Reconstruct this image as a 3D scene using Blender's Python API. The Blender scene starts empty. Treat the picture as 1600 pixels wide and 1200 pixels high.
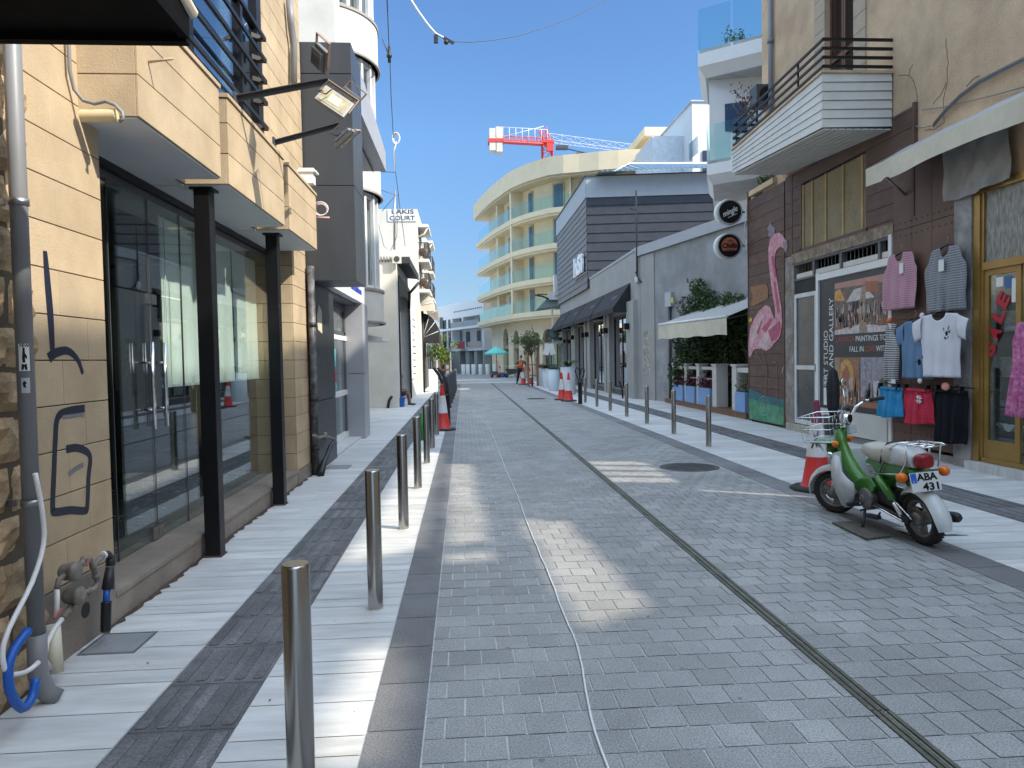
import bpy, bmesh, math, random
from mathutils import Vector, Matrix, Euler
random.seed(7)
SC = bpy.context.scene
COL = SC.collection
R_ = math.radians
# ------------------------------------------------------------------ camera
FPX, CXP, CYP, EYE = 1109.0, 800.0, 600.0, 1.6
ROLL, YAW, PITCH = 0.0175, math.atan(75/1109.0), math.atan(39.3/1109.0)
def _axes():
    cy, sy, cp, sp = math.cos(YAW), math.sin(YAW), math.cos(PITCH), math.sin(PITCH)
    f = Vector((sy*cp, cy*cp, -sp)); r0 = Vector((cy, -sy, 0)); u0 = r0.cross(f)
    c, s = math.cos(ROLL), math.sin(ROLL)
    return c*r0 - s*u0, s*r0 + c*u0, f
CR, CU, CF = _axes()
cam_d = bpy.data.cameras.new('camera'); cam = bpy.data.objects.new('camera', cam_d); COL.objects.link(cam)
cam_d.sensor_fit = 'HORIZONTAL'; cam_d.sensor_width = 36.0; cam_d.lens = 36.0*FPX/1600.0
cam_d.clip_start = 0.05; cam_d.clip_end = 3000
M = Matrix((CR, CU, -CF)).transposed().to_4x4(); M.translation = Vector((0, 0, EYE)); cam.matrix_world = M
SC.camera = cam
SC.render.resolution_x, SC.render.resolution_y = 1024, 768
# ------------------------------------------------------------------ light
SUN_D = Vector((-1, .55, -.91)).normalized()
sun_d = bpy.data.lights.new('sun', 'SUN'); sun_d.energy = 2.35; sun_d.angle = R_(.9); sun_d.color = (1, .93, .82)
sun = bpy.data.objects.new('sun', sun_d); COL.objects.link(sun)
sun.rotation_euler = SUN_D.to_track_quat('-Z', 'Y').to_euler(); sun.location = (10, -10, 30)
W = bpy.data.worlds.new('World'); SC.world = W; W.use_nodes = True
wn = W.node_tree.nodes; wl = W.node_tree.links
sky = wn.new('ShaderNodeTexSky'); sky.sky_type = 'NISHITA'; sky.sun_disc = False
sky.sun_elevation = math.asin(-SUN_D.z); sky.sun_rotation = math.pi/2 - math.atan2(-SUN_D.y, -SUN_D.x)
sky.altitude = 20; sky.air_density = 1.0; sky.dust_density = .25; sky.ozone_density = 1.6
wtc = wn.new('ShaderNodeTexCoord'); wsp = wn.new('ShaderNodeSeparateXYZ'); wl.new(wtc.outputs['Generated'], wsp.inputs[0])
wr = wn.new('ShaderNodeValToRGB'); wl.new(wsp.outputs['Z'], wr.inputs[0]); el = wr.color_ramp.elements   # low sky deepened to blue, overhead brightened and warmed to lift the shade
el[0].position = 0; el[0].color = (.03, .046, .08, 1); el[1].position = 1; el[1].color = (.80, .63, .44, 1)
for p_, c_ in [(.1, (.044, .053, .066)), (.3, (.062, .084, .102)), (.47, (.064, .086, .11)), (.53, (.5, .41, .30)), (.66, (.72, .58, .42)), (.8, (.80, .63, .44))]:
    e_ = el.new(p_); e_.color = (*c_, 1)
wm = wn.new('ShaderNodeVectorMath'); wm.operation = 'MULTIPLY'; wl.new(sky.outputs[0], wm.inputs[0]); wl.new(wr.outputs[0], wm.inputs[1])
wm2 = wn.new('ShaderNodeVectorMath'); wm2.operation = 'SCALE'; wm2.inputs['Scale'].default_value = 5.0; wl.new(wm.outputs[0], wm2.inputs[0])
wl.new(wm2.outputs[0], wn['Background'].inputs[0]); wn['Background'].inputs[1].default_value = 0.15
SC.view_settings.view_transform = 'Standard'; SC.view_settings.look = 'None'
SC.view_settings.exposure = 1.45; SC.view_settings.gamma = 1
SC.cycles.max_bounces = 8; SC.cycles.diffuse_bounces = 4; SC.cycles.glossy_bounces = 4
SC.cycles.transparent_max_bounces = 16; SC.cycles.sample_clamp_indirect = 4
SC.cycles.caustics_reflective = False; SC.cycles.caustics_refractive = False
# ------------------------------------------------------------------ pixel helpers: a photo pixel on a plane of the place
def _ray(px, py): return CF + CR*((px-CXP)/FPX) - CU*((py-CYP)/FPX)
EYEV = Vector((0, 0, EYE))
def GP(px, py, z=0.0):
    d = _ray(px, py); return EYEV + d*((z-EYE)/d.z)
def XP(px, py, x):
    d = _ray(px, py); return EYEV + d*(x/d.x)
def YP(px, py, y):
    d = _ray(px, py); return EYEV + d*(y/d.y)
# ------------------------------------------------------------------ materials
def S(r, g, b):
    f = lambda c: ((c/255.0)/12.92 if c/255.0 <= .04045 else ((c/255.0+.055)/1.055)**2.4)
    return (f(r), f(g), f(b), 1)
MATS = {}
def mat(name, rgb, rough=.6, metal=0., var=.12, vs=3., bump=0., bs=60., stretch=(1, 1, 1), spec=.5, tint=None, tv=0., fine=0., fs=120., attr=0., coat=0., speck=None):
    if name in MATS: return MATS[name]
    m = bpy.data.materials.new(name); m.use_nodes = True; MATS[name] = m
    n, l = m.node_tree.nodes, m.node_tree.links; b = n['Principled BSDF']
    b.inputs['Roughness'].default_value = rough; b.inputs['Metallic'].default_value = metal
    b.inputs['Specular IOR Level'].default_value = spec
    if coat: b.inputs['Coat Weight'].default_value = coat; b.inputs['Coat Roughness'].default_value = .08
    c = rgb if len(rgb) == 4 else (*rgb, 1)
    tc = n.new('ShaderNodeTexCoord'); mp = n.new('ShaderNodeMapping'); mp.inputs['Scale'].default_value = stretch
    l.new(tc.outputs['Object'], mp.inputs[0])
    cur = None
    def noise(scale, det=5, rgh=.6, src=None):
        x = n.new('ShaderNodeTexNoise'); x.inputs['Scale'].default_value = scale; x.inputs['Detail'].default_value = det
        x.inputs['Roughness'].default_value = rgh; l.new(src or mp.outputs[0], x.inputs['Vector']); return x.outputs['Fac']
    rgbn = n.new('ShaderNodeRGB'); rgbn.outputs[0].default_value = c; cur = rgbn.outputs[0]
    if tint:
        mx = n.new('ShaderNodeMix'); mx.data_type = 'RGBA'
        r = n.new('ShaderNodeMapRange'); r.inputs[1].default_value = .5-.12; r.inputs[2].default_value = .5+.16
        r.inputs[3].default_value = 0; r.inputs[4].default_value = tv
        l.new(noise(vs*.7, 8, .68), r.inputs[0]); l.new(r.outputs[0], mx.inputs[0]); l.new(cur, mx.inputs[6]); mx.inputs[7].default_value = tint; cur = mx.outputs[2]
    def mult(fac_out, lo, hi, a=.3, bb=.7):
        nonlocal cur
        r = n.new('ShaderNodeMapRange'); r.inputs[1].default_value = a; r.inputs[2].default_value = bb
        r.inputs[3].default_value = lo; r.inputs[4].default_value = hi; l.new(fac_out, r.inputs[0])
        mu = n.new('ShaderNodeVectorMath'); mu.operation = 'SCALE'; l.new(cur, mu.inputs[0]); l.new(r.outputs[0], mu.inputs['Scale']); cur = mu.outputs[0]
    if var: mult(noise(vs), 1-var, 1+var)
    if fine: mult(noise(fs, 3, .7), 1-fine, 1+fine)
    if speck:
        vo = n.new('ShaderNodeTexVoronoi'); vo.inputs['Scale'].default_value = speck; vo.inputs['Randomness'].default_value = 1; l.new(tc.outputs['Object'], vo.inputs['Vector'])
        mult(vo.outputs['Distance'], .65, 1.0, .035, .075)
    if attr:
        at = n.new('ShaderNodeAttribute'); at.attribute_name = 'var'; mult(at.outputs['Fac'], 1-attr, 1+attr, 0, 1)
    l.new(cur, b.inputs['Base Color'])
    if rough > .15:
        r = n.new('ShaderNodeMapRange'); r.inputs[3].default_value = max(0, rough-.08); r.inputs[4].default_value = min(1, rough+.08)
        l.new(noise(vs*3), r.inputs[0]); l.new(r.outputs[0], b.inputs['Roughness'])
    if bump:
        bp = n.new('ShaderNodeBump'); bp.inputs['Strength'].default_value = 1; bp.inputs['Distance'].default_value = bump
        l.new(noise(bs, 5, .65), bp.inputs['Height']); l.new(bp.outputs[0], b.inputs['Normal'])
    return m
def glass_mat(name, tint=(.9, .95, .93), refl=1.0, rough=0.):
    if name in MATS: return MATS[name]
    m = bpy.data.materials.new(name); m.use_nodes = True; MATS[name] = m
    n, l = m.node_tree.nodes, m.node_tree.links; n.remove(n['Principled BSDF'])
    tr = n.new('ShaderNodeBsdfTransparent'); tr.inputs[0].default_value = (*tint, 1)
    gl = n.new('ShaderNodeBsdfGlossy'); gl.inputs['Roughness'].default_value = rough; gl.inputs[0].default_value = (.95, .97, 1, 1)
    lw = n.new('ShaderNodeLayerWeight'); lw.inputs['Blend'].default_value = .5
    pw_ = n.new('ShaderNodeMath'); pw_.operation = 'POWER'; pw_.inputs[1].default_value = 4.0; l.new(lw.outputs['Facing'], pw_.inputs[0])
    mu = n.new('ShaderNodeMath'); mu.operation = 'MULTIPLY_ADD'; mu.inputs[1].default_value = .8*refl; mu.inputs[2].default_value = .045*refl; mu.use_clamp = True
    l.new(pw_.outputs[0], mu.inputs[0])
    mx = n.new('ShaderNodeMixShader'); l.new(mu.outputs[0], mx.inputs[0]); l.new(tr.outputs[0], mx.inputs[1]); l.new(gl.outputs[0], mx.inputs[2])
    l.new(mx.outputs[0], n['Material Output'].inputs[0]); return m
def stripe_mat(name, c1, c2, scale, axis='Z', rough=.85, dist=0., duty=.5):
    m = bpy.data.materials.new(name); m.use_nodes = True; MATS[name] = m
    n, l = m.node_tree.nodes, m.node_tree.links; b = n['Principled BSDF']; b.inputs['Roughness'].default_value = rough
    tc = n.new('ShaderNodeTexCoord'); w = n.new('ShaderNodeTexWave'); w.bands_direction = axis; w.inputs['Scale'].default_value = scale
    w.inputs['Distortion'].default_value = dist; l.new(tc.outputs['Object'], w.inputs[0])
    r = n.new('ShaderNodeMapRange'); r.inputs[1].default_value = duty-.08; r.inputs[2].default_value = duty+.08; l.new(w.outputs['Fac'], r.inputs[0])
    mx = n.new('ShaderNodeMix'); mx.data_type = 'RGBA'; mx.inputs[6].default_value = c1; mx.inputs[7].default_value = c2
    l.new(r.outputs[0], mx.inputs[0]); l.new(mx.outputs[2], b.inputs['Base Color']); return m
# ------------------------------------------------------------------ mesh builder
class MB:
    def __init__(s): s.v = []; s.f = []; s.m = []; s.s = []; s.c = []
    def add(s, vs, fs, mi=0, smooth=False, c=None):
        o = len(s.v); s.v += [tuple(x) for x in vs]
        for f in fs:
            s.f.append([i+o for i in f]); s.m.append(mi); s.s.append(smooth); s.c.append(random.random() if c is None else c)
        return s
    def box(s, x0, y0, z0, x1, y1, z1, mi=0, c=None):
        if x0 > x1: x0, x1 = x1, x0
        if y0 > y1: y0, y1 = y1, y0
        if z0 > z1: z0, z1 = z1, z0
        c = random.random() if c is None else c
        return s.add([(x0, y0, z0), (x1, y0, z0), (x1, y1, z0), (x0, y1, z0), (x0, y0, z1), (x1, y0, z1), (x1, y1, z1), (x0, y1, z1)],
              [(0, 3, 2, 1), (4, 5, 6, 7), (0, 1, 5, 4), (1, 2, 6, 5), (2, 3, 7, 6), (3, 0, 4, 7)], mi, False, c)
    def obox(s, c, size, rot=(0, 0, 0), mi=0):
        m = rot if isinstance(rot, Matrix) else Euler(rot).to_matrix(); hx, hy, hz = [q/2 for q in size]; c = Vector(c)
        P = [c + m @ Vector(q) for q in [(-hx, -hy, -hz), (hx, -hy, -hz), (hx, hy, -hz), (-hx, hy, -hz), (-hx, -hy, hz), (hx, -hy, hz), (hx, hy, hz), (-hx, hy, hz)]]
        return s.add(P, [(0, 3, 2, 1), (4, 5, 6, 7), (0, 1, 5, 4), (1, 2, 6, 5), (2, 3, 7, 6), (3, 0, 4, 7)], mi)
    def quad(s, a, b, c, d, mi=0, col=None): return s.add([a, b, c, d], [(0, 1, 2, 3)], mi, False, col)
    def hexa(s, P, mi=0): return s.add(P, [(0, 3, 2, 1), (4, 5, 6, 7), (0, 1, 5, 4), (1, 2, 6, 5), (2, 3, 7, 6), (3, 0, 4, 7)], mi)
    def prism(s, pts, ext, mi=0, smooth=False, c=None):
        n = len(pts); pts = [Vector(p) for p in pts]; e = Vector(ext)
        s.add(pts + [p+e for p in pts], [list(range(n))[::-1], list(range(n, 2*n))] + [(i, (i+1) % n, (i+1) % n+n, i+n) for i in range(n)], mi, smooth, c); return s
    def tube(s, pts, r, n=8, mi=0, caps=True, closed=False):
        pts = [Vector(p) for p in pts]; k = len(pts); rs = r if isinstance(r, (list, tuple)) else [r]*k
        V = []; up = Vector((0, 0, 1)); prev = None
        for i, p in enumerate(pts):
            a = pts[(i-1) % k] if (i > 0 or closed) else p; b = pts[(i+1) % k] if (i < k-1 or closed) else p
            t = (b-a); t = t.normalized() if t.length > 1e-9 else Vector((0, 0, 1))
            if prev is None:
                q = up if abs(t.z) < .95 else Vector((1, 0, 0)); u = (q - t*q.dot(t)).normalized()
            else:
                u = prev - t*prev.dot(t); u = u.normalized() if u.length > 1e-6 else Vector((1, 0, 0))
            prev = u; w = t.cross(u)
            for j in range(n):
                a_ = 2*math.pi*j/n; V.append(p + (u*math.cos(a_)+w*math.sin(a_))*rs[i])
        F = []
        for i in range(k if closed else k-1):
            for j in range(n):
                i2 = (i+1) % k; F.append((i*n+j, i*n+(j+1) % n, i2*n+(j+1) % n, i2*n+j))
        s.add(V, F, mi, True)
        if caps and not closed:
            o = len(s.v)-len(V); s.f.append([o+j for j in range(n)][::-1]); s.f.append([o+(k-1)*n+j for j in range(n)]); s.m += [mi]*2; s.s += [False]*2; s.c += [.5]*2
        return s
    def cyl(s, p0, p1, r0, r1=None, n=16, mi=0): return s.tube([p0, p1], [r0, r0 if r1 is None else r1], n, mi)
    def lathe(s, c, prof, n=20, mi=0, axis='z', smooth=True, caps=True):
        c = Vector(c); V = []
        for r, h in prof:
            for j in range(n):
                a = 2*math.pi*j/n; q = (r*math.cos(a), r*math.sin(a), h)
                if axis == 'x': q = (q[2], q[0], q[1])
                if axis == 'y': q = (q[0], q[2], q[1])
                V.append(c+Vector(q))
        k = len(prof); F = [(i*n+j, i*n+(j+1) % n, (i+1)*n+(j+1) % n, (i+1)*n+j) for i in range(k-1) for j in range(n)]
        if axis == 'y': F = [f[::-1] for f in F]
        s.add(V, F, mi, smooth)
        if caps:
            s.add(V[:n], [list(range(n))[::-1]], mi); s.add(V[-n:], [list(range(n))], mi)
        return s
    def sph(s, c, r, n=12, mi=0, sc=(1, 1, 1)):
        c = Vector(c); V = []; F = []; k = n//2
        for i in range(k+1):
            th = math.pi*i/k
            for j in range(n):
                a = 2*math.pi*j/n; V.append(c+Vector((r*sc[0]*math.sin(th)*math.cos(a), r*sc[1]*math.sin(th)*math.sin(a), r*sc[2]*math.cos(th))))
        for i in range(k):
            for j in range(n): F.append((i*n+j, (i+1)*n+j, (i+1)*n+(j+1) % n, i*n+(j+1) % n))
        return s.add(V, F, mi, True)
    def grid(s, fn, nu, nv, mi=0, smooth=True, c=None):
        V = [fn(i/nu, j/nv) for j in range(nv+1) for i in range(nu+1)]
        F = [(j*(nu+1)+i, j*(nu+1)+i+1, (j+1)*(nu+1)+i+1, (j+1)*(nu+1)+i) for j in range(nv) for i in range(nu)]
        return s.add(V, F, mi, smooth, c)
    def wall(s, P, u, n, us, zs, holes, mi=0, rev=None):
        """wall sheet with real thickness: P origin, u unit direction, n thickness vector (pointing inward), us/zs sizes, holes (u0,u1,z0,z1)"""
        P, u, n = Vector(P), Vector(u), Vector(n); z = Vector((0, 0, 1))
        cu = sorted({round(q, 4) for q in [us[0], us[1]] + [a for h in holes for a in h[:2]] if us[0]-1e-6 <= q <= us[1]+1e-6})
        cz = sorted({round(q, 4) for q in [zs[0], zs[1]] + [a for h in holes for a in h[2:4]] if zs[0]-1e-6 <= q <= zs[1]+1e-6})
        def solid(i, j):
            if i < 0 or j < 0 or i >= len(cu)-1 or j >= len(cz)-1: return None
            a, b = (cu[i]+cu[i+1])/2, (cz[j]+cz[j+1])/2
            return not any(h[0] < a < h[1] and h[2] < b < h[3] for h in holes)
        pt = lambda a, b, k: P+u*a+z*b+n*k
        for i in range(len(cu)-1):
            for j in range(len(cz)-1):
                if not solid(i, j): continue
                a, b, c, d = cu[i], cu[i+1], cz[j], cz[j+1]
                s.quad(pt(a, c, 0), pt(b, c, 0), pt(b, d, 0), pt(a, d, 0), mi, .5); s.quad(pt(a, c, 1), pt(a, d, 1), pt(b, d, 1), pt(b, c, 1), mi, .5)
                r = mi if rev is None else rev
                if not solid(i-1, j): s.quad(pt(a, c, 0), pt(a, d, 0), pt(a, d, 1), pt(a, c, 1), r, .5)
                if not solid(i+1, j): s.quad(pt(b, c, 0), pt(b, c, 1), pt(b, d, 1), pt(b, d, 0), r, .5)
                if not solid(i, j-1): s.quad(pt(a, c, 0), pt(a, c, 1), pt(b, c, 1), pt(b, c, 0), r, .5)
                if not solid(i, j+1): s.quad(pt(a, d, 0), pt(b, d, 0), pt(b, d, 1), pt(a, d, 1), r, .5)
        return s
    def mesh(s, name, mats, off):
        me = bpy.data.meshes.new(name); o = Vector(off)
        me.from_pydata([tuple(Vector(v)-o) for v in s.v], [], s.f)
        for m in (mats if isinstance(mats, (list, tuple)) else [mats]): me.materials.append(m)
        me.polygons.foreach_set('material_index', s.m); me.polygons.foreach_set('use_smooth', s.s)
        a = me.attributes.new('var', 'FLOAT', 'FACE'); a.data.foreach_set('value', s.c)
        me.update(); return me
OFF = {}
def _fin(o, bevel):
    if bevel:
        b = o.modifiers.new('bevel', 'BEVEL'); b.width = bevel; b.segments = 2; b.limit_method = 'ANGLE'; b.angle_limit = R_(40)
def thing(name, label, cat, L=(0, 0, 0), group=None):
    o = bpy.data.objects.new(name, None); COL.objects.link(o); o.empty_display_size = .2
    o.location = L; OFF[o] = Vector(L); o['label'] = label; o['category'] = cat
    if group: o['group'] = group
    return o
def part(parent, name, mb, mats, label=None, bevel=0):
    me = mb.mesh(name, mats, OFF[parent]) if isinstance(mb, MB) else mb
    o = bpy.data.objects.new(name, me); COL.objects.link(o); o.parent = parent; OFF[o] = OFF[parent]
    if label: o['label'] = label
    _fin(o, bevel); return o
def single(name, label, cat, mb, mats, L=(0, 0, 0), group=None, bevel=0):
    o = bpy.data.objects.new(name, mb.mesh(name, mats, L)); COL.objects.link(o); o.location = L; OFF[o] = Vector(L)
    o['label'] = label; o['category'] = cat
    if group: o['group'] = group
    _fin(o, bevel); return o
def struct(name, mb, mats, kind='structure', bevel=0):
    o = bpy.data.objects.new(name, mb.mesh(name, mats, (0, 0, 0))); COL.objects.link(o); o['kind'] = kind; _fin(o, bevel); return o
def dup(root, loc, rz=0, label=None, rot=None):
    r = root.copy(); COL.objects.link(r); r.location = loc; r.rotation_euler = rot or (0, 0, rz)
    if label: r['label'] = label
    for ch in list(root.children):
        c = ch.copy(); COL.objects.link(c); c.parent = r
        for g in ch.children:
            d = g.copy(); COL.objects.link(d); d.parent = c
    return r
def text_mesh(s, P, xd, yd, h, depth=.004, off=(0, 0, 0), shear=0, width=None, align='LEFT', spacing=1.0, bold=0.):
    """real lettering: P = lower left of the baseline, xd/yd unit directions, h cap height"""
    cu = bpy.data.curves.new('txt', 'FONT'); cu.body = s; cu.size = 1; cu.extrude = .5; cu.shear = shear; cu.align_x = align; cu.resolution_u = 3
    cu.space_character = spacing; cu.offset = bold
    to = bpy.data.objects.new('txt', cu); COL.objects.link(to); dg = bpy.context.evaluated_depsgraph_get(); dg.update()
    me = bpy.data.meshes.new_from_object(to.evaluated_get(dg)); bpy.data.objects.remove(to); bpy.data.curves.remove(cu)
    xd, yd = Vector(xd), Vector(yd); zd = xd.cross(yd); k = h/.7; kx = k
    if width:
        w = max(v.co.x for v in me.vertices)-min(v.co.x for v in me.vertices); kx = width/w
    o = Vector(off); P = Vector(P)
    for v in me.vertices:
        c = v.co.copy(); v.co = P + xd*c.x*kx + yd*c.y*k + zd*(c.z+.5)*depth - o
    me.update(); return me
def text(parent, name, s, P, xd, yd, h, m, **kw):
    me = text_mesh(s, P, xd, yd, h, off=OFF[parent], **kw); me.materials.clear(); me.materials.append(m); me.name = name
    o = bpy.data.objects.new(name, me); COL.objects.link(o); o.parent = parent; OFF[o] = OFF[parent]; return o
X1, Y1, Z1 = Vector((1, 0, 0)), Vector((0, 1, 0)), Vector((0, 0, 1))
# ------------------------------------------------------------------ palette
paver = mat('paver_granite', (.275, .274, .274), .92, var=.13, vs=1.1, fine=.50, fs=120, attr=.10, bump=.0015, bs=130, spec=.2, speck=4, tint=(.38, .375, .365, 1), tv=.5)
border = mat('border_granite', (.17, .17, .175), .9, var=.15, vs=2, fine=.5, fs=110, attr=.15, bump=.0015, bs=150)
grout = mat('joint_sand', (.50, .495, .47), .9, var=.25, vs=1.2, fine=.2, fs=60)
marble = mat('marble_slab', (.55, .55, .55), .8, spec=.3, var=.16, vs=1.6, stretch=(1.2, 7, 1), fine=.06, fs=60, attr=.10, tint=(.50, .49, .46, 1), tv=.5)
tact = mat('tactile_slab', (.13, .13, .135), .85, spec=.3, speck=5, var=.25, vs=3, fine=.45, fs=90, attr=.22, tint=(.2, .2, .2, 1), tv=.5)
asph = mat('far_ground', (.18, .18, .18), .9)
steel = mat('brushed_steel', (.45, .43, .40), .23, 1., var=.06, vs=4, stretch=(1, 1, .2))
steel_dk = mat('dull_steel', (.35, .35, .35), .45, 1.)
chrome = mat('chrome', (.8, .8, .8), .12, 1., var=0)
blackm = mat('black_paint', (.008, .008, .009), .4, var=.2, spec=.3)
canopy_m = mat('canopy_black', (.004, .004, .004), .8, var=.2, spec=.1)
blackp = mat('black_plastic', (.02, .02, .022), .5, var=.2)
rubber = mat('rubber', (.022, .022, .022), .8, var=.3, vs=12)
dgrey = mat('dark_grey', (.06, .062, .066), .5)
white = mat('white_paint', (.74, .74, .72), .6, var=.06, vs=2)
offwh = mat('offwhite_plaster', (.68, .65, .58), .8, var=.09, vs=1.2, bump=.002, bs=40, tint=(.5, .46, .38, 1), tv=.35)
cream = mat('cream_plaster', (.76, .63, .42), .8, var=.05, vs=1.0, fine=.04, fs=30)
beige = mat('beige_stone', (.46, .36, .235), .85, var=.13, vs=2.0, fine=.07, fs=160, attr=.06, bump=.003, bs=70, tint=(.36, .26, .15, 1), tv=.55)
joint = mat('stone_joint', (.10, .075, .05), .9)
soff = mat('soffit_paint', (.55, .57, .60), .7, var=.05)
rough_st = mat('rough_stone', (.46, .33, .19), .9, var=.3, vs=6, fine=.2, fs=70, attr=.2, bump=.012, bs=26, tint=(.22, .14, .08, 1), tv=.6)
plinth_m = mat('plinth_stone', (.27, .23, .19), .8, var=.2, vs=3, fine=.12, fs=80, bump=.003, bs=50, tint=(.15, .12, .1, 1), tv=.5)
alu_dk = mat('dark_aluminium', (.10, .10, .105), .4, .3)
alu_gr = mat('grey_cladding', (.068, .075, .084), .38, .35, var=.10, vs=2, stretch=(1, 1, .25))
alu_lt = mat('light_cladding', (.42, .43, .45), .4, .2, var=.06)
glass = glass_mat('shop_glass', (.86, .92, .90), 1.1)
glass_w = glass_mat('window_glass', (.6, .66, .66), 1.6)
glass_c = glass_mat('balustrade_glass', (.84, .95, .94), .7)
blind = mat('blind_fabric', (.88, .88, .84), .9, var=.04)
dark_in = mat('dark_interior', (.035, .035, .035), .9)
conc = mat('concrete', (.24, .245, .25), .85, var=.2, vs=1.3, fine=.12, fs=30, bump=.006, bs=9, tint=(.34, .345, .35, 1), tv=.6)
conc_s = mat('smooth_render', (.33, .33, .32), .8, var=.08, vs=1.2, tint=(.27, .26, .25, 1), tv=.4)
siding = mat('grey_siding', (.19, .19, .195), .8, var=.08, vs=2)
siding_n = mat('navy_siding', (.060, .066, .078), .85, var=.1, vs=2, spec=.15)
band_m = mat('fascia_band', (.36, .38, .40), .6, var=.05)
wood_br = mat('brown_planks', (.10, .054, .038), .65, var=.25, vs=3, stretch=(1, 1, 4), attr=.12, fine=.1, fs=50, tint=(.15, .09, .07, 1), tv=.4)
stucco = mat('stucco', (.64, .47, .31), .95, var=.20, vs=.9, fine=.24, fs=60, bump=.008, bs=45, tint=(.40, .28, .18, 1), tv=.8)
whmod = mat('modern_white', (.72, .72, .71), .7, var=.03)
navy_m = mat('navy_metal', (.03, .04, .07), .3)
canvas = mat('canvas_cream', (.64, .59, .47), .9, var=.10, vs=2.2, tint=(.42, .38, .30, 1), tv=.4)
canvas_g = mat('canvas_grey', (.40, .39, .38), .9, var=.06)
canvas_b = mat('canvas_black', (.022, .022, .026), .85, var=.2)
leaf_d = mat('ivy_leaf', (.045, .085, .022), .6, var=.5, vs=4, attr=.6)
leaf_l = mat('lime_leaf', (.33, .40, .05), .6, var=.3, vs=2, attr=.4)
leaf_o = mat('olive_leaf', (.10, .13, .05), .6, var=.3, vs=2, attr=.5)
bark = mat('bark', (.18, .13, .09), .9, var=.3)
# ================================================================== GROUND
b = MB(); b.box(-400, -60, -.5, 400, 700, -.02); struct('ground', b, asph)
b = MB(); b.quad((-4.2, -6, -.005), (9.5, -6, -.005), (9.5, 50, -.005), (-4.2, 50, -.005)); struct('joint_bed', b, grout)
XL0, XL1, DR0, DR1, XR0, XR1 = -.45, -.2, 1.785, 1.865, 3.67, 4.0
b = MB(); y = -1.0; k = 0
def row(b, x0, x1, y0, y1, first, w, gx=.008, mi=0):
    x = x0
    ww = first
    while x < x1-.02:
        e = min(x+ww, x1)
        if x1-e < .04: e = x1
        j = lambda: random.uniform(-.0012, .0012)
        z = random.uniform(-.0008, .0008)
        b.quad((x+gx/2+j(), y0+.0025+j(), z), (e-gx/2+j(), y0+.0025+j(), z), (e-gx/2+j(), y1-.0025+j(), z), (x+gx/2+j(), y1-.0025+j(), z), mi)
        x = e; ww = w
while y < 48:
    row(b, XL1, DR0, y, y+.18, .176 if k % 2 else .088, .176); row(b, DR1, XR0, y, y+.18, .12 if k % 2 else .176*.5+.12, .176)
    y += .18; k += 1
struct('road_paving', b, paver)
b = MB(); y = -1
while y < 48:
    b.quad((XL0+.004, y+.003, .0), (XL1-.004, y+.003, .0), (XL1-.004, y+.447, .0), (XL0+.004, y+.447, .0))
    b.quad((XR0+.004, y+.103, .0), (XR1-.004, y+.103, .0), (XR1-.004, y+.547, .0), (XR0+.004, y+.547, .0)); y += .45
struct('kerb_border', b, border)
# marble pavement either side
def marb(b, x0, x1, ya, yb):
    y = ya; i = 0
    while y < yb:
        h = [.31, .155, .31, .31, .155, .31, .23][i % 7]; x = x0; i += 1
        while x < x1-.01:
            w = random.uniform(.5, 1.3); e = x+w
            if x1-e < .25: e = x1
            b.quad((x+.002, y+.003, 0), (e-.002, y+.003, 0), (e-.002, y+h-.003, 0), (x+.002, y+h-.003, 0)); x = e
        y += h
b = MB(); marb(b, -2.35, -1.5, -1, 48); marb(b, -1.03, XL0, -1, 48); marb(b, -3.9, -2.35, 10.2, 48)
struct('pavement_left', b, marble)
b = MB(); marb(b, XR1, 5.15, -1, 48); marb(b, 5.75, 7.1, -1, 48); marb(b, 7.1, 9.3, 16.4, 26)
struct('pavement_right', b, marble)
def tactile(x0, x1, name):
    b = MB(); y = -1
    while y < 48:
        b.box(x0+.004, y+.003, -.004, x1-.004, y+.457, .0)
        w = (x1-x0)/5
        for i in range(5):
            xa = x0+.02+i*w; xb = xa+w*.58; z = .0045; c = random.random()
            ps = [(xa+.006, y+.03), (xb-.006, y+.03), (xb, y+.05), (xb, y+.41), (xb-.006, y+.43), (xa+.006, y+.43), (xa, y+.41), (xa, y+.05)]
            if y < 30: b.prism([(p[0], p[1], .0002) for p in ps], (0, 0, z), 0, False, c)
        y += .46
    struct(name, b, tact)
tactile(-1.5, -1.03, 'tactile_strip_left'); tactile(5.15, 5.75, 'tactile_strip_right')
# far street surface
b = MB(); b.quad((-60, 47.9, -.008), (60, 47.9, -.008), (60, 130, -.008), (-60, 130, -.008)); struct('far_square', b, mat('far_paving', (.24, .25, .26), .7, var=.1, vs=.3, fine=.1, fs=8))
# slot drain
b = MB(); drm = mat('drain_metal', (.10, .10, .075), .6, .2, var=.4, vs=6, fine=.3, fs=40)
y = -1
while y < 48:
    w = random.uniform(-.006, .006)
    b.box(DR0-.004+w*.4, y, -.004, DR0+.016+w*.4, y+.99, .007); b.box(DR1-.016+w*.3, y, -.004, DR1+.004+w*.3, y+.99, .006); b.box(DR0+.03, y, -.004, DR1-.03, y+.99, .005)
    y += 1
struct('slot_drain', b, drm)
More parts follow.
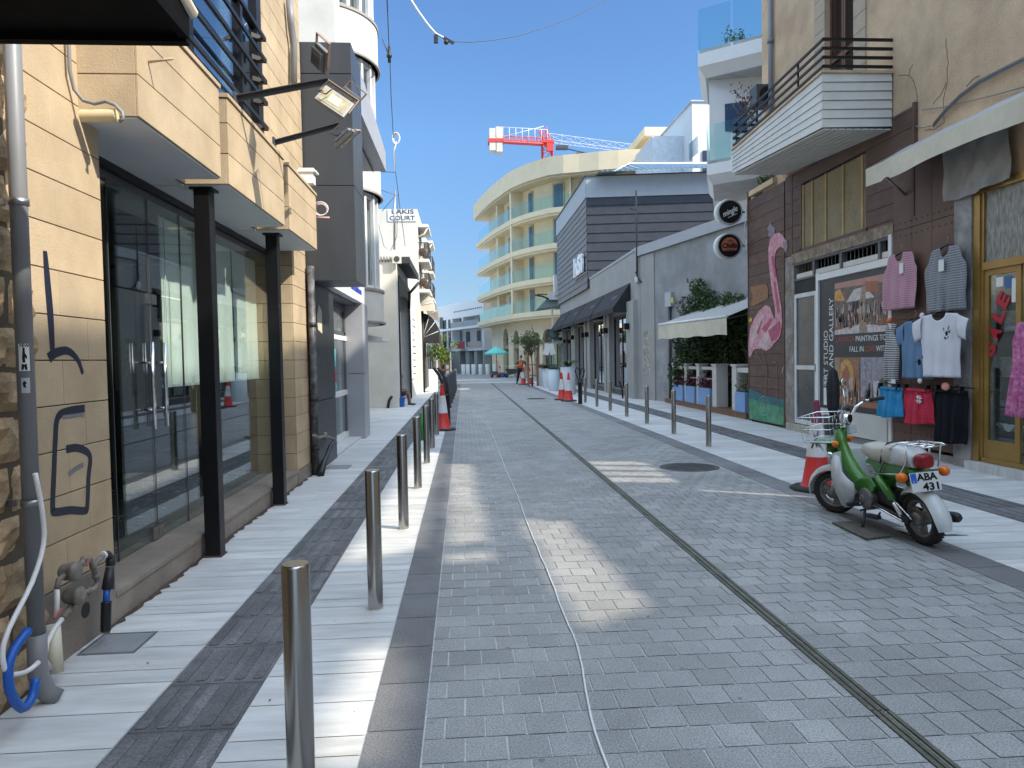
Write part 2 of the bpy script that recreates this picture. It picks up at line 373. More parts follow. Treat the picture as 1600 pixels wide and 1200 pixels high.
# white cable lying on the road
pts = [(948, 1200), (925, 1120), (902, 1010), (880, 960), (868, 920), (845, 870), (828, 830), (815, 790), (806, 770), (792, 740), (778, 700), (765, 670), (752, 655), (742, 646), (738, 640)]
P = [GP(*p, .006) for p in pts]; P = [GP(962, 1260, .006)] + P
Q = []
for i in range(len(P)-1):
    for t in (0, .33, .66): Q.append(P[i].lerp(P[i+1], t)+Vector((.006*math.sin(i*2.1+t*4), 0, 0)))
Q.append(P[-1]); b = MB(); b.tube(Q, .006, 6); single('cable', 'thin white cable lying loose along the middle of the paved street', 'cable', b, mat('white_cable', (.7, .7, .68), .5), L=(Q[0].x, Q[0].y, 0))
# manhole
def manhole(x, y, r, label):
    t = thing('manhole_cover', label, 'manhole cover', (x, y, 0)); b = MB(); b.lathe((x, y, -.004), [(r, 0), (r, .008), (r-.04, .008), (r-.04, .004)], 32); part(t, 'rim', b, dgrey)
    b = MB(); b.lathe((x, y, -.004), [(r-.045, 0), (r-.045, .0095)], 32)
    for i in range(-5, 6):
        h = math.sqrt(max(0, (r-.07)**2-(i*.06)**2)); b.box(x-h, y+i*.06-.012, .005, x+h, y+i*.06+.012, .010)
    part(t, 'lid', b, mat('cast_iron', (.09, .09, .09), .6, .4, var=.3))
m1 = GP(1077, 730); manhole(m1.x, m1.y, .42, 'round dark cast iron manhole cover in the paving right of the slot drain')
m2 = GP(838, 623); manhole(m2.x, m2.y, .42, 'small looking far round manhole cover near the pair of cones')
def cover(x0, y0, x1, y1, label, m):
    t = thing('access_cover', label, 'access cover', ((x0+x1)/2, (y0+y1)/2, 0)); b = MB(); w = .012
    for q in [(x0, y0, x1, y0+w), (x0, y1-w, x1, y1), (x0, y0+w, x0+w, y1-w), (x1-w, y0+w, x1, y1-w)]: b.box(q[0], q[1], -.004, q[2], q[3], .005)
    part(t, 'frame', b, steel_dk); b = MB(); b.box(x0+w, y0+w, -.004, x1-w, y1-w, .003); part(t, 'plate', b, m)
cov = mat('cover_plate', (.30, .31, .32), .6, .3, var=.1, vs=6, bump=.002, bs=70)
cover(-2.17, 4.03, -1.86, 4.34, 'square grey access cover in the white slabs below the water meters', cov)
cover(-2.1, 10.7, -1.75, 11.1, 'flat grey access cover in the slabs before the glass entrance door', cov)
# ================================================================== BOLLARDS
def bollard0():
    t = thing('steel_bollard', '', 'bollard', (0, 0, 0), 'stainless steel bollards along the street')
    r = .0485; b = MB(); b.lathe((0, 0, 0), [(r, 0), (r, .888), (r-.003, .897), (r-.006, .9)], 28, caps=False); part(t, 'post', b, steel)
    b = MB(); b.lathe((0, 0, 0), [(.001, .893), (r-.012, .893), (r-.008, .90), (r-.004, .9005)], 28); part(t, 'cap', b, mat('bollard_cap', (.5, .47, .40), .3, .9))
    b = MB(); b.lathe((0, 0, 0), [(r+.008, 0), (r+.007, .004), (r, .005)], 24); part(t, 'foot_joint', b, grout); return t
bol = bollard0(); first = True
LB = [(2.5, 'nearest bollard on the left, cut off by the bottom edge of the photo'), (4.6, 'second bollard from the viewer on the left side of the road'), (6.77, 'third bollard from the viewer on the left side of the road'),
      (8.9, 'fourth bollard from the viewer on the left side of the road'), (11.05, 'fifth bollard from the viewer on the left side of the road'), (12.97, 'sixth bollard from the viewer on the left, last before the traffic cone'),
      (15.2, 'seventh bollard on the left, half hidden beside the left traffic cone')]
RB = [(4.26, 12.14, 'nearest bollard on the right side, in front of the green flamingo panel'), (4.28, 14.28, 'second bollard on the right side, in front of the blue planter boxes'), (4.33, 16.61, 'third bollard on the right side, before the concrete wall'),
      (4.33, 18.71, 'fourth bollard on the right side of the road'), (4.33, 20.85, 'fifth bollard on the right side of the road'), (4.28, 22.7, 'sixth bollard on the right side of the road'),
      (4.28, 24.9, 'seventh and last bollard on the right, beside the black duct stub')]
for x, y, lab in [(-.6, y, l) for y, l in LB] + RB:
    if first: bol.location = (x, y, 0); bol['label'] = lab; first = False
    else: dup(bol, (x, y, 0), random.random()*6, lab)
# black posts far left
t = thing('black_bollard', '', 'bollard', (0, 0, 0), 'black posts along the far left kerb')
b = MB(); b.lathe((0, 0, 0), [(.07, 0), (.07, 1.08), (.06, 1.12), (.03, 1.14)], 14); part(t, 'post', b, dgrey)
nm = ['first black post behind the left cone', 'second black post behind the left cone', 'third black post behind the left cone', 'fourth black post behind the left cone', 'fifth black post behind the left cone', 'sixth black post behind the left cone', 'seventh black post behind the left cone', 'eighth black post, farthest of the row behind the left cone']
for i in range(8):
    q = (-.52+.012*i, 18.2+i*2.7, 0)
    if i == 0: t.location = q; t['label'] = nm[0]
    else: dup(t, q, 0, nm[i])
# ================================================================== CONES
red = mat('cone_red', (.62, .035, .03), .5, var=.12, vs=4); conew = mat('cone_white', (.72, .70, .70), .5, var=.1, vs=4, tint=(.45, .4, .4, 1), tv=.4)
redd = mat('cone_red_dirty', (.33, .03, .045), .6, var=.3, vs=6, tint=(.06, .05, .12, 1), tv=.8)
def cone(dirty=False):
    t = thing('traffic_cone', '', 'traffic cone', (0, 0, 0), 'red and white traffic cones'); H = 1.05
    R = lambda z: .165+(.028-.165)*(z/H)
    b = MB(); b.lathe((0, 0, 0), [(.30, 0), (.30, .03), (.27, .045), (.19, .05), (.175, .04)], 10); part(t, 'base', b, rubber)
    b = MB(); b.lathe((0, 0, 0), [(.19, .045), (R(.08)+.01, .07), (R(.4), .40)], 24, caps=False); part(t, 'lower_band', b, red)
    b = MB(); b.lathe((0, 0, 0), [(R(.4)+.004, .395), (R(.78)+.004, .79)], 24, caps=False); part(t, 'reflective_sleeve', b, conew)
    b = MB(); b.lathe((0, 0, 0), [(R(.78), .785), (R(1.02), 1.02), (.034, 1.03), (.03, 1.05), (.018, 1.055)], 24); part(t, 'top', b, redd if dirty else red)
    if dirty:
        b = MB()
        for i in range(7):
            s_ = 1-i*.12; pts = []
            for a, z in [(-2.6, .68), (-2.3, .52), (-1.5, .47)]:
                zz = .58+(z-.58)*s_; aa = -2.0+(a+2.0)*s_; rr = R(zz)+.008; pts.append((rr*math.cos(aa), rr*math.sin(aa), zz))
            b.tube(pts, .0022, 4)
        pts = [(R(z)*math.cos(a)+.0, R(z)*math.sin(a), z) for a, z in [(-2.0, .70), (-2.2, .62), (-2.6, .56), (-2.8, .5)]]
        b.tube([Vector(p)*1.0+Vector((math.cos(-2.3)*.006, math.sin(-2.3)*.006, 0)) for p in pts], .012, 4); part(t, 'scribble', b, dgrey)
    return t
c1 = cone(); c1.location = (-.5, 16.25, 0); c1['label'] = 'traffic cone standing among the left bollards'
dup(c1, (3.85, 26.0, 0), 1, 'nearer traffic cone of the pair on the right kerb'); dup(c1, (3.72, 26.9, 0), 2, 'farther traffic cone of the touching pair on the right kerb')
g_ = GP(828, 600); dup(c1, (g_.x, g_.y, 0), 1, 'faded traffic cone right of the worker in orange')
g_ = GP(818, 600); dup(c1, (g_.x-.1, g_.y-1, 0), 1, 'traffic cone at the feet of the worker in orange')
g_ = GP(781, 589); dup(c1, (g_.x, g_.y, 0), 1, 'farthest traffic cone, beside the tape under the teal parasol')
c2 = cone(True); c2.location = (4.12, 8.05, 0); c2['label'] = 'dirty scribbled traffic cone beside the front wheel of the moped'
c2.rotation_euler = (0, 0, .2)
# black duct stubs
def duct(x, y, label, s=1.):
    t = thing('cable_duct', label, 'cable duct', (x, y, 0)); b = MB(); b.lathe((x, y, 0), [(.075, 0), (.075, .72), (.09, .72), (.09, .78), (.07, .78)], 14); part(t, 'stub', b, blackp)
    for k in (-1, 1):
        b = MB(); P = [(x+k*.03, y, .75), (x+k*.10*s, y+.02, .95), (x+k*.16*s, y, 1.12), (x+k*.13*s, y-.02, 1.27), (x+k*.03, y, 1.2), (x+k*.02, y, 1.0)] if s > .9 else [(x+k*.03, y, .7), (x-.04+k*.05, y, 1.0), (x-.14+k*.05, y, 1.25), (x-.26+k*.05, y, 1.42)]
        Q = []
        for i in range(len(P)-1):
            for tt in (0, .5): Q.append(Vector(P[i]).lerp(Vector(P[i+1]), tt))
        b.tube(Q+[P[-1]], .02 if s > .9 else .035, 8); part(t, 'hose', b, blackp)
duct(4.0, 24.3, 'black duct stub with looped hoses beside the pair of cones'); duct(-.42, 17.3, 'black duct stub with two bent hoses behind the left cone', .5)
b = MB(); b.tube([(6.1, 27, 0), (6.08, 27, .35), (6.0, 27, .6), (5.95, 27, .68)], .035, 8); single('cable_duct', 'short bent black duct sticking up before the grey shop windows', 'cable duct', b, blackp, L=(6.1, 27, 0))
b = MB(); b.cyl((-.85, 14.3, 0), (-.85, 14.3, .55), .05, n=12); single('marker_post', 'short green marker post between the left bollards', 'post', b, mat('green_plastic', (.02, .25, .05), .5), L=(-.85, 14.3, 0))

b = MB(); random.seed(77); V = []; n = 90
for i in range(n+1): y = 4.35+6.0*i/n; V += [(-2.21, y, .003), (-2.165+random.uniform(-.02, .03), y, .002)]
b.add(V, [(2*i, 2*i+1, 2*i+3, 2*i+2) for i in range(n)]); struct('dirt_strip', b, mat('dirt', (.07, .05, .035), .95, var=.5, vs=20))
b = MB()
for i in range(90):
    x, y, r = random.choice([random.uniform(-2.0, -.5), random.uniform(0, 6.5)]), random.uniform(1.8, 14)**1.0, random.uniform(.003, .008); a0 = random.random()*6; b.add([(x+r*math.cos(a0+k*1.05)*random.uniform(.6, 1), y+r*math.sin(a0+k*1.05), .0062) for k in range(6)], [tuple(range(6))])
struct('street_grit', b, mat('grit', (.06, .055, .05), .9), kind='stuff')
# ================================================================== LEFT: rough stone house, canopy, pipes
def panels(b, P, u, n, L, z0, z1, rh=.245, z_ref=.41, gap=.006, th=.015, plen=.62, mi=0):
    """stone cladding: rows of panels with open joints, P at z=0 on the backing, u along, n outward"""
    P, u, n = Vector(P), Vector(u), Vector(n); k = math.floor((z0-z_ref)/rh); z = z_ref+k*rh; r = 0
    while z < z1-.01:
        a, c = max(z, z0)+gap/2, min(z+rh, z1)-gap/2; x = 0; r += 1
        if c-a > .02:
            while x < L-.001:
                w = (plen*.5 if (x == 0 and r % 2) else plen)*random.uniform(.85, 1.15); e = x+w
                if L-e < .2: e = L
                p = [P+u*(x+.0008)+Z1*a, P+u*(e-.0008)+Z1*a, P+u*(e-.0008)+Z1*c, P+u*(x+.0008)+Z1*c]; q = [v+n*th for v in p]; cc = random.random()
                b.add(p+q, [(4, 5, 6, 7), (0, 1, 5, 4), (1, 2, 6, 5), (2, 3, 7, 6), (3, 0, 4, 7), (0, 3, 2, 1)], mi, False, cc); x = e
        z += rh
t = thing('rough_stone_house', 'house wall of rough split brown stone at the left edge behind the grey drainpipe', 'building', (-2.2, 0, 0))
b = MB(); b.box(-7, -14, 0, -2.16, 3.70, 9); part(t, 'wall', b, joint)
b = MB(); z = .0; r = 0
while z < 3.3:
    h = random.choice([.19, .21, .24]); y = 1.2+random.random()*.2
    while y < 3.72:
        w = random.uniform(.25, .5); e = min(y+w, 3.735)
        if 3.735-e < .1: e = 3.735
        sx = random.random()*9; nu, nv = 7, 4
        def fn(u, v, y=y, e=e, z=z, h=h, sx=sx):
            k = min(u, 1-u, v, 1-v); d = 0 if k < .01 else .03+.022*math.sin(u*9+sx)*math.cos(v*7+sx*2)+random.uniform(-.008, .008)
            return Vector((-2.165+d, y+.006+(e-y-.012)*u, z+.005+(h-.01)*v))
        b.grid(fn, nu, nv, 0, False, random.random()); y = e
    z += h; r += 1
part(t, 'stone_face', b, rough_st)
# dark canopy above
t = thing('shop_canopy', 'black flat canopy jutting out at the top left corner of the picture', 'canopy', (-2.2, 2.9, 2.9))
b = MB(); b.hexa([(-3.6, .6, 2.93), (-1.10, .6, 2.93), (-1.10, 3.0, 2.93), (-3.6, 3.0, 2.93), (-3.6, .6, 3.0), (-1.10, .6, 3.0), (-1.10, 3.0, 3.0), (-3.6, 3.0, 3.0)]); part(t, 'slab', b, canopy_m)
b = MB(); b.box(-3.6, 2.985, 2.90, -1.09, 3.03, 3.02); b.box(-1.11, .6, 2.91, -1.075, 2.985, 3.03); part(t, 'edge_trim', b, canopy_m)
b = MB(); b.grid(lambda u, v: Vector((-1.07+.03*math.sin(v*3), 1.0+2.0*u, 3.03+.04*math.sin(u*17)+.05*v)), 30, 3); part(t, 'frayed_fabric', b, canvas)
# grey drainpipe
t = thing('drainpipe', 'thick grey plastic drainpipe with stickers on the rough stone corner at far left', 'drainpipe', (-2.04, 3.47, 0))
pc = mat('grey_pvc', (.20, .205, .215), .45, var=.08, tint=(.2, .19, .17, 1), tv=.3)
b = MB(); b.cyl((-2.04, 3.46, .2), (-2.04, 3.46, 5), .037, n=20); part(t, 'pipe', b, pc)
b = MB(); b.tube([(-2.04, 3.46, .34), (-2.04, 3.46, .14), (-2.02, 3.48, .05), (-1.98, 3.5, .01)], [.043, .043, .043, .043], 18); part(t, 'shoe', b, pc)
for z in (.95, 2.35): b = MB(); b.lathe((-2.04, 3.46, z), [(.038, 0), (.043, 0), (.043, .03), (.038, .03)], 20, caps=False); b.box(-2.16, 3.45, z, -2.1, 3.47, z+.03); part(t, 'bracket', b, steel_dk)
def sticker(t, zc, h, wang, a0, m, name='sticker'):
    b = MB(); b.grid(lambda u, v: Vector((-2.04+.0385*math.cos(a0+wang*(u-.5)), 3.46+.0385*math.sin(a0+wang*(u-.5)), zc+h*(v-.5))), 8, 1, 0, True, .5); return part(t, name, b, m)
st = sticker(t, XP(30, 558, -2.0).z, .125, 1.15, -1.15, white)
def cy(u, zz): a = -1.15+u; return Vector((-2.04+.0392*math.cos(a), 3.46+.0392*math.sin(a), zz))
zc = XP(30, 558, -2.0).z; b = MB()
for pts in [[(-.1, .045), (.1, .045), (.12, .02), (.3, .005), (.3, -.01), (.1, .0), (.12, -.025), (-.15, -.025), (-.2, .0), (-.15, .02)], [(-.25, -.03), (.25, -.03), (.32, -.058), (.06, -.058), (.0, -.04), (-.08, -.058), (-.32, -.058)]]: b.add([cy(u, zc+z) for u, z in pts], [list(range(len(pts)))])
part(st, 'figure_print', b, blackm)
for i, w in enumerate(['N', 'E', 'W', '!']):
    a = -1.15-.42+i*.24; P = cy(-.42+i*.24, zc+.048); xd = Vector((-math.sin(a), math.cos(a), 0)); text(st, 'lettering', w, P, xd, Z1, .014, blackm, depth=.0006, bold=.02)
st = sticker(t, XP(32, 603, -2.0).z, .07, .9, -1.1, mat('sticker_grey', (.45, .47, .5), .5)); zc = XP(32, 603, -2.0).z; b = MB()
b.add([cy(u, zc+z) for u, z in [(-.25, .01), (-.05, .022), (.2, .012), (.05, .004), (.1, -.012), (-.15, -.008)]], [list(range(6))]); part(st, 'mark', b, blackm)
# hoses
def pxtube(pts, x, r, n=8, sm=3):
    P = [XP(a, c, x if not isinstance(x, list) else x[i]) for i, (a, c) in enumerate(pts)]; Q = []
    for i in range(len(P)-1):
        p0, p1, p2, p3 = P[max(0, i-1)], P[i], P[i+1], P[min(len(P)-1, i+2)]
        for k in range(sm):
            s = k/sm; Q.append(.5*((2*p1)+(p2-p0)*s+(2*p0-5*p1+4*p2-p3)*s*s+(-p0+3*p1-3*p2+p3)*s**3))
    Q.append(P[-1]); b = MB(); b.tube(Q, r, n); return b, Q
b, Q = pxtube([(55, 740), (66, 800), (68, 850), (50, 910), (15, 980), (4, 1020), (12, 1052), (40, 1050), (60, 1035)], -1.96, .011); single('hose', 'white water hose looping past the drainpipe to the ground', 'hose', b, mat('hose_white', (.75, .75, .74), .4), L=(Q[-1].x, Q[-1].y, 0))
b, Q = pxtube([(44, 985), (22, 1015), (13, 1045), (16, 1080), (34, 1107), (50, 1090), (56, 1060)], -1.955, .02); single('hose', 'thick bright blue hose in a U loop under the drainpipe', 'hose', b, mat('hose_blue', (.01, .10, .42), .4), L=(Q[4].x, Q[4].y, 0))
# water meters
brz = mat('meter_bronze', (.20, .18, .155), .7, .2, var=.25, vs=20, tint=(.28, .25, .2, 1), tv=.5); vx = -2.09
t = thing('water_meter', 'two old bronze water meters plumbed together on the wall base beside the drainpipe', 'water meter', (-2.15, 4.0, 0))
def J(px, py, x=vx): return XP(px, py, x)
def meter(px, py, s=1.):
    c = J(px, py, -2.07); b = MB(); b.lathe(c+Vector((-.03, 0, 0)), [(.03, -.03), (.045*s, -.02), (.05*s, .0), (.05*s, .03), (.056*s, .035), (.056*s, .055), (.04*s, .065), (.02, .068)], 18, axis='x'); part(t, 'meter_body', b, brz)
meter(113, 893, .92); meter(119, 931, .85)
b = MB(); b.tube([J(89, 920), J(92, 906), J(102, 898)], .015, 8); part(t, 'pipe_elbow', b, brz); b = MB(); b.tube([J(122, 886), J(131, 875), J(140, 873), J(146, 885), J(150, 900), J(153, 910), J(147, 920), J(138, 924), J(128, 928)], .016, 8)
b.tube([J(146, 884), J(152, 877), J(160, 870)], .016, 8); b.tube([J(113, 944), J(106, 955), J(98, 966)], .016, 8)
for q in [(131, 875), (146, 885), (150, 900), (138, 924), (106, 956), (127, 881)]: b.sph(J(*q), .022, 8)
part(t, 'pipework', b, brz)
b = MB(); b.obox(J(90, 959, -2.05), (.01, .07, .012), (0.3, 0, 0)); part(t, 'valve_lever', b, mat('faded_red', (.35, .12, .12), .6)); b = MB(); b.obox(J(138, 878, -2.05), (.01, .05, .01), (0.6, 0, 0)); part(t, 'valve_lever', b, mat('faded_red', (.35, .12, .12), .6))
b = MB(); b.tube([J(88, 961), J(89, 940), J(89, 920)], .0125, 8); b.tube([J(97, 967), J(85, 982), J(73, 1005), J(70, 1030), J(78, 1045)], .0125, 8); part(t, 'white_pipe', b, MATS['hose_white'])
b = MB(); b.cyl(J(82, 975, -2.12), J(87, 1052, -2.08), .036, n=14); part(t, 'sleeve_pipe', b, mat('pvc_white', (.7, .69, .62), .5, tint=(.45, .38, .2, 1), tv=.5))
t = thing('pipe_connector', 'black plastic pipe fitting with ribbed conduit at the corner of the window sill', 'pipe fitting', (-2.1, 4.25, 0))
b = MB(); b.tube([J(161, 869), J(168, 866), J(173, 872)], .022, 10); b.tube([J(173, 870), J(172.5, 884)], .026, 10); b.tube([J(171.5, 886), J(170, 905), J(168.5, 921)], [.022, .03, .034], 12); part(t, 'elbow', b, blackp)
b = MB(); b.cyl(J(167, 918), J(166, 948), .019, n=10); part(t, 'blue_pipe', b, MATS['hose_blue'])
A, B_ = J(166, 940), J(165, 986); Q = []; rr = []
for i in range(41): Q.append(A.lerp(B_, i/40)); rr.append(.030 if i % 2 else .0245)
b = MB(); b.tube(Q, rr, 12); part(t, 'ribbed_conduit', b, blackp)
b = MB(); b.lathe(J(161, 868)-Vector((0, 0, 0)), [(.0235, -.008), (.0235, .008)], 12, axis='y'); part(t, 'white_ring', b, white)
# ================================================================== LEFT: beige stone shop
t = shop = thing('beige_stone_shop', 'sand coloured stone shop with a big glass front and stepped overhanging parapets on the left', 'building', (-2.5, 7, 0))
b = MB(); b.box(-2.7, 3.74, 0, -2.215, 4.55, 9); b.box(-7, 3.74, 0, -6.6, 10.25, 9); b.box(-6.6, 3.74, 0, -2.7, 4.2, 9); b.box(-2.7, 9.45, 0, -2.215, 10.25, 9); b.box(-6.6, 9.9, 0, -2.7, 10.25, 9)
for y0, y1 in [(4.33, 5.74), (5.93, 7.72), (7.93, 9.38)]: b.box(-2.5, y0+.015, 3.052, -1.875, y1-.015, 3.74)
b.box(-2.7, 4.55, 3.10, -2.215, 9.45, 3.74); b.box(-2.7, 4.55, 6.9, -2.215, 8.3, 9); b.box(-2.7, 8.3, 3.74, -2.215, 9.45, 9); b.box(-7, 3.74, 8.9, -2.25, 10.25, 9.0); b.box(-6.6, 4.2, 3.08, -2.52, 9.9, 3.2)
part(t, 'masonry', b, joint)
b = MB(); panels(b, (-2.215, 3.745, 0), Y1, X1, .805, .41, 8.9, th=.015)
panels(b, (-2.215, 9.45, 0), Y1, X1, .80, .18, 8.9); panels(b, (-2.7, 9.45, 0), X1, -Y1, .485, .18, 3.05); panels(b, (-2.215, 8.32, 0), Y1, X1, 1.13, 3.8, 8.9)
panels(b, (-2.7, 4.55, 0), X1, Y1, .485, .2, 3.05)
panels(b, (-2.215, 4.35, 0), Y1, X1, .8, 6.95, 8.9)
for y0, y1 in [(4.33, 5.74), (5.93, 7.72), (7.93, 9.38)]:
    panels(b, (-1.875, y0, 0), Y1, X1, y1-y0, 3.05, 3.74, z_ref=3.05, plen=2.5); panels(b, (-2.21, y0+.015, 0), X1, -Y1, .335, 3.05, 3.74, z_ref=3.05, plen=2)
    panels(b, (-2.21, y1-.015, 0), X1, Y1, .335, 3.05, 3.74, z_ref=3.05, plen=2)
    b.box(-2.215, y0-.01, 3.742, -1.845, y1+.01, 3.775, 0, .4)
for y0, y1 in [(5.75, 5.92), (7.73, 7.92), (9.39, 9.45)]: panels(b, (-2.215, y0, 0), Y1, X1, y1-y0, 3.05, 3.74, z_ref=3.05)
part(t, 'stone_cladding', b, beige, bevel=.0025)
b = MB(); b.box(-2.5, 4.56, 3.04, -1.875, 5.73, 3.052); b.box(-2.5, 5.73, 3.045, -2.23, 5.94, 3.056); b.box(-2.5, 5.94, 3.04, -1.875, 7.71, 3.052); b.box(-2.5, 7.71, 3.045, -2.23, 7.94, 3.056); b.box(-2.5, 7.94, 3.04, -1.875, 9.37, 3.052); b.box(-2.215, 4.34, 3.04, -1.875, 4.56, 3.052); part(t, 'soffit', b, soff)
b = MB(); b.box(-2.215, 3.745, 0, -2.196, 4.55, .405); b.box(-2.5, 4.551, 0, -2.2, 9.45, .152); b.box(-2.62, 4.551, .152, -2.19, 9.45, .19); b.box(-2.5, 9.451, 0, -2.19, 10.25, .17); part(t, 'plinth', b, plinth_m, bevel=.004)
b = MB(); b.lathe((-2.197, 4.19, .20), [(.045, 0), (.045, .004)], 14, axis='x'); part(t, 'wall_hole', b, dark_in)
# shopfront
b = MB(); b.box(-2.56, 4.56, 2.93, -2.50, 9.449, 2.985); b.box(-2.58, 4.56, 2.99, -2.46, 9.449, 3.04, 1); b.box(-2.53, 9.40, .19, -2.48, 9.449, 2.93); b.box(-2.53, 4.565, .19, -2.48, 4.60, 2.93); part(t, 'shopfront_frame', b, [alu_dk, blackm])
def pane(y0, y1, z0, z1, nm='pane', x=-2.505, m=glass): b = MB(); b.box(x-.005, y0, z0, x+.005, y1, z1); return part(t, nm, b, m)
pane(4.60, 5.24, .19, 2.93); pane(6.55, 7.36, .19, 2.93); pane(7.375, 9.40, .19, 2.93); pane(5.245, 6.545, 2.18, 2.93, 'overdoor_pane')
for i, (y0, y1, yh) in enumerate([(5.25, 5.893, 5.74), (5.899, 6.54, 5.97)]):
    d = pane(y0, y1, .20, 2.17, 'glass_door')
    b = MB(); b.cyl((-2.43, yh, 1.10), (-2.43, yh, 1.78), .016, n=10); b.cyl((-2.5, yh, 1.25), (-2.43, yh, 1.25), .010, n=8); b.cyl((-2.5, yh, 1.62), (-2.43, yh, 1.62), .010, n=8); part(d, 'pull_handle', b, chrome)
    b = MB(); yy = y1-.10 if i == 0 else y0; b.box(-2.52, yy, .2, -2.49, yy+.10, .30); part(d, 'patch_fitting', b, steel); b = MB(); b.box(-2.52, yy, 2.09, -2.49, yy+.1, 2.17); part(d, 'patch_fitting', b, steel)
for y in (5.244, 5.896, 6.546, 7.367): b = MB(); b.box(-2.512, y-.004, .19, -2.498, y+.004, 2.93); part(t, 'glass_joint', b, dgrey)
for y0, y1 in [(6.42, 7.35), (7.40, 8.33), (8.38, 9.30)]:
    b = MB(); b.grid(lambda u, v: Vector((-2.63+.012*math.sin(u*19+y0)*v, y0+(y1-y0)*u, 2.9-(2.9-1.42)*v)), 24, 4); b.box(-2.64, y0, 1.40, -2.615, y1, 1.425); part(t, 'roller_blind', b, blind)
b = MB(); b.tube([(-2.6, 6.36, 2.9), (-2.6, 6.36, 1.55), (-2.6, 6.38, 1.49), (-2.6, 6.42, 1.47), (-2.6, 6.45, 1.50), (-2.6, 6.46, 1.6), (-2.6, 6.46, 2.9)], .005, 5); part(t, 'blind_chain', b, white)
b = MB(); b.box(-6.6, 4.2, .1, -2.62, 9.9, .152); part(t, 'shop_floor', b, mat('shop_floor', (.12, .12, .12), .25, var=.1))
b = MB(); b.box(-6.6, 4.2, 2.95, -2.6, 9.9, 3.04); b.box(-6.6, 4.2, .152, -6.55, 9.9, 2.95); part(t, 'shop_interior', b, mat('interior_grey', (.16, .16, .155), .8))
b = MB(); random.seed(3)
for i in range(16):
    y, z, a, L = 5+random.random()*3.2, 1.5+random.random()*1.0, random.uniform(-.6, 3.4), random.uniform(.25, .5)
    d = Vector((0, math.cos(a), math.sin(a))); nn = Vector((0, -math.sin(a), math.cos(a))); c0 = Vector((-6.54, y, z)); b.add([c0, c0+d*L*.5+nn*.07, c0+d*L, c0+d*L*.5-nn*.07], [(0, 1, 2, 3)])
part(t, 'leaf_mural', b, dark_in)
# columns
for y, in [(5.98,), (8.08,)]:
    b = MB(); b.box(-2.165, y, .012, -2.04, y+.125, 3.04); c_ = part(t, 'steel_column', b, blackm, bevel=.004)
    b = MB(); b.box(-2.19, y-.02, 3.02, -2.01, y+.15, 3.038); part(c_, 'top_plate', b, blackm); b = MB(); b.box(-2.175, y-.01, 0, -2.03, y+.135, .014); part(c_, 'base_plate', b, mat('rusty', (.08, .05, .035), .8))
# upstairs window band
b = MB(); x = -2.24
for y0, y1 in [(4.55, 4.62), (6.05, 6.22), (7.55, 7.62), (8.14, 8.31)]: b.box(x-.05, y0, 3.74, x+.035, y1, 6.9)
for z0, z1 in [(3.74, 3.84), (6.8, 6.9)]: b.box(x-.045, 4.62, z0, x+.03, 8.14, z1)
b.box(x-.04, 4.62, 5.3, x+.02, 8.14, 5.36)
part(t, 'window_frame', b, blackm)
for y0, y1 in [(4.62, 6.05), (6.22, 7.55), (7.62, 8.14)]: pane(y0, y1, 3.84, 6.8, 'upper_window', -2.255, glass_w)
b = MB(); b.box(-2.5, 6.5, 3.8, -2.48, 6.9, 6.8, 0); b.box(-2.5, 7.7, 3.8, -2.48, 8.1, 6.8, 0); b.box(-2.45, 6.95, 4.0, -2.43, 7.1, 4.5, 1); part(t, 'curtain', b, [blind, mat('pink_cloth', (.5, .12, .15), .9)])
b = MB(); b.box(-6.5, 4.5, 3.21, -6.4, 8.3, 6.8); part(t, 'upper_room_wall', b, dark_in)
b = MB()
for z in (4.16, 4.43, 4.66, 4.89, 5.12):
    b.box(-2.10, 4.4, z-.02, -2.075, 8.02, z+.02); b.hexa([(-2.2, 7.9, z-.02), (-2.08, 8.0, z-.02), (-2.08, 8.03, z-.02), (-2.2, 8.03, z-.02), (-2.2, 7.9, z+.03), (-2.08, 8.0, z+.02), (-2.08, 8.03, z+.02), (-2.2, 8.03, z+.05)])
part(t, 'window_rail', b, blackm)
# graffiti
spray = mat('spray_paint', (.012, .014, .03), .5)
def ribbon(b, pts, w, x=-2.1985, mi=0, taper=None):
    P = [Vector((x, p[0], p[1])) for p in pts]
    Q = []
    for i in range(len(P)-1):
        p0, p1, p2, p3 = P[max(0, i-1)], P[i], P[i+1], P[min(len(P)-1, i+2)]
        for k in range(4):
            s = k/4; Q.append(.5*((2*p1)+(p2-p0)*s+(2*p0-5*p1+4*p2-p3)*s*s+(-p0+3*p1-3*p2+p3)*s**3))
    Q.append(P[-1]); V = []; n = len(Q)
    for i, p in enumerate(Q):
        tdir = (Q[min(n-1, i+1)]-Q[max(0, i-1)]).normalized(); nn = Vector((0, -tdir.z, tdir.y)); ww = w*(taper(i/(n-1)) if taper else 1)
        V += [p+nn*ww/2, p-nn*ww/2]
    b.add(V, [(2*i, 2*i+1, 2*i+3, 2*i+2) for i in range(n-1)], mi, False, .5)
def wy(*pts): return [(lambda q: (q.y, q.z))(XP(px, py, -2.2)) for px, py in pts]
b = MB(); ribbon(b, wy((70, 392), (74, 440), (79, 500), (82, 552)), .045, taper=lambda s: .8+.5*math.sin(3*s)); ribbon(b, wy((76, 560), (85, 552), (105, 548), (121, 562), (129, 584)), .055, x=-2.1980, taper=lambda s: 1.1-.6*s); part(t, 'graffiti_stroke', b, spray)
b = MB(); ribbon(b, wy((132, 638), (108, 642), (90, 652), (86, 690), (84, 740), (82, 792), (86, 800), (110, 797), (132, 798), (136, 790), (138, 745), (140, 712), (122, 700), (103, 702)), .045); part(t, 'graffiti_letter', b, spray)
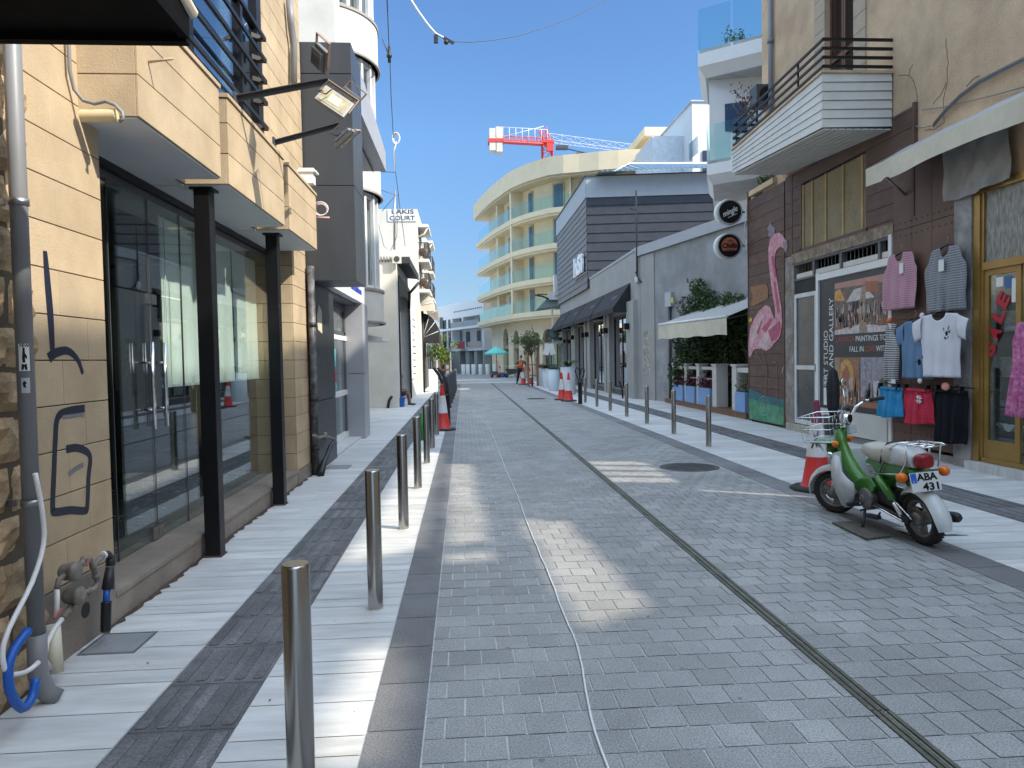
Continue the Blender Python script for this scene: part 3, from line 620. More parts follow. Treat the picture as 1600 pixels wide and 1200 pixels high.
b = MB(); ribbon(b, wy((107, 741), (118, 732), (130, 726)), .03, x=-2.1975); part(t, 'graffiti_smear', b, mat('faint_paint', (.2, .19, .2), .7)); b = MB(); ribbon(b, wy((97, 652), (125, 648), (131, 650)), .02, x=-2.1975); part(t, 'graffiti_smear', b, mat('faint_paint', (.2, .19, .2), .7))
# things on this facade
t = thing('conduit_stub', 'short beige plastic pipe end with a grey cable under the corner of the first parapet', 'pipe', (-2.1, 4.27, 3.0))
A = YP(128, 181, 4.28); B_ = YP(182, 180, 4.28); b = MB(); b.tube([A, B_], .036, 16, caps=False); b.tube([B_, A], .031, 16, caps=True); part(t, 'pipe', b, mat('pvc_cream', (.6, .5, .3), .6, var=.1, vs=8))
P = [XP(*q, -2.17) for q in [(106, 20), (107, 60), (109, 110), (116, 140)]]+[YP(*q, 4.25) for q in [(130, 157), (148, 162), (165, 158), (180, 164), (191, 176), (193, 185), (186, 190)]]
b = MB(); b.tube(P, .011, 8); part(t, 'cable', b, pc)
b = MB(); b.cyl((-1.86, 4.48, 3.425), (-1.70, 4.46, 3.44), .008, n=8); single('iron_peg', 'small iron peg sticking out of the first stone parapet', 'peg', b, beige, L=(-1.86, 4.48, 3.42))
# floodlights on two arms
lens = mat('lamp_lens', (.30, .26, .15), .25, var=.3, vs=20); lh = mat('lamp_housing', (.22, .21, .20), .5, .5)
def arm(A, B_, label):
    t = thing('lamp_arm', label, 'bracket', A); A, B_ = Vector(A), Vector(B_); d = (B_-A); q = d.to_track_quat('X', 'Z').to_matrix(); c = (A+B_)/2
    b = MB(); b.obox(c+q@Vector((0, 0, .022)), (d.length, .04, .006), q); b.obox(c+q@Vector((0, .02, 0)), (d.length, .006, .04), q); part(t, 'bar', b, dgrey)
    b = MB(); b.obox(A, (.02, .08, .10), (0, 0, 0)); part(t, 'wall_plate', b, dgrey)
    b = MB(); b.tube([B_+Vector(p) for p in [(0, 0, 0), (-.1, -.02, -.09), (-.02, -.03, -.12), (.05, 0, -.05)]], .006, 6); part(t, 'cable', b, blackp)
arm((-1.87, 6.2, 3.83), (-1.10, 6.22, 3.99), 'nearer of the two dark steel arms carrying floodlights over the parapet'); arm((-1.87, 7.42, 3.83), (-1.22, 7.45, 4.02), 'farther of the two dark steel arms carrying floodlights over the parapet')
def flood(P, rot, label, s=1., piv=None):
    t = thing('floodlight', label, 'floodlight', P, 'floodlights on the arms'); t.rotation_euler = rot; o = OFF[t]; f = lambda v: o+Vector(v)
    w, h, d = .15*s, .11*s, .03
    b = MB(); b.box(o.x-w, o.y-.02, o.z-h, o.x+w, o.y+.02, o.z+h); part(t, 'housing', b, lh, bevel=.006)
    b = MB(); b.box(o.x-w*.85, o.y-.024, o.z-h*.8, o.x+w*.85, o.y-.0205, o.z+h*.8); l = part(t, 'lens', b, lens); b = MB(); b.box(o.x-w*.35, o.y-.027, o.z-h*.45, o.x+w*.35, o.y-.0245, o.z+h*.45); part(l, 'led_plate', b, mat('led', (.6, .55, .3), .4))
    b = MB()
    for i in range(9): xx = o.x-w*.7+i*w*.175; b.box(xx-.004, o.y+.021, o.z-h*.7, xx+.004, o.y+.06, o.z+h*.7)
    part(t, 'cooling_fins', b, lh)
    b = MB(); b.box(o.x-w-.012, o.y-.01, o.z-.02, o.x-w-.004, o.y+.01, o.z+h+.07); b.box(o.x+w+.004, o.y-.01, o.z-.02, o.x+w+.012, o.y+.01, o.z+h+.07); b.box(o.x-w-.012, o.y-.012, o.z+h+.071, o.x+w+.012, o.y+.012, o.z+h+.078); part(t, 'bracket', b, mat('bracket_rust', (.28, .2, .15), .7))
P1 = YP(503, 92, 6.25); P2 = YP(522, 160, 6.3); P3 = YP(543, 155, 7.45); P4 = YP(541, 217, 7.45)
flood(P1, (R_(-12), R_(-38), R_(128)), 'topmost floodlight pointing away above the nearer arm', .85); flood(P2, (R_(-28), R_(32), R_(10)), 'floodlight with its lens facing the viewer under the nearer arm', .95)
flood(P3, (R_(20), R_(-40), R_(150)), 'floodlight seen from its finned back behind the lens facing one', .8); flood(P4, (R_(70), R_(35), R_(160)), 'lowest floodlight tilted down below the farther arm', .85)
t = thing('cable_coil', 'coil of pink and white cable on the end of the last stone parapet', 'cable coil', (-1.9, 9.45, 3.3))
c = YP(503, 326, 9.5)
for k in range(4):
    b = MB(); b.tube([c+Vector((.10*math.cos(a*.3927+k)*(1-.1*k)-.02, .02*k, .09*math.sin(a*.3927+k)*(1-.08*k))) for a in range(16)], .006, 5, closed=True); part(t, 'cable_loop', b, mat('cable_pink', (.5, .3, .3), .6) if k % 2 else white)
b = MB(); b.cyl(YP(488, 340, 9.45), YP(515, 340, 9.45), .012, n=6); part(t, 'pipe', b, MATS['cable_pink'])
c = YP(487, 283, 9.5); b = MB(); b.box(c.x-.12, 9.35, c.z-.06, c.x+.05, 9.5, c.z+.08); b.box(c.x-.15, 9.33, c.z+.08, c.x+.09, 9.52, c.z+.10); b.box(c.x-.13, 9.34, c.z+.10, c.x+.06, 9.51, c.z+.13); single('junction_box', 'small white box with ribbed lid on the far end of the stone parapet', 'junction box', b, white, L=(c.x, 9.45, c.z))
t = thing('drainpipe', 'black downpipe between the stone shop and the grey metal building', 'drainpipe', (-2.14, 10.12, 0))
dp = mat('old_black_pipe', (.03, .03, .034), .5, var=.3, vs=9, tint=(.35, .35, .35, 1), tv=.5); b = MB(); b.cyl((-2.12, 10.2, .01), (-2.12, 10.2, 2.95), .05, n=14); part(t, 'pipe', b, dp)
for z in (.35, 1.05, 2.1): b = MB(); b.lathe((-2.12, 10.2, z), [(.052, 0), (.06, 0), (.06, .06), (.052, .06)], 14, caps=False); part(t, 'collar', b, blackp)
b = MB(); b.tube([XP(452, 0, -2.13), XP(455, 40, -2.13), XP(459, 70, -2.13), XP(459, 130, -2.13)], .045, 10); single('drainpipe', 'curved dark pipe at the top edge above the grey box', 'drainpipe', b, pc, L=(-2.13, 9.9, 6))
t = thing('water_fitting', 'small water meter with a black fitting at the foot of the black downpipe', 'pipe fitting', (-2.0, 10.5, 0))
b = MB(); b.tube([XP(*q, -2.05) for q in [(490, 680), (498, 684), (506, 682), (516, 684), (524, 688)]], .022, 8); b.sph(XP(508, 681, -2.04), .06, 10, sc=(.6, 1, 1)); part(t, 'meter_body', b, brz)
b = MB(); b.tube([XP(*q, -2.03) for q in [(523, 688), (516, 698), (511, 712), (506, 722), (501, 742)]], [.02, .035, .028, .045, .05], 10); part(t, 'elbow', b, blackp)
# ================================================================== LEFT: grey metal clad building
t = thing('grey_metal_building', 'building clad in dark grey metal with a projecting box and canopy over a glass door', 'building', (-2.3, 12.5, 0))
b = MB(); b.box(-7, 10.26, 0, -2.7, 15.6, 2.75); b.box(-7, 11.3, 2.75, -2.2, 15.6, 5.9); part(t, 'body', b, alu_gr)
def clad(b, x0, y0, z0, x1, y1, z1, zj, xj=()):
    zz = [z0]+list(zj)+[z1]
    for i in range(len(zz)-1): b.box(x0, y0, zz[i]+(.005 if i else 0), x1, y1, zz[i+1]-(.005 if i < len(zz)-2 else 0))
zj = [YP(500, 290, 10.3).z, YP(500, 115, 10.3).z]
b = MB(); clad(b, -3.6, 10.3, 2.76, -1.50, 11.25, 6.1, zj); part(t, 'projecting_box', b, alu_gr, bevel=.004)
b = MB(); b.box(-3.5, 10.33, 2.8, -1.53, 11.2, 6.05); part(t, 'joint_backing', b, mat('joint_light', (.5, .5, .5), .6))
b = MB(); b.hexa([(-2.19, 11.25, 5.42), (-1.50, 11.25, 5.42), (-1.50, 14.75, 5.46), (-2.19, 14.75, 5.46), (-2.19, 11.25, 6.1), (-1.50, 11.25, 6.1), (-1.50, 14.75, 5.86), (-2.19, 14.75, 5.86)]); c_ = part(t, 'canopy', b, alu_lt, bevel=.004)
b = MB(); b.box(-1.75, 11.3, 5.405, -1.73, 14.6, 5.43)
for y in (12.6, 13.8): b.lathe((-1.95, y, 5.40), [(.05, 0), (.05, .03)], 12)
part(c_, 'downlight', b, blackm)
b = MB(); b.box(-2.7, 10.27, 0, -2.14, 12.0, 1.02); b.box(-2.7, 10.27, 1.03, -2.14, 12.0, 2.75); part(t, 'dark_jamb', b, mat('jamb_grey', (.045, .046, .052), .4, .3))
sg = MB(); sg.box(-2.7, 11.0, 2.80, -2.06, 15.3, 3.30); s_ = part(t, 'sign_board', sg, mat('sign_white', (.66, .68, .72), .4)); blue = mat('sign_blue', (.03, .06, .42), .5); rd = mat('sign_red', (.6, .03, .04), .5)
text(s_, 'lettering', 'SEMI', (-2.058, 11.9, 2.98), Y1, Z1, .24, blue, depth=.006, bold=.02); text(s_, 'lettering', 'Ltd', (-2.058, 12.85, 2.98), Y1, Z1, .2, rd, depth=.006, bold=.02); text(s_, 'lettering', 'www.semiltd.com', (-2.058, 13.4, 2.96), Y1, Z1, .13, blue, depth=.006, bold=.02)
b = MB(); b.lathe((-2.055, 11.7, 3.07), [(.09, 0), (.09, .005)], 12, axis='x'); part(s_, 'emblem', b, rd)
b = MB(); b.box(-2.42, 14.85, 0, -2.06, 15.6, 1.35); b.box(-2.42, 14.85, 1.36, -2.06, 15.6, 2.80); part(t, 'corner_pillar', b, alu_lt, bevel=.004)
dx = -2.44; q0 = XP(515, 690, dx); q1 = XP(545, 690, dx); d0, d1 = q0.y, q1.y
b = MB(); b.box(dx-.05, 12.0, 2.62, dx+.02, 14.85, 2.80); b.box(dx-.05, 12.0, 0, dx+.02, 12.08, 2.62); b.box(dx-.05, d0-.12, 0, dx+.03, d0-.05, 2.62); b.box(dx-.05, d1+.04, 0, dx+.03, d1+.12, 2.62); b.box(dx-.05, 14.7, 0, dx+.02, 14.85, 2.62); b.box(dx-.05, d0-.05, 2.14, dx+.02, d1+.04, 2.20); part(t, 'shopfront_frame', b, alu_dk)
b = MB(); z0, z1, zm = .06, 2.12, .98
b.box(dx-.03, d0-.04, z0, dx+.04, d0+.05, z1); b.box(dx-.03, d1-.05, z0, dx+.04, d1+.03, z1); b.box(dx-.03, d0+.05, z1-.09, dx+.04, d1-.05, z1); b.box(dx-.03, d0+.05, zm-.05, dx+.04, d1-.05, zm+.05); b.box(dx-.03, d0+.05, z0, dx+.04, d1-.05, z0+.12); dd = part(t, 'white_door', b, white)
b = MB(); b.box(dx, d0+.05, z0+.12, dx+.01, d1-.05, z1-.09); part(dd, 'door_glass', b, glass); b = MB(); b.cyl((dx+.05, d0+.02, zm+.02), (dx+.05, d0+.2, zm+.02), .015, n=6); part(dd, 'door_handle', b, blackm)
b = MB()
for i, (yy, zz, w, h, mm) in enumerate([(.25, 1.5, .5, .35, 0), (.3, 1.28, .3, .2, 1), (.5, 1.22, .25, .2, 2), (.25, 1.7, .4, .18, 3), (.3, 1.05, .5, .15, 0)]): b.box(dx+.012, d0+yy, zz, dx+.014, d0+yy+w, zz+h, mm)
part(dd, 'poster', b, [mat('poster_teal', (.15, .5, .5), .6), mat('poster_orange', (.7, .25, .04), .6), rd, mat('poster_green', (.2, .5, .2), .6)])
for a, c in [(12.08, d0-.12), (d1+.12, 14.7)]: b = MB(); b.box(dx-.005, a, .05, dx+.005, c, 2.62); part(t, 'pane', b, glass)
b = MB(); b.box(dx-.005, d0-.05, 2.2, dx+.005, d1+.04, 2.62); part(t, 'pane', b, glass)
b = MB(); b.box(-2.6, 12.0, .0, -2.14, 14.85, .05); part(t, 'door_step', b, marble)
b = MB(); p = XP(497, 515, -2.135); b.add([p+Vector(v) for v in [(0, 0, 0), (0, .3, -.05), (0, .32, .3), (0, .1, .38), (0, -.05, .2)]], [(0, 1, 2, 3, 4)]); part(t, 'paper_scrap', b, canvas)
b = MB(); b.box(-3.6, 12.0, 0, -3.5, 14.85, 2.8); part(t, 'interior_wall', b, mat('interior_green', (.25, .32, .28), .8))
# ================================================================== LEFT: white house with round bays
t = thing('white_bay_house', 'white rendered house with a tall rounded bay of windows beyond the grey metal building', 'building', (-3.4, 18, 0))
b = MB(); b.box(-9, 15.62, 0, -3.4, 24.4, 13); b.box(-3.4, 15.62, 5.5, -2.6, 16.3, 13); part(t, 'wall', b, offwh)
bc = Vector((-3.35, 17.6, 0)); br = 1.42
def arc(b, r, z0, z1, mi=0, a0=-100, a1=100, n=30, r0=None):
    def P(a, rr, z): return Vector((bc.x+rr*math.cos(R_(a)), bc.y+rr*math.sin(R_(a)), z))
    A = [a0+(a1-a0)*i/n for i in range(n+1)]; o = [P(a, r, z0) for a in A]+[P(a, r, z1) for a in A]; m_ = n+1
    b.add(o, [(i, i+1, i+1+m_, i+m_) for i in range(n)], mi, True)
    ri = r-.25 if r0 is None else r0
    for z in (z0, z1): b.add([P(a, r, z) for a in A]+[P(a, ri, z) for a in A], [(i, i+1, i+1+m_, i+m_) for i in range(n)], mi)
for k, (z0, z1) in enumerate([(2.5, 3.3), (5.55, 6.75), (8.6, 9.6), (11.5, 12.4)]):
    b = MB(); arc(b, br, z0, z1, r0=0); sp = part(t, 'bay_spandrel', b, offwh); b = MB(); arc(b, br+.05, z0+.0, z0+.05, r0=br-.1); arc(b, br+.03, z1-.04, z1+.02, r0=br-.2); part(sp, 'lip', b, mat('lip_grey', (.3, .28, .25), .8))
for z0, z1 in [(3.3, 5.55), (6.75, 8.6), (9.6, 11.5)]:
    b = MB(); arc(b, br-.16, z0, z1, n=24); gp = part(t, 'bay_window', b, glass_w); b = MB(); arc(b, br-.11, z0, z0+.1); arc(b, br-.11, z1-.12, z1)
    for a in range(-96, 97, 16):
        p = bc+Vector(((br-.12)*math.cos(R_(a)), (br-.12)*math.sin(R_(a)), 0)); b.obox(p+Z1*(z0+z1)/2, (.09, .07, z1-z0), (0, 0, R_(a)))
    part(gp, 'frame', b, white); b = MB(); arc(b, br-.3, z0, z1, 0, n=12); part(gp, 'curtain', b, mat('curtain_grey', (.34, .35, .33), .9, var=.2, vs=8, stretch=(5, 5, .1)))
b = MB(); b.hexa([(-3.4, 18.6, 2.13), (-2.08, 18.6, 2.13), (-2.08, 20.4, 2.13), (-3.4, 20.4, 2.13), (-3.4, 18.6, 2.42), (-2.08, 18.6, 2.22), (-2.08, 20.4, 2.22), (-3.4, 20.4, 2.42)]); single('door_canopy', 'small white wedge canopy below the rounded bay', 'canopy', b, white, L=(-3, 19.4, 2.1))
# ================================================================== LEFT: cream wall, gate
t = thing('cream_wall_building', 'low cream rendered building with a tall black gate on its street side', 'building', (-3, 28, 0))
b = MB(); b.box(-3.9, 24.45, 0, -2.24, 25.1, 5.15); b.box(-3.9, 24.45, 5.15, -3.0, 25.1, 5.4); b.box(-3.9, 25.1, 0, -3.2, 34, 5.0); b.box(-3.2, 25.1, 4.3, -2.25, 30.3, 5.0); b.box(-3.2, 30.3, 0, -2.25, 34, 5.0); part(t, 'wall', b, offwh)
b = MB(); b.box(-2.75, 25.1, 0, -2.70, 30.3, 4.3)
for y in (25.9, 27, 28.1, 29.2): b.box(-2.70, y, 0, -2.66, y+.08, 4.3)
part(t, 'gate', b, navy_m)
b = MB(); b.box(-2.25, 25.11, 0, -2.2, 25.4, 4.6); b.box(-2.25, 30.1, 0, -2.2, 30.3, 4.6); b.box(-2.25, 25.4, 4.05, -2.2, 30.1, 4.6); part(t, 'gate_frame', b, blackm)
b = MB()
for i in range(22):
    y = 25.0+i*.22; b.hexa([(-2.45, y, 5.02), (-1.80, y, 4.96), (-1.80, y+.11, 4.96), (-2.45, y+.11, 5.02), (-2.45, y, 5.06), (-1.80, y, 5.0), (-1.80, y+.11, 5.0), (-2.45, y+.11, 5.06)]); b.hexa([(-2.45, y+.11, 5.06), (-1.80, y+.11, 5.0), (-1.80, y+.22, 5.0), (-2.45, y+.22, 5.06), (-2.45, y+.11, 5.10), (-1.80, y+.11, 5.04), (-1.80, y+.22, 5.04), (-2.45, y+.22, 5.10)])
b.box(-1.83, 24.95, 4.93, -1.79, 29.85, 5.16); b.box(-2.5, 24.93, 4.98, -1.79, 24.97, 5.2); c_ = part(t, 'corrugated_awning', b, mat('awning_iron', (.035, .035, .04), .6))
b = MB(); P = [YP(*q, 29.5) for q in [(655, 441), (640, 458), (639, 483)]]; b.tube(P, .06, 8); part(t, 'gutter_pipe', b, blackm)
b = MB(); p = YP(600, 406, 24.4); 
for i in range(5): b.tube([p+Vector((-.25+i*.1, 0, -.05)), p+Vector((-.2+i*.1, -.03, .12)), p+Vector((-.16+i*.1, 0, -.07))], .018, 5)
part(t, 'wall_mark', b, dgrey)
b = MB(); b.box(-2.248, 31.0, .8, -2.2, 33.6, 4.3); sb = part(t, 'notice_board', b, white); b = MB()
for i in range(9): b.box(-2.199, 31.3, 1.0+i*.3, -2.195, 31.3+random.uniform(1, 2), 1.05+i*.3)
part(sb, 'text_line', b, dgrey)
b = MB(); p = GP(633, 630); b.tube([(-2.6, 24.3, 0), (-2.55, 24.3, .25), (-2.45, 24.25, .4)], .05, 8); single('water_fitting', 'small black pipe stub at the foot of the cream wall', 'pipe fitting', b, blackp, L=(-2.6, 24.3, 0))
t = thing('air_conditioner', 'small cream outdoor unit under the black corrugated awning', 'air conditioner', (-2.3, 24.5, 4.6)); p = YP(620, 405, 24.3); b = MB(); b.box(p.x-.14, 24.25, p.z-.14, p.x+.14, 24.44, p.z+.14); part(t, 'casing', b, offwh)
b = MB(); b.lathe((p.x, 24.24, p.z), [(.10, 0), (.10, .012)], 14, axis='y'); part(t, 'fan_grille', b, dgrey)
# ================================================================== LEFT: apartment block with painted name
t = thing('white_apartment_block', 'white apartment block with its name painted on the gable and small balconies to the street', 'building', (-3, 38, 0))
b = MB(); b.box(-9, 34.02, 0, -2.05, 46, 8.75); b.box(-9, 34.0, 8.75, -4.0, 36, 9.0); part(t, 'wall', b, offwh)
b = MB(); P0 = YP(606, 346, 34.0); P1 = YP(650, 328, 34.0); b.box(P0.x, 33.985, P0.z, P1.x, 34.015, 8.72); nb = part(t, 'name_board', b, white)
ink = mat('sign_ink', (.07, .08, .10), .7); text(nb, 'lettering', 'LAKIS', (P0.x+.17, 33.98, P0.z+.36), X1, Z1, .2, ink, depth=.006, width=P1.x-P0.x-.3, bold=.015); text(nb, 'lettering', 'COURT', (P0.x+.08, 33.98, P0.z+.06), X1, Z1, .2, ink, depth=.006, width=P1.x-P0.x-.15, bold=.015)
for k, z in enumerate([8.1, 6.45, 5.0]):
    for j, y in enumerate((34.3, 39)):
        b = MB(); b.box(-2.05, y, z-.14, -1.55, y+3, z); bl = part(t, 'balcony', b, offwh)
        if k:
            b = MB()
            for i in range(14): b.box(-1.60, y+.05+i*.21, z, -1.58, y+.07+i*.21, z+.75)
            for i in range(6): b.box(-2.02+i*.08, y+.03, z, -2.0+i*.08, y+.05, z+.75)
            b.box(-2.05, y+.02, z+.75, -1.57, y+.06, z+.79); b.box(-1.61, y, z+.75, -1.57, y+3, z+.79)
            part(bl, 'railing', b, dgrey); b = MB(); b.sph((-1.85, y+.3, z+.35), .22, 8); b.sph((-1.75, y+.9, z+.3), .2, 8); part(bl, 'pot_plant', b, mat('brown_plant', (.16, .10, .06), .9, var=.5, vs=10))
        else:
            b = MB(); b.tube([(-1.6, y+.1, z-.15), (-1.75, y+.1, z-.45), (-2.05, y+.1, z-.6)], .04, 6); part(bl, 'bracket', b, offwh)
for k, z in enumerate([6.9, 5.3]):
    b = MB(); b.box(-2.06, 35, z-.1, -2.03, 36, z+1.0); part(t, 'window', b, dgrey)
def dome_awning(x0, x1, y0, y1, z0, z1, m, label, nm='awning'):
    t = thing(nm, label, 'awning', (x0, (y0+y1)/2, z0)); b = MB()
    def fn(u, v): a = v*math.pi/2; return Vector((x0+(x1-x0)*math.sin(a), y0+(y1-y0)*u, z0+(z1-z0)*math.cos(a)))
    b.grid(fn, 8, 8); 
    for y in (y0, y1): b.add([Vector((x0, y, z0))]+[fn(0 if y == y0 else 1, i/8) for i in range(9)], [list(range(10))])
    part(t, 'canvas', b, m); b = MB(); b.box(x1-.01, y0, z0-.28, x1+.01, y1, z0); b.box(x0, y0-.01, z0-.28, x1, y0+.01, z0); part(t, 'valance', b, m)
    b = MB()
    for a in (15, 40, 65): b.tube([(x0, y0-.02, z0), (x0+(x1-x0)*math.cos(R_(a)), y0-.02, z0+(z1-z0)*math.sin(R_(a)))], .015, 5)
    part(t, 'rib', b, white)
dome_awning(-2.05, -1.22, 36.5, 39.5, 2.75, 4.0, canvas_b, 'black rounded awning over the left pavement below the small balconies')
dome_awning(-2.05, -1.45, 41.5, 44, 4.2, 5.3, mat('awning_taupe', (.28, .25, .22), .9), 'upper taupe rounded awning behind the black awning')
dome_awning(-2.05, -1.40, 35.2, 36.4, 4.3, 4.9, canvas, 'small cream scalloped awning above the black awning')
dome_awning(-2.1, -1.6, 48, 51, 2.4, 3.3, mat('awning_tan', (.55, .42, .2), .9), 'tan awning far down the left pavement')
t = thing('low_shop_row', 'low pale row of shops beyond the apartment block on the left', 'building', (-3, 54, 0)); b = MB(); b.box(-9, 46.02, 0, -2.12, 64, 4.6); part(t, 'wall', b, offwh)
for y in (36.2, 38, 40.2, 43, 47, 50.5, 54):
    b = MB(); b.box(-2.14, y, .1, -2.02 if y < 46 else -2.1, y+1.4, 2.5); part(t, 'shop_window', b, dgrey)
b = MB(); b.tube([(-1.98, 35.6, 0), (-1.98, 35.6, 4.2)], .05, 8); single('drainpipe', 'black downpipe beside the black rounded awning', 'drainpipe', b, blackm, L=(-1.98, 35.6, 0))
# seated person in the gateway
def skin_body(parent, name, joints, edges, m, label=None, sub=2):
    me = bpy.data.meshes.new(name); o3 = OFF[parent]
    me.from_pydata([tuple(Vector(j[0])-o3) for j in joints], edges, []); me.materials.append(m)
    o = bpy.data.objects.new(name, me); COL.objects.link(o); o.parent = parent; OFF[o] = o3
    s = o.modifiers.new('skin', 'SKIN'); s.use_smooth_shade = True
    for i, j in enumerate(joints):
        v = me.skin_vertices[0].data[i]; r = j[1]; v.radius = r if isinstance(r, tuple) else (r, r); v.use_root = (i == 0)
    m2 = o.modifiers.new('sub', 'SUBSURF'); m2.levels = sub; m2.render_levels = sub; return o
skin = mat('skin', (.30, .16, .10), .6, var=.08); hairm = mat('hair_dark', (.02, .015, .012), .7)
def hand(parent, w, d, pal, s=1.):
    """small hand: palm plus five unequal bent fingers grown from the wrist w towards d"""
    d = Vector(d).normalized(); p = Vector(pal).normalized(); a = d.cross(p); J = [(w, .022*s), (w+d*.05*s, (.035*s, .02*s))]; E = [(0, 1)]
    for i, (off, L) in enumerate([(-.028, .065), (-.01, .075), (.01, .07), (.028, .055)]):
        k = len(J); q = w+d*.085*s+a*off*s; J += [(q, .0105*s), (q+d*L*.5*s+p*.008*s, .0095*s), (q+d*L*.8*s+p*.035*s, .008*s)]; E += [(1, k), (k, k+1), (k+1, k+2)]
    k = len(J); J += [(w+d*.04*s-a*.045*s+p*.015*s, .011*s), (w+d*.075*s-a*.055*s+p*.03*s, .009*s)]; E += [(1, k), (k, k+1)]
    return skin_body(parent, 'hand', J, E, skin, sub=1)
def head(parent, c, fwd, s=1., m_hair=hairm, helmet=None):
    c = Vector(c); f = Vector(fwd).normalized(); r = f.cross(Z1); b = MB()
    def fn(u, v):
        th = math.pi*v; a = 2*math.pi*u; d = Vector((math.sin(th)*math.cos(a), math.sin(th)*math.sin(a), math.cos(th)))
        rx, ry, rz = .075, .095, .115
        if d.z < -.2: rx *= 1+.35*(d.z+.2); ry *= 1+.2*(d.z+.2)
        p = r*d.x*rx+f*d.y*ry+Z1*d.z*rz
        if d.y > .9 and -.25 < d.z < .1: p += f*.018
        return c+p*s
    b.grid(fn, 20, 14); h = part(parent, 'head', b, skin)
    b = MB()
    for k in (-1, 1): b.sph(c+(r*.032*k+f*.088+Z1*.012)*s, .012*s, 8)
    part(h, 'eyes', b, dgrey)
    b = MB(); b.obox(c+(f*.088-Z1*.05)*s, (.05*s, .012, .012), Matrix((r, f, Z1)).transposed()); part(h, 'mouth', b, mat('lips', (.3, .08, .07), .6))
    b = MB()
    for k in (-1, 1): b.sph(c+(r*.078*k-Z1*.0)*s, .02*s, 8, sc=(.5, 1, 1.4))
    part(h, 'ears', b, skin)
    b = MB(); b.grid(lambda u, v: c+(r*math.sin(math.pi*v*.5)*math.cos(2*math.pi*u)*.086+f*(math.sin(math.pi*v*.5)*math.sin(2*math.pi*u)*.10-.012)+Z1*(math.cos(math.pi*v*.5)*.125+.005))*s, 18, 8); part(h, 'hair' if not helmet else 'hard_hat', b, helmet or m_hair)
    return h
t = thing('person', 'person sitting in the black gateway in dark shirt and shorts with knees forward', 'person', (-2.35, 25.6, 0))
o = Vector((-2.45, 25.7, 0))
skin_body(t, 'body', [(o+Vector((0, 0, .38)), (.15, .12)), (o+Vector((.03, 0, .6)), (.13, .10)), (o+Vector((.08, 0, .82)), (.15, .09)), (o+Vector((.12, 0, .93)), .05),
   (o+Vector((.2, -.09, .40)), .085), (o+Vector((.45, -.10, .46)), .065), (o+Vector((.50, -.10, .25)), .052), (o+Vector((.52, -.10, .07)), .038), (o+Vector((.68, -.10, .04)), .035),
   (o+Vector((.2, .10, .40)), .085), (o+Vector((.42, .12, .46)), .065), (o+Vector((.44, .13, .25)), .052), (o+Vector((.44, .13, .07)), .038), (o+Vector((.60, .14, .04)), .035),
   (o+Vector((.08, -.18, .80)), .055), (o+Vector((.18, -.22, .58)), .042), (o+Vector((.36, -.12, .56)), .03), (o+Vector((.08, .18, .80)), .055), (o+Vector((.18, .22, .58)), .042), (o+Vector((.36, .12, .56)), .03)],
   [(0, 1), (1, 2), (2, 3), (0, 4), (4, 5), (5, 6), (6, 7), (7, 8), (0, 9), (9, 10), (10, 11), (11, 12), (12, 13), (2, 14), (14, 15), (15, 16), (2, 17), (17, 18), (18, 19)], skin)
skin_body(t, 'shirt', [(o+Vector((0, 0, .42)), (.165, .135)), (o+Vector((.03, 0, .62)), (.145, .115)), (o+Vector((.08, 0, .84)), (.155, .10)), (o+Vector((.08, -.17, .82)), .07), (o+Vector((.11, -.21, .72)), .06), (o+Vector((.08, .17, .82)), .07), (o+Vector((.11, .21, .72)), .06)], [(0, 1), (1, 2), (2, 3), (3, 4), (2, 5), (5, 6)], mat('shirt_dark', (.06, .035, .03), .9))
skin_body(t, 'shorts', [(o+Vector((0, 0, .36)), (.165, .13)), (o+Vector((.2, -.09, .40)), .1), (o+Vector((.4, -.10, .46)), .08), (o+Vector((.2, .10, .40)), .1), (o+Vector((.38, .12, .46)), .08)], [(0, 1), (1, 2), (0, 3), (3, 4)], mat('shorts_blue', (.03, .05, .12), .9))
head(t, o+Vector((.17, 0, 1.07)), (1, -.2, -.3)); hand(t, o+Vector((.36, -.12, .56)), (1, 0, -.5), (0, 0, -1)); hand(t, o+Vector((.36, .12, .56)), (1, 0, -.5), (0, 0, -1))
for dy, dx_ in ((-.10, .56), (.135, .48)): b = MB(); b.sph(o+Vector((dx_+.04, dy, .04)), .06, 10, sc=(2.1, .85, .7)); part(t, 'shoe', b, dgrey)
b = MB(); b.box(-2.7, 25.45, 0, -2.32, 25.95, .33); single('step_block', 'low stone step the person sits on in the gateway', 'step', b, conc_s, L=(-2.5, 25.7, 0))
b = MB(); b.lathe((-2.22, 24.9, 0), [(.13, 0), (.16, .3), (.165, .32), (.15, .32), (.12, .03)], 14); single('bucket', 'blue bucket beside the seated person at the gate', 'bucket', b, MATS['hose_blue'], L=(-2.22, 24.9, 0))
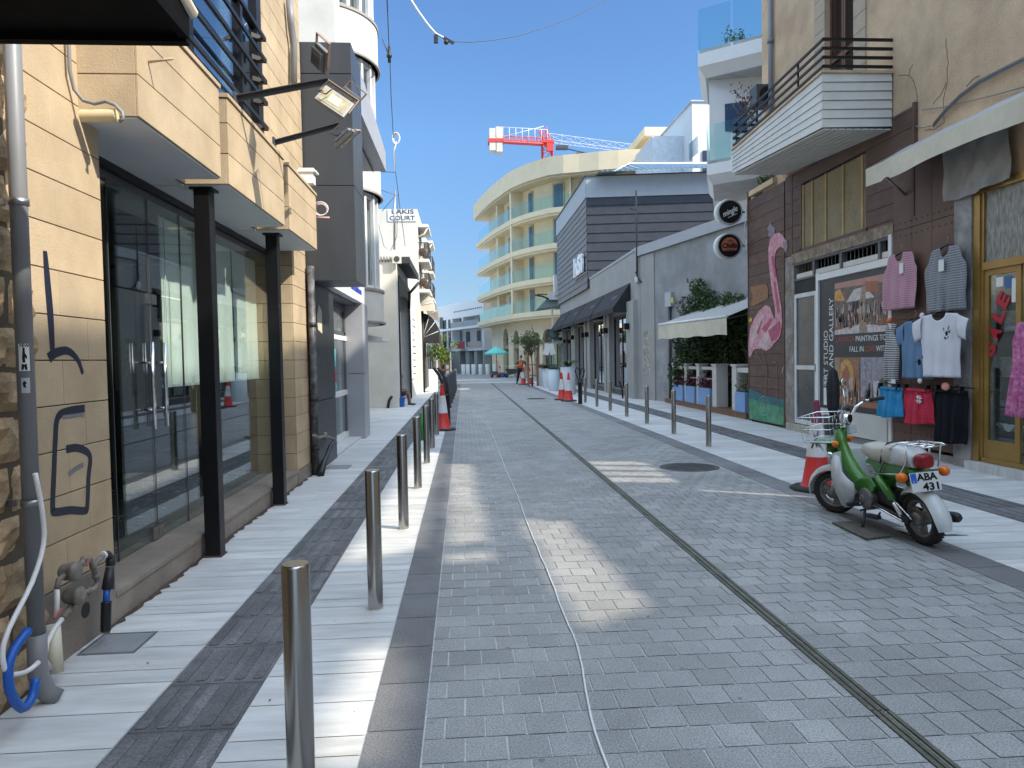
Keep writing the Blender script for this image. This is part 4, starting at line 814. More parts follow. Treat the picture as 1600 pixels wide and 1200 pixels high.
# ================================================================== RIGHT: old stucco house over brown boarded shops
t = old = thing('old_stucco_house', 'old house with peeling tan stucco above and brown boarded shop fronts below on the right', 'building', (6.9, 12, 0))
b = MB(); b.wall((6.9, 0, 0), Y1, X1*.35, (8.24, 15.95), (5.2, 10.15), [(12.12, 13.1, 5.9, 8.3)]); b.box(7.25, 15.6, 0, 14, 15.95, 10.15); b.box(6.9, 8.24, 3.75, 7.25, 10.4, 5.2); b.box(7.26, 8.3, 9.9, 14, 15.6, 10.1)
part(t, 'stucco_wall', b, stucco)
b = MB(); random.seed(11)
for pts in [[(1478, 60), (1481, 100), (1478, 130), (1474, 160), (1476, 190), (1465, 200), (1440, 206)], [(1425, 100), (1418, 118), (1428, 128), (1433, 150), (1432, 170)], [(1418, 118), (1400, 116)], [(1478, 130), (1470, 150), (1455, 165)]]:
    P = [XP(px+random.uniform(-1, 1), py, 6.897) for px, py in pts]; Q = []
    for i in range(len(P)-1):
        for k in range(4): Q.append(P[i].lerp(P[i+1], k/4)+Vector((0, random.uniform(-.012, .012), random.uniform(-.012, .012))))
    b.tube(Q, .0035, 4)
part(t, 'wall_crack', b, mat('crack', (.12, .08, .05), 1))
b = MB(); b.box(7.9, 8.3, 0, 8.0, 15.6, 5.1); b.box(7.9, 5.2, 0, 8.0, 8.3, 3.6); part(t, 'dark_interior', b, dark_in)
b = MB(); b.box(6.92, 8.3, 0, 14, 15.6, .10); part(t, 'floor_slab', b, conc_s); b = MB(); b.box(6.95, 8.3, 4.0, 7.9, 15.6, 4.1); part(t, 'ceiling_slab', b, conc_s)
# quoins and shutters
b = MB()
for y0, y1 in [(11.75, 12.12), (13.1, 13.5)]:
    for i in range(9): z = 5.9+i*.3; b.box(6.875, y0, z+.004, 6.902, y1+(.0 if i % 2 else .0), z+.296)
b.box(6.875, 11.75, 8.6, 6.902, 13.5, 8.9); part(t, 'window_surround', b, mat('quoin', (.42, .34, .25), .9, var=.1), bevel=.004)
shm = mat('shutter_wood', (.13, .055, .028), .6, var=.2, vs=5)
for y0, y1 in [(12.14, 12.60), (12.62, 13.08)]:
    b = MB(); x = 6.97
    for a, c in [(y0, y0+.05), (y1-.05, y1)]: b.box(x, a, 5.92, x+.04, c, 8.28)
    for z in (5.92, 7.0, 8.2): b.box(x, y0+.05, z, x+.04, y1-.05, z+.08)
    z = 6.02
    while z < 8.18:
        if not 6.96 < z < 7.08: b.hexa([(x, y0+.05, z), (x+.035, y0+.05, z+.03), (x+.035, y1-.05, z+.03), (x, y1-.05, z), (x, y0+.05, z+.008), (x+.035, y0+.05, z+.038), (x+.035, y1-.05, z+.038), (x, y1-.05, z+.008)])
        z += .045
    part(t, 'louvred_shutter', b, shm)
b = MB(); b.box(7.1, 12.0, 5.8, 7.12, 13.2, 8.4); part(t, 'shutter_backing', b, dark_in)
# brown boards: upper band and flamingo wall
def planks(b, y0, y1, z0, z1, x=6.87, h=.262, holes=(), mi=0, zr=0.04):
    z = zr
    while z < z1:
        a, c = max(z, z0), min(z+h, z1)
        if c-a > .03:
            segs = [(y0, y1)]
            for hy0, hy1, hz0, hz1 in holes:
                if a < hz1-.01 and c > hz0+.01:
                    segs = [s for q in segs for s in ([(q[0], min(q[1], hy0)), (max(q[0], hy1), q[1])] if q[0] < hy1 and q[1] > hy0 else [q]) if s[1]-s[0] > .02]
            for s in segs: b.box(x+random.uniform(0, .004), s[0], a+.004, x+.03, s[1], c-.004, mi)
        z += h
WY0, WY1, WZ0, WZ1 = 11.73, 14.0, 3.72, 4.98
b = MB(); planks(b, 10.40, 14.75, 3.66, 5.33, holes=[(WY0, WY1, WZ0, WZ1)]); b.box(6.865, 14.42, 3.66, 6.90, 14.48, 5.33); part(t, 'plank_cladding', b, wood_br)
b = MB(); planks(b, 14.80, 16.70, .04, 5.28); planks(b, 16.0, 16.7, .04, 5.28, x=7.0); b.box(6.9, 16.66, .04, 8.2, 16.695, 5.28); fw = part(t, 'mural_wall', b, wood_br)
b = MB(); b.box(6.905, 14.8, 0, 7.0, 16.65, 5.25); b.box(6.905, 10.4, 3.66, 6.95, 14.8, 5.2); part(t, 'board_backing', b, dark_in)
b = MB(); b.box(6.84, 10.38, 3.66, 6.90, 10.43, 5.36); b.box(6.86, 16.70, 0.02, 6.94, 16.74, 5.5); b.box(6.84, 14.75, .02, 6.91, 14.80, 3.66); part(t, 'corner_strip', b, wood_br)
b = MB(); b.box(6.80, 15.2, 5.33, 6.98, 16.5, 5.45); sl = part(t, 'ledge', b, stucco)
b = MB(); b.box(6.885, WY0, WZ0, 6.90, WY1, WZ1); bw = part(t, 'boarded_window', b, mat('chipboard', (.28, .23, .14), .9, var=.15, vs=3, fine=.25, fs=45))
b = MB()
for y in (11.80, 12.42, 13.03, 13.55, 13.92): b.box(6.862, y, WZ0, 6.885, y+.05, WZ1)
part(bw, 'batten', b, mat('pine', (.45, .32, .14), .7, var=.15)); b = MB(); b.box(6.85, 13.98, WZ0-.03, 6.90, 14.06, WZ1+.03); b.box(6.85, WY0-.05, WZ0-.07, 6.90, 14.06, WZ0-.0); part(bw, 'frame', b, wood_br)
# flamingo mural painted on the planks
pk = mat('mural_pink', (.56, .20, .27), .7, var=.25, vs=14, tint=(.62, .42, .44, 1), tv=.9); pkl = mat('mural_pale', (.55, .42, .42), .7, var=.3, vs=16); pkd = mat('mural_dark_pink', (.42, .09, .15), .7, var=.3, vs=12)
def mpoly(parent, name, pts, x, m, sc=None):
    if sc: pts = [(sc[0]+a/sc[2], sc[1]+c/sc[2]) for a, c in pts]
    b = MB(); P = [XP(px, py, x) for px, py in pts]; b.prism(P, (-.0015, 0, 0)); return part(parent, name, b, m)
c4 = (1150, 300, 3.0)
ml = mpoly(fw, 'painted_flamingo', [(60, 700), (66, 640), (82, 600), (110, 555), (140, 530), (160, 540), (172, 575), (182, 600), (185, 560), (172, 480), (160, 400), (153, 320), (152, 265), (160, 222), (178, 196), (200, 190), (216, 200), (226, 215), (240, 232), (242, 258), (232, 282), (222, 262), (205, 258), (190, 272), (182, 300), (184, 350), (194, 420), (205, 490), (215, 560), (216, 630), (205, 680), (180, 710), (160, 735), (140, 745), (120, 735), (92, 735), (80, 745), (66, 778), (58, 760)], 6.862, pk, c4)
for pts in [[(70, 690), (95, 610), (140, 560), (120, 620), (90, 690), (68, 740)], [(100, 720), (150, 640), (190, 610), (170, 680), (140, 738)]]: mpoly(fw, 'painted_feathers', pts, 6.8600, pkl, c4)
for pts in [[(150, 650), (175, 630), (205, 600), (212, 640), (190, 690), (165, 700)], [(120, 640), (165, 590), (172, 600), (140, 660)], [(96, 660), (120, 600), (125, 605), (104, 668)], [(165, 300), (178, 300), (190, 400), (180, 400)], [(175, 420), (185, 420), (205, 560), (195, 570)]]: mpoly(fw, 'painted_shading', pts, 6.8585, pkd, c4)
mpoly(fw, 'painted_beak', [(218, 235), (238, 232), (243, 255), (234, 285), (226, 268)], 6.8582, mat('mural_grey', (.25, .22, .24), .8), c4)
mpoly(fw, 'painted_hat', [(146, 175), (160, 140), (170, 160), (185, 170), (180, 195), (160, 215), (150, 200), (155, 185)], 6.860, MATS['mural_grey'], c4)
grn = mat('mural_green', (.045, .22, .12), .7, var=.3, vs=5, tint=(.16, .36, .22, 1), tv=.7)
P = [XP(*q, 6.862) for q in [(1173, 618), (1227, 628), (1228, 668), (1173, 651)]]
b = MB(); b.prism([Vector((6.862, 16.68, .06)), Vector((6.862, 14.82, .06)), Vector((6.862, 14.82, .50)), Vector((6.862, 16.68, .62))], (-.0015, 0, 0)); part(fw, 'painted_water', b, grn)
b = MB(); b.prism([Vector((6.8600, 16.68, .55)), Vector((6.8600, 14.82, .44)), Vector((6.8600, 14.82, .62)), Vector((6.8600, 15.8, .66)), Vector((6.8600, 16.68, .80))], (-.0015, 0, 0)); part(fw, 'painted_shore', b, mat('mural_teal', (.03, .14, .16), .7, var=.3, vs=5))
def mring(parent, name, c, r, x, m, w=.012):
    b = MB(); n = 28; V = []
    for k in range(n): a = 2*math.pi*k/n; V += [Vector((x, c[0]+math.cos(a)*r, c[1]+math.sin(a)*r*.8)), Vector((x, c[0]+math.cos(a)*(r-w), c[1]+math.sin(a)*(r-w)*.8))]
    b.add(V, [(2*k, 2*k+1, (2*k+3) % (2*n), (2*k+2) % (2*n)) for k in range(n)]); part(parent, name, b, m)
mring(fw, 'painted_ripple', (15.85, .42), .28, 6.8565, mat('mural_aqua', (.25, .45, .40), .7)); mring(fw, 'painted_ripple', (15.85, .42), .18, 6.8565, MATS['mural_aqua'])
leg = mat('mural_leg', (.22, .10, .10), .7, var=.3, vs=8)
def mline(pts, w, m, x=6.8562, nm='painted_leg'):
    b = MB(); P = [XP(1150+a/3, 300+c/3, x) for a, c in pts]; ribbon(b, [(p.y, p.z) for p in P], w, x=x); part(fw, nm, b, m)
mline([(120, 740), (135, 790), (146, 850), (140, 900), (143, 1005)], .035, leg); mline([(88, 745), (120, 800), (148, 850)], .028, leg)
mline([(168, 815), (172, 800), (184, 800), (190, 830), (193, 1000)], .03, leg, nm='painted_cane'); mline([(216, 850), (220, 825), (226, 815)], .03, pkl, nm='painted_cane')
mpoly(fw, 'painted_sign', [(66, 445), (140, 430), (152, 455), (150, 500), (80, 535), (68, 530), (80, 490)], 6.860, mat('mural_brown', (.30, .15, .07), .8, var=.2, vs=12), c4)
mline([(104, 415), (105, 560)], .02, MATS['mural_brown'], x=6.861, nm='painted_post')
for k in range(3): mline([(84, 470+k*20), (100, 462+k*20), (118, 462+k*20), (138, 452+k*20)], .014, leg, nm='painted_scribble')
mpoly(fw, 'painted_star', [(62, 612), (60, 598), (66, 594), (68, 585), (73, 592), (78, 592), (74, 600), (76, 610), (69, 606)], 6.860, mat('mural_yellow', (.6, .5, .03), .7), c4)
# door bay and jambs
b = MB(); b.box(6.86, 14.35, .0, 7.1, 14.75, 3.64); part(t, 'jamb_pillar', b, mat('old_plaster', (.30, .28, .25), .9, var=.3, vs=5, tint=(.16, .1, .07, 1), tv=.7, bump=.01, bs=12))
b = MB(); b.box(6.84, 10.9, 3.46, 7.1, 14.42, 3.655); part(t, 'lintel', b, mat('rusty_lintel', (.32, .27, .20), .9, var=.3, vs=7, tint=(.14, .08, .05, 1), tv=.8))
b = MB()
for y in (11.3, 12.5, 13.5): b.box(6.87, y, 3.12, 6.95, y+.07, 3.46)
for i in range(26): b.box(6.93, 11.0+i*.13, 3.25, 6.94, 11.012+i*.13, 3.46)
b.box(6.86, 10.95, 3.42, 6.96, 14.35, 3.458); b.box(6.88, 10.95, 3.10, 6.94, 14.35, 3.14); part(t, 'vent_grille', b, mat('iron_grey', (.13, .13, .13), .6))
b = MB(); b.box(6.9, 11.0, 3.145, 6.925, 14.3, 3.24); part(t, 'roller_box', b, offwh)
b = MB(); y0, y1 = 13.40, 14.33
for a in [(y0, y0+.08, .17, 2.82), (y1-.08, y1, .17, 2.82)]: b.box(6.86, a[0], a[2], 6.92, a[1], a[3])
for z in (.17, 1.28, 2.74): b.box(6.86, y0+.08, z, 6.92, y1-.08, z+.085)
dr = part(t, 'shop_door', b, mat('aluminium_white', (.58, .60, .60), .45)); b = MB(); b.box(6.885, y0+.08, .25, 6.895, y1-.08, 2.74); part(dr, 'door_glass', b, mat('dusty_glass', (.05, .055, .058), .25, var=.3, vs=3)); b = MB(); b.box(6.84, y0+.02, 1.25, 6.86, y0+.05, 1.4); part(dr, 'door_handle', b, steel_dk)
b = MB(); b.box(6.90, 13.36, 2.84, 7.0, 14.35, 3.1); part(t, 'transom', b, dark_in)
b = MB(); b.box(6.80, 13.1, 0, 7.1, 14.6, .15); part(t, 'door_step', b, mat('old_step', (.4, .37, .3), .9, var=.2, vs=6, bump=.01, bs=14))
b = MB()
for y, z0, z1 in [(13.28, .12, 3.14), (10.93, .12, 3.48)]: b.box(6.83, y, z0, 6.90, y+.09, z1)
b.box(6.83, 11.02, 3.0, 6.88, 13.28, 3.12); b.box(6.87, 11.02, .12, 6.90, 13.28, 3.0); part(t, 'board_frame', b, white)
b = MB(); b.grid(lambda u, v: Vector((6.82+.01*math.sin(u*9)+.03*(1-v)*math.sin(u*3.1), 11.02+2.2*u, .13+.42*v)), 20, 4); part(t, 'lower_sheet', b, mat('sheet_white', (.60, .59, .54), .7, var=.1, vs=2))
# poster
po = thing('gallery_poster', 'large dark poster advertising an art studio and gallery with three street paintings', 'poster', (6.85, 12.2, .6))
pdk = mat('poster_grey', (.035, .036, .038), .5); PX = 6.862; y0, y1, z0, z1 = 11.03, 13.27, .56, 2.99
b = MB(); b.box(PX, y0, z0, 6.869, y1, z1); part(po, 'sheet', b, pdk)
ptx = mat('poster_text', (.72, .72, .72), .6); pred = mat('poster_red', (.40, .10, .07), .6)
Ud = -Y1   # reading direction along the wall from far to near
text(po, 'lettering', 'ART STUDIO', (PX-.002, y1-.30, .98), Z1, Y1, .15, ptx, width=1.05, depth=.0012); text(po, 'lettering', 'AND GALLERY', (PX-.002, y1-.5, 1.33), Z1, Y1, .15, ptx, width=1.3, depth=.0012)
def pic(y_l, y_r, za, zb, nm, base): b = MB(); b.box(PX-.002, y_r, za, PX, y_l, zb); return part(po, nm, b, mat('pic_'+nm, base, .6, var=.35, vs=9, fine=.3, fs=40))
yl = y1-.55; ym = (yl+y0)/2; zt0, zt1, zb0, zb1 = 1.94, 2.88, .66, 1.52
p1 = pic(yl, y0+.05, zt0, zt1, 'cafe_painting', (.17, .12, .10)); p2 = pic(yl, ym+.02, zb0, zb1, 'arch_painting', (.30, .15, .08)); p3 = pic(ym-.01, y0+.05, zb0, zb1, 'square_painting', (.30, .28, .33))
text(po, 'lettering', 'LARNACA', (PX-.002, yl-.05, 1.80), Ud, Z1, .095, pred, width=.60, depth=.0012); text(po, 'lettering', 'PAINTINGS TO', (PX-.002, yl-.70, 1.80), Ud, Z1, .095, ptx, width=.90, depth=.0012)
text(po, 'lettering', 'FALL IN', (PX-.002, yl-.5, 1.62), Ud, Z1, .095, ptx, width=.44, depth=.0012); text(po, 'lettering', 'LOVE', (PX-.002, yl-.98, 1.62), Ud, Z1, .095, pred, width=.30, depth=.0012); text(po, 'lettering', 'WITH', (PX-.002, yl-1.32, 1.62), Ud, Z1, .095, ptx, width=.32, depth=.0012)
def daub(parent, nm, polys, m, xk=1):
    b = MB()
    for P in polys: b.prism([Vector((PX-.002-.0006*xk, y, z)) for y, z in P], (-.0004, 0, 0))
    part(parent, nm, b, m)
random.seed(5); W1 = yl-(y0+.05)
def rp(u, v): return (yl-u*W1, zt0+v*(zt1-zt0))
daub(p1, 'sky_daub', [[rp(0, .9), rp(1, .86), rp(1, 1), rp(0, 1)]], mat('dab_pink', (.45, .25, .2), .7), 1); daub(p1, 'ground_daub', [[rp(0, 0), rp(1, 0), rp(1, .1), rp(.5, .17), rp(0, .08)]], mat('dab_light', (.55, .5, .48), .7, var=.3, vs=12), 1)
daub(p1, 'parasol_daub', [[rp(0, .66), rp(.22, .64), rp(.2, .7), rp(.12, .88), rp(0, .84)]], mat('dab_orange', (.55, .3, .1), .7, var=.4, vs=14), 2); daub(p1, 'parasol_daub', [[rp(.24, .6), rp(.78, .62), rp(.6, .84), rp(.4, .82)]], MATS['dab_light'], 2); daub(p1, 'parasol_daub', [[rp(.62, .74), rp(.86, .70), rp(.84, .9), rp(.6, .93)]], mat('dab_brick', (.35, .14, .08), .7), 3)
daub(p1, 'trunk_daub', [[rp(.5, 0), rp(.66, 0), rp(.6, .4), rp(.63, .86), rp(.55, .86), rp(.5, .5)]], mat('dab_bark', (.33, .24, .18), .7, var=.5, vs=25), 4)
def people(parent, rpf, n, v0, v1, k, mm, s=1.):
    P = []
    for i in range(n): u = random.random()*.96+.01; v = v0+random.random()*(v1-v0); w = random.uniform(.012, .03)*s; h = random.uniform(.06, .16)*s; P.append([rpf(u, v), rpf(min(u+w, 1), v), rpf(min(u+w*.8, 1), v+h), rpf(u+w*.3, v+h*1.1)])
    daub(parent, 'figure_daub', P, mm, k)
people(p1, rp, 40, .1, .45, 5, MATS['dab_light']); people(p1, rp, 50, .1, .5, 6, dark_in); people(p1, rp, 26, .08, .4, 7, MATS['dab_brick'])
def rq(u, v): return (yl-u*(yl-ym-.02), zb0+v*(zb1-zb0))
daub(p2, 'arch_daub', [[rq(.2, .35), rq(.2, .7), rq(.3, .9), rq(.5, .97), rq(.68, .9), rq(.76, .7), rq(.76, .35)]], MATS['dab_orange'], 1); daub(p2, 'door_daub', [[rq(.3, .3), rq(.3, .68), rq(.5, .84), rq(.64, .68), rq(.64, .3)]], MATS['dab_brick'], 2); daub(p2, 'shadow_daub', [[rq(0, .1), rq(.18, .1), rq(.2, 1), rq(0, 1)]], MATS['dab_bark'], 3); people(p2, rq, 14, .05, .35, 4, MATS['dab_light'], 2); people(p2, rq, 16, .02, .35, 5, dark_in, 2)
def rs(u, v): return (ym-.01-u*(ym-.01-y0-.05), zb0+v*(zb1-zb0))
daub(p3, 'ground_daub', [[rs(0, 0), rs(1, 0), rs(1, .22), rs(0, .2)]], MATS['dab_brick'], 1); daub(p3, 'tree_daub', [[rs(.6, .25), rs(1, .25), rs(1, .7), rs(.85, .62), rs(.7, .55), rs(.55, .4)]], mat('dab_green', (.12, .11, .06), .7, var=.4, vs=20), 2); daub(p3, 'car_daub', [[rs(.45, .22), rs(.95, .22), rs(.95, .42), rs(.75, .46), rs(.7, .55), rs(.5, .52)]], MATS['dab_light'], 3); people(p3, rs, 14, .1, .3, 4, dark_in, 2)
daub(p3, 'lamp_daub', [[rs(u, .2), rs(u+.015, .2), rs(u+.015, .8), rs(u, .8)] for u in (.2, .42, .78)], MATS['dab_bark'], 5)
b = MB(); b.box(PX-.0015, y1-.30, .62, PX, y1-.14, .95); part(po, 'code_panel', b, ptx); b = MB()
for k in range(5): b.box(PX-.0015, y1-.34, .98+k*.03, PX, y1-.12, .988+k*.03)
part(po, 'small_print', b, ptx)
# brown shutter doors with clothes, plaster pillar, gold framed shop door
t = old; brd = mat('brown_sheet', (.11, .055, .035), .55, var=.15, vs=2, tint=(.16, .09, .06, 1), tv=.4)
b = MB()
for y0, y1 in [(9.50, 9.98), (9.985, 10.44), (10.445, 10.91)]:
    for z0, z1 in [(.16, .5), (.505, 2.1), (2.105, 3.5), (3.505, 4.6)]: b.box(6.85, y0, z0, 6.90, y1, z1)
part(t, 'brown_shutter', b, brd, bevel=.004)
b = MB()
for z in (.35, 3.6, 3.4): 
    for i in range(11): b.sph((6.848, 9.56+i*.13, z), .012, 6)
part(t, 'rivets', b, brd)
b = MB(); b.box(6.84, 9.16, 0, 7.2, 9.495, 4.0); part(t, 'plaster_pillar', b, mat('old_plaster_grey', (.34, .34, .33), .9, var=.25, vs=5, tint=(.14, .12, .11, 1), tv=.7, bump=.008, bs=18))
gold = mat('gold_anodised', (.33, .20, .055), .4, .35, var=.12, vs=4); x = 6.86
b = MB(); b.box(x, 9.03, .12, x+.1, 9.155, 3.78); b.box(x, 6.0, 3.68, x+.1, 9.03, 3.78); b.box(x+.02, 8.98, .18, x+.08, 9.03, 3.68); b.box(x, 6.0, 2.66, x+.1, 8.98, 2.76); b.box(x, 6.0, .12, x+.1, 8.98, .18); part(t, 'shopfront_frame', b, gold)
b = MB(); b.box(x+.03, 8.90, .18, x+.07, 8.975, 2.66); b.box(x+.03, 8.36, .18, x+.07, 8.44, 2.66); b.box(x+.03, 8.44, .18, x+.07, 8.90, .42); b.box(x+.03, 8.44, 2.58, x+.07, 8.90, 2.66); gd = part(t, 'gold_door', b, gold)
b = MB(); b.box(x+.045, 8.44, .42, x+.055, 8.90, 2.58); part(gd, 'door_glass', b, glass)
b = MB(); b.box(x+.045, 6.0, .18, x+.055, 8.35, 2.66); part(t, 'shop_glass', b, glass); b = MB(); b.box(x+.045, 6.0, 2.76, x+.055, 8.98, 3.68); part(t, 'patterned_glass', b, mat('patterned_glass', (.22, .22, .20), .3, var=.6, vs=30, stretch=(1, 1, .25), bump=.004, bs=60))
sr = mat('sale_red', (.45, .02, .035), .5)
for ch, px, py, rt in [('S', 1548, 548, -.5), ('A', 1556, 522, -.45), ('L', 1561, 497, -.5), ('E', 1568, 474, -.3)]:
    p = XP(px, py, x+.04); a = rt; xd = (-Z1*math.cos(a)*-1); ang = R_(58); xd = (-Y1*math.cos(ang)+Z1*math.sin(ang)); yd = (Y1*math.sin(ang)+Z1*math.cos(ang)); text(gd, 'sale_letter', ch, p-xd*.06-yd*.06, xd, yd, .18, sr, width=.17, depth=.003, bold=.06)
b = MB(); b.box(x+.04, 8.66, 2.42, x+.043, 8.78, 2.54, 0); b.box(x+.04, 8.53, 2.38, x+.043, 8.63, 2.54, 1); b.box(x+.04, 8.455, 2.2, x+.043, 8.52, 2.5, 0); part(gd, 'sticker', b, [white, mat('sticker_blue', (.05, .15, .35), .6)])
b = MB(); b.box(6.75, 6.0, 0, 7.0, 9.155, .115); part(t, 'threshold', b, marble)
b = MB()
for z in (.55, 1.25, 1.85): b.box(7.05, 8.2, z, 7.4, 8.95, z+.02)
part(t, 'shelf', b, steel_dk)
b = MB(); random.seed(2)
for z in (1.27, 1.87): 
    for i in range(7): b.box(7.06, 8.45+random.uniform(0, .04), z+i*.035, 7.3, 8.92-random.uniform(0, .05), z+.03+i*.035)
part(t, 'folded_clothes', b, mat('folded_cloth', (.22, .21, .2), .9, var=.3, vs=7))
b = MB(); b.lathe((7.05, 8.62, 1.0), [(.04, 0), (.05, .1), (.03, .2), (.045, .21), (.045, .24)], 12); b.lathe((7.1, 8.7, .98), [(.03, 0), (.04, .12), (.03, .13)], 10); part(t, 'display_cup', b, white)
b = MB(); b.grid(lambda u, v: Vector((7.0+.25*v, 8.45+.45*u, .60+.06*math.sin(u*9+v*5)*(1-v))), 12, 5); part(t, 'draped_cloth', b, canvas_g)
# balcony
t = thing('metal_clad_balcony', 'balcony clad in white corrugated strips with black rails on the old stucco house', 'balcony', (6.3, 12.8, 5.2))
YA, YB, XF = 11.0, 14.75, 5.74
zt = lambda y: 6.05+(5.93-6.05)*(y-YA)/(YB-YA); zb = lambda y: 5.17+(5.42-5.17)*(y-YA)/(YB-YA)
b = MB(); b.hexa([(XF+.02, YA+.02, zb(YA)+.02), (6.9, YA+.02, 5.2), (6.9, YB-.02, 5.42), (XF+.02, YB-.02, zb(YB)+.02), (XF+.02, YA+.02, zt(YA)), (6.9, YA+.02, zt(YA)), (6.9, YB-.02, zt(YB)), (XF+.02, YB-.02, zt(YB))]); part(t, 'slab', b, conc)
wsid = mat('white_siding', (.66, .64, .58), .45, var=.06, vs=2, tint=(.36, .36, .34, 1), tv=.3)
b = MB(); n = 6
for i in range(n):
    f0, f1 = i/n, (i+.965)/n; L = lambda y, f: zb(y)+(zt(y)-.03-zb(y))*f
    b.hexa([(XF-.018, YA, L(YA, f0)), (XF+.015, YA, L(YA, f0)), (XF+.015, YB, L(YB, f0)), (XF-.018, YB, L(YB, f0)), (XF-.004, YA, L(YA, f1)), (XF+.015, YA, L(YA, f1)), (XF+.015, YB, L(YB, f1)), (XF-.004, YB, L(YB, f1))])
    b.hexa([(XF, YA-.018, L(YA, f0)), (6.87, YA-.018, L(YA, f0)+.02), (6.87, YA+.01, L(YA, f0)+.02), (XF, YA+.01, L(YA, f0)), (XF, YA-.004, L(YA, f1)), (6.87, YA-.004, L(YA, f1)+.01), (6.87, YA+.01, L(YA, f1)+.01), (XF, YA+.01, L(YA, f1))])
part(t, 'side_cladding', b, wsid)
b = MB(); n = 9
for i in range(n):
    a, c = XF+.02+(6.88-XF-.02)*i/n, XF+.02+(6.88-XF-.02)*(i+.82)/n; f = lambda x, y: zb(y)-.012
    b.hexa([(a, YA, f(a, YA)-.02), (c, YA, f(c, YA)-.02), (c, YB, f(c, YB)-.02), (a, YB, f(a, YB)-.02), (a, YA, f(a, YA)), (c, YA, f(c, YA)), (c, YB, f(c, YB)), (a, YB, f(a, YB))])
part(t, 'soffit_cladding', b, wsid)
b = MB(); b.hexa([(XF-.03, YA-.03, zt(YA)-.03), (6.9, YA-.03, zt(YA)-.03), (6.9, YB+.02, zt(YB)-.03), (XF-.03, YB+.02, zt(YB)-.03), (XF-.03, YA-.03, zt(YA)+.012), (6.9, YA-.03, zt(YA)+.012), (6.9, YB+.02, zt(YB)+.012), (XF-.03, YB+.02, zt(YB)+.012)]); part(t, 'edge_board', b, stucco)
b = MB()
for dz in (.08, .22, .36, .50):
    q = lambda y: zt(y)+dz
    b.hexa([(XF, YA, q(YA)-.02), (XF+.03, YA, q(YA)-.02), (XF+.03, YB, q(YB)-.02), (XF, YB, q(YB)-.02), (XF, YA, q(YA)+.02), (XF+.03, YA, q(YA)+.02), (XF+.03, YB, q(YB)+.02), (XF, YB, q(YB)+.02)])
    b.box(XF, YA-.005, q(YA)-.022, 6.89, YA+.025, q(YA)+.022); b.box(XF, YB-.025, q(YB)-.022, 6.89, YB+.005, q(YB)+.022)
part(t, 'rail', b, blackm)
for y in (YA+.9, YA+2.6, YB-.1): b = MB(); b.box(XF+.035, y, zt(y)+.0, XF+.06, y+.03, zt(y)+.52); part(t, 'post', b, blackm)
t = thing('drainpipe', 'old grey downpipe on the stucco wall above the far end of the balcony', 'drainpipe', (6.85, 15.35, 6)); b = MB(); b.cyl((6.83, 15.35, 5.5), (6.83, 15.35, 10.2), .05, n=12); part(t, 'pipe', b, pc)
for z in (6.6, 8.4): b = MB(); b.lathe((6.83, 15.35, z), [(.055, 0), (.066, 0), (.066, .1), (.055, .1)], 12, caps=False); part(t, 'collar', b, pc)
t = thing('air_conditioner', 'black outdoor unit behind dried hanging plants at the end of the balcony', 'air conditioner', (6.6, 15.7, 7.3)); b = MB(); p = YP(1190, 152, 15.6); b.box(p.x-.2, 15.4, p.z-.22, p.x+.25, 15.8, p.z+.22); part(t, 'casing', b, dgrey, bevel=.01)
b = MB(); b.lathe((p.x+.02, 15.39, p.z), [(.16, 0), (.16, .012)], 16, axis='y'); part(t, 'fan_grille', b, blackm)
def leaves(b, fn, n, s0, s1, mi=0):
    for i in range(n):
        p = fn(); s = random.uniform(s0, s1); d = Vector((random.gauss(0, 1), random.gauss(0, 1), random.gauss(0, 1))).normalized(); e = d.cross(Vector((random.gauss(0, 1), random.gauss(0, 1), random.gauss(0, 1)))).normalized()
        b.add([p-d*s, p+e*s*.45, p+d*s, p-e*s*.45], [(0, 1, 2, 3)], mi)
random.seed(9); t = thing('dried_plant', 'dried brown plant hanging over the far end of the balcony rail', 'plant', (6.2, 14.6, 6.4)); b = MB()
def fn(): a = random.random(); p = YP(1152+28*a+random.gauss(0, 6), 150+40*a+random.gauss(0, 14), 14.9+random.gauss(0, .1)); return p
leaves(b, fn, 260, .02, .05); part(t, 'leaves', b, mat('dry_leaf', (.16, .07, .05), .9, var=.4, attr=.5)); b = MB()
for i in range(5): p = YP(1165+i*3, 205, 14.9); b.tube([p, p+Vector((-.1+.04*i, 0, .3)), p+Vector((-.3+.1*i, 0, .6))], .008, 4)
part(t, 'stems', b, bark)
random.seed(10); b = MB(); leaves(b, lambda: Vector((6.88+random.gauss(0, .05), 15.2+random.random()*.9, 5.5+abs(random.gauss(0, .1)))), 160, .03, .07); t = thing('ledge_weeds', 'small green weeds growing on the ledge beneath the balcony', 'plant', (6.9, 15.7, 5.5)); part(t, 'leaves', b, leaf_o)
b = MB()
for k in range(6):
    P = [XP(px, py+k*1.3-3, 6.87-.015*(k % 3)) for px, py in [(1458, 196), (1475, 175), (1500, 150), (1530, 128), (1560, 112), (1600, 92), (1660, 70)]]; b.tube(P, .006, 5)
for P in ([(1458, 196), (1440, 200), (1428, 196)], [(1530, 118), (1522, 122), (1510, 135)], [(1440, 172), (1470, 168), (1540, 152), (1600, 136)]): b.tube([XP(a, c, 6.86) for a, c in P], .008, 5)
single('cable_bundle', 'bundle of old grey cables running up the tan stucco above the cream awning', 'cables', b, pc, L=(6.87, 9.5, 5.2))
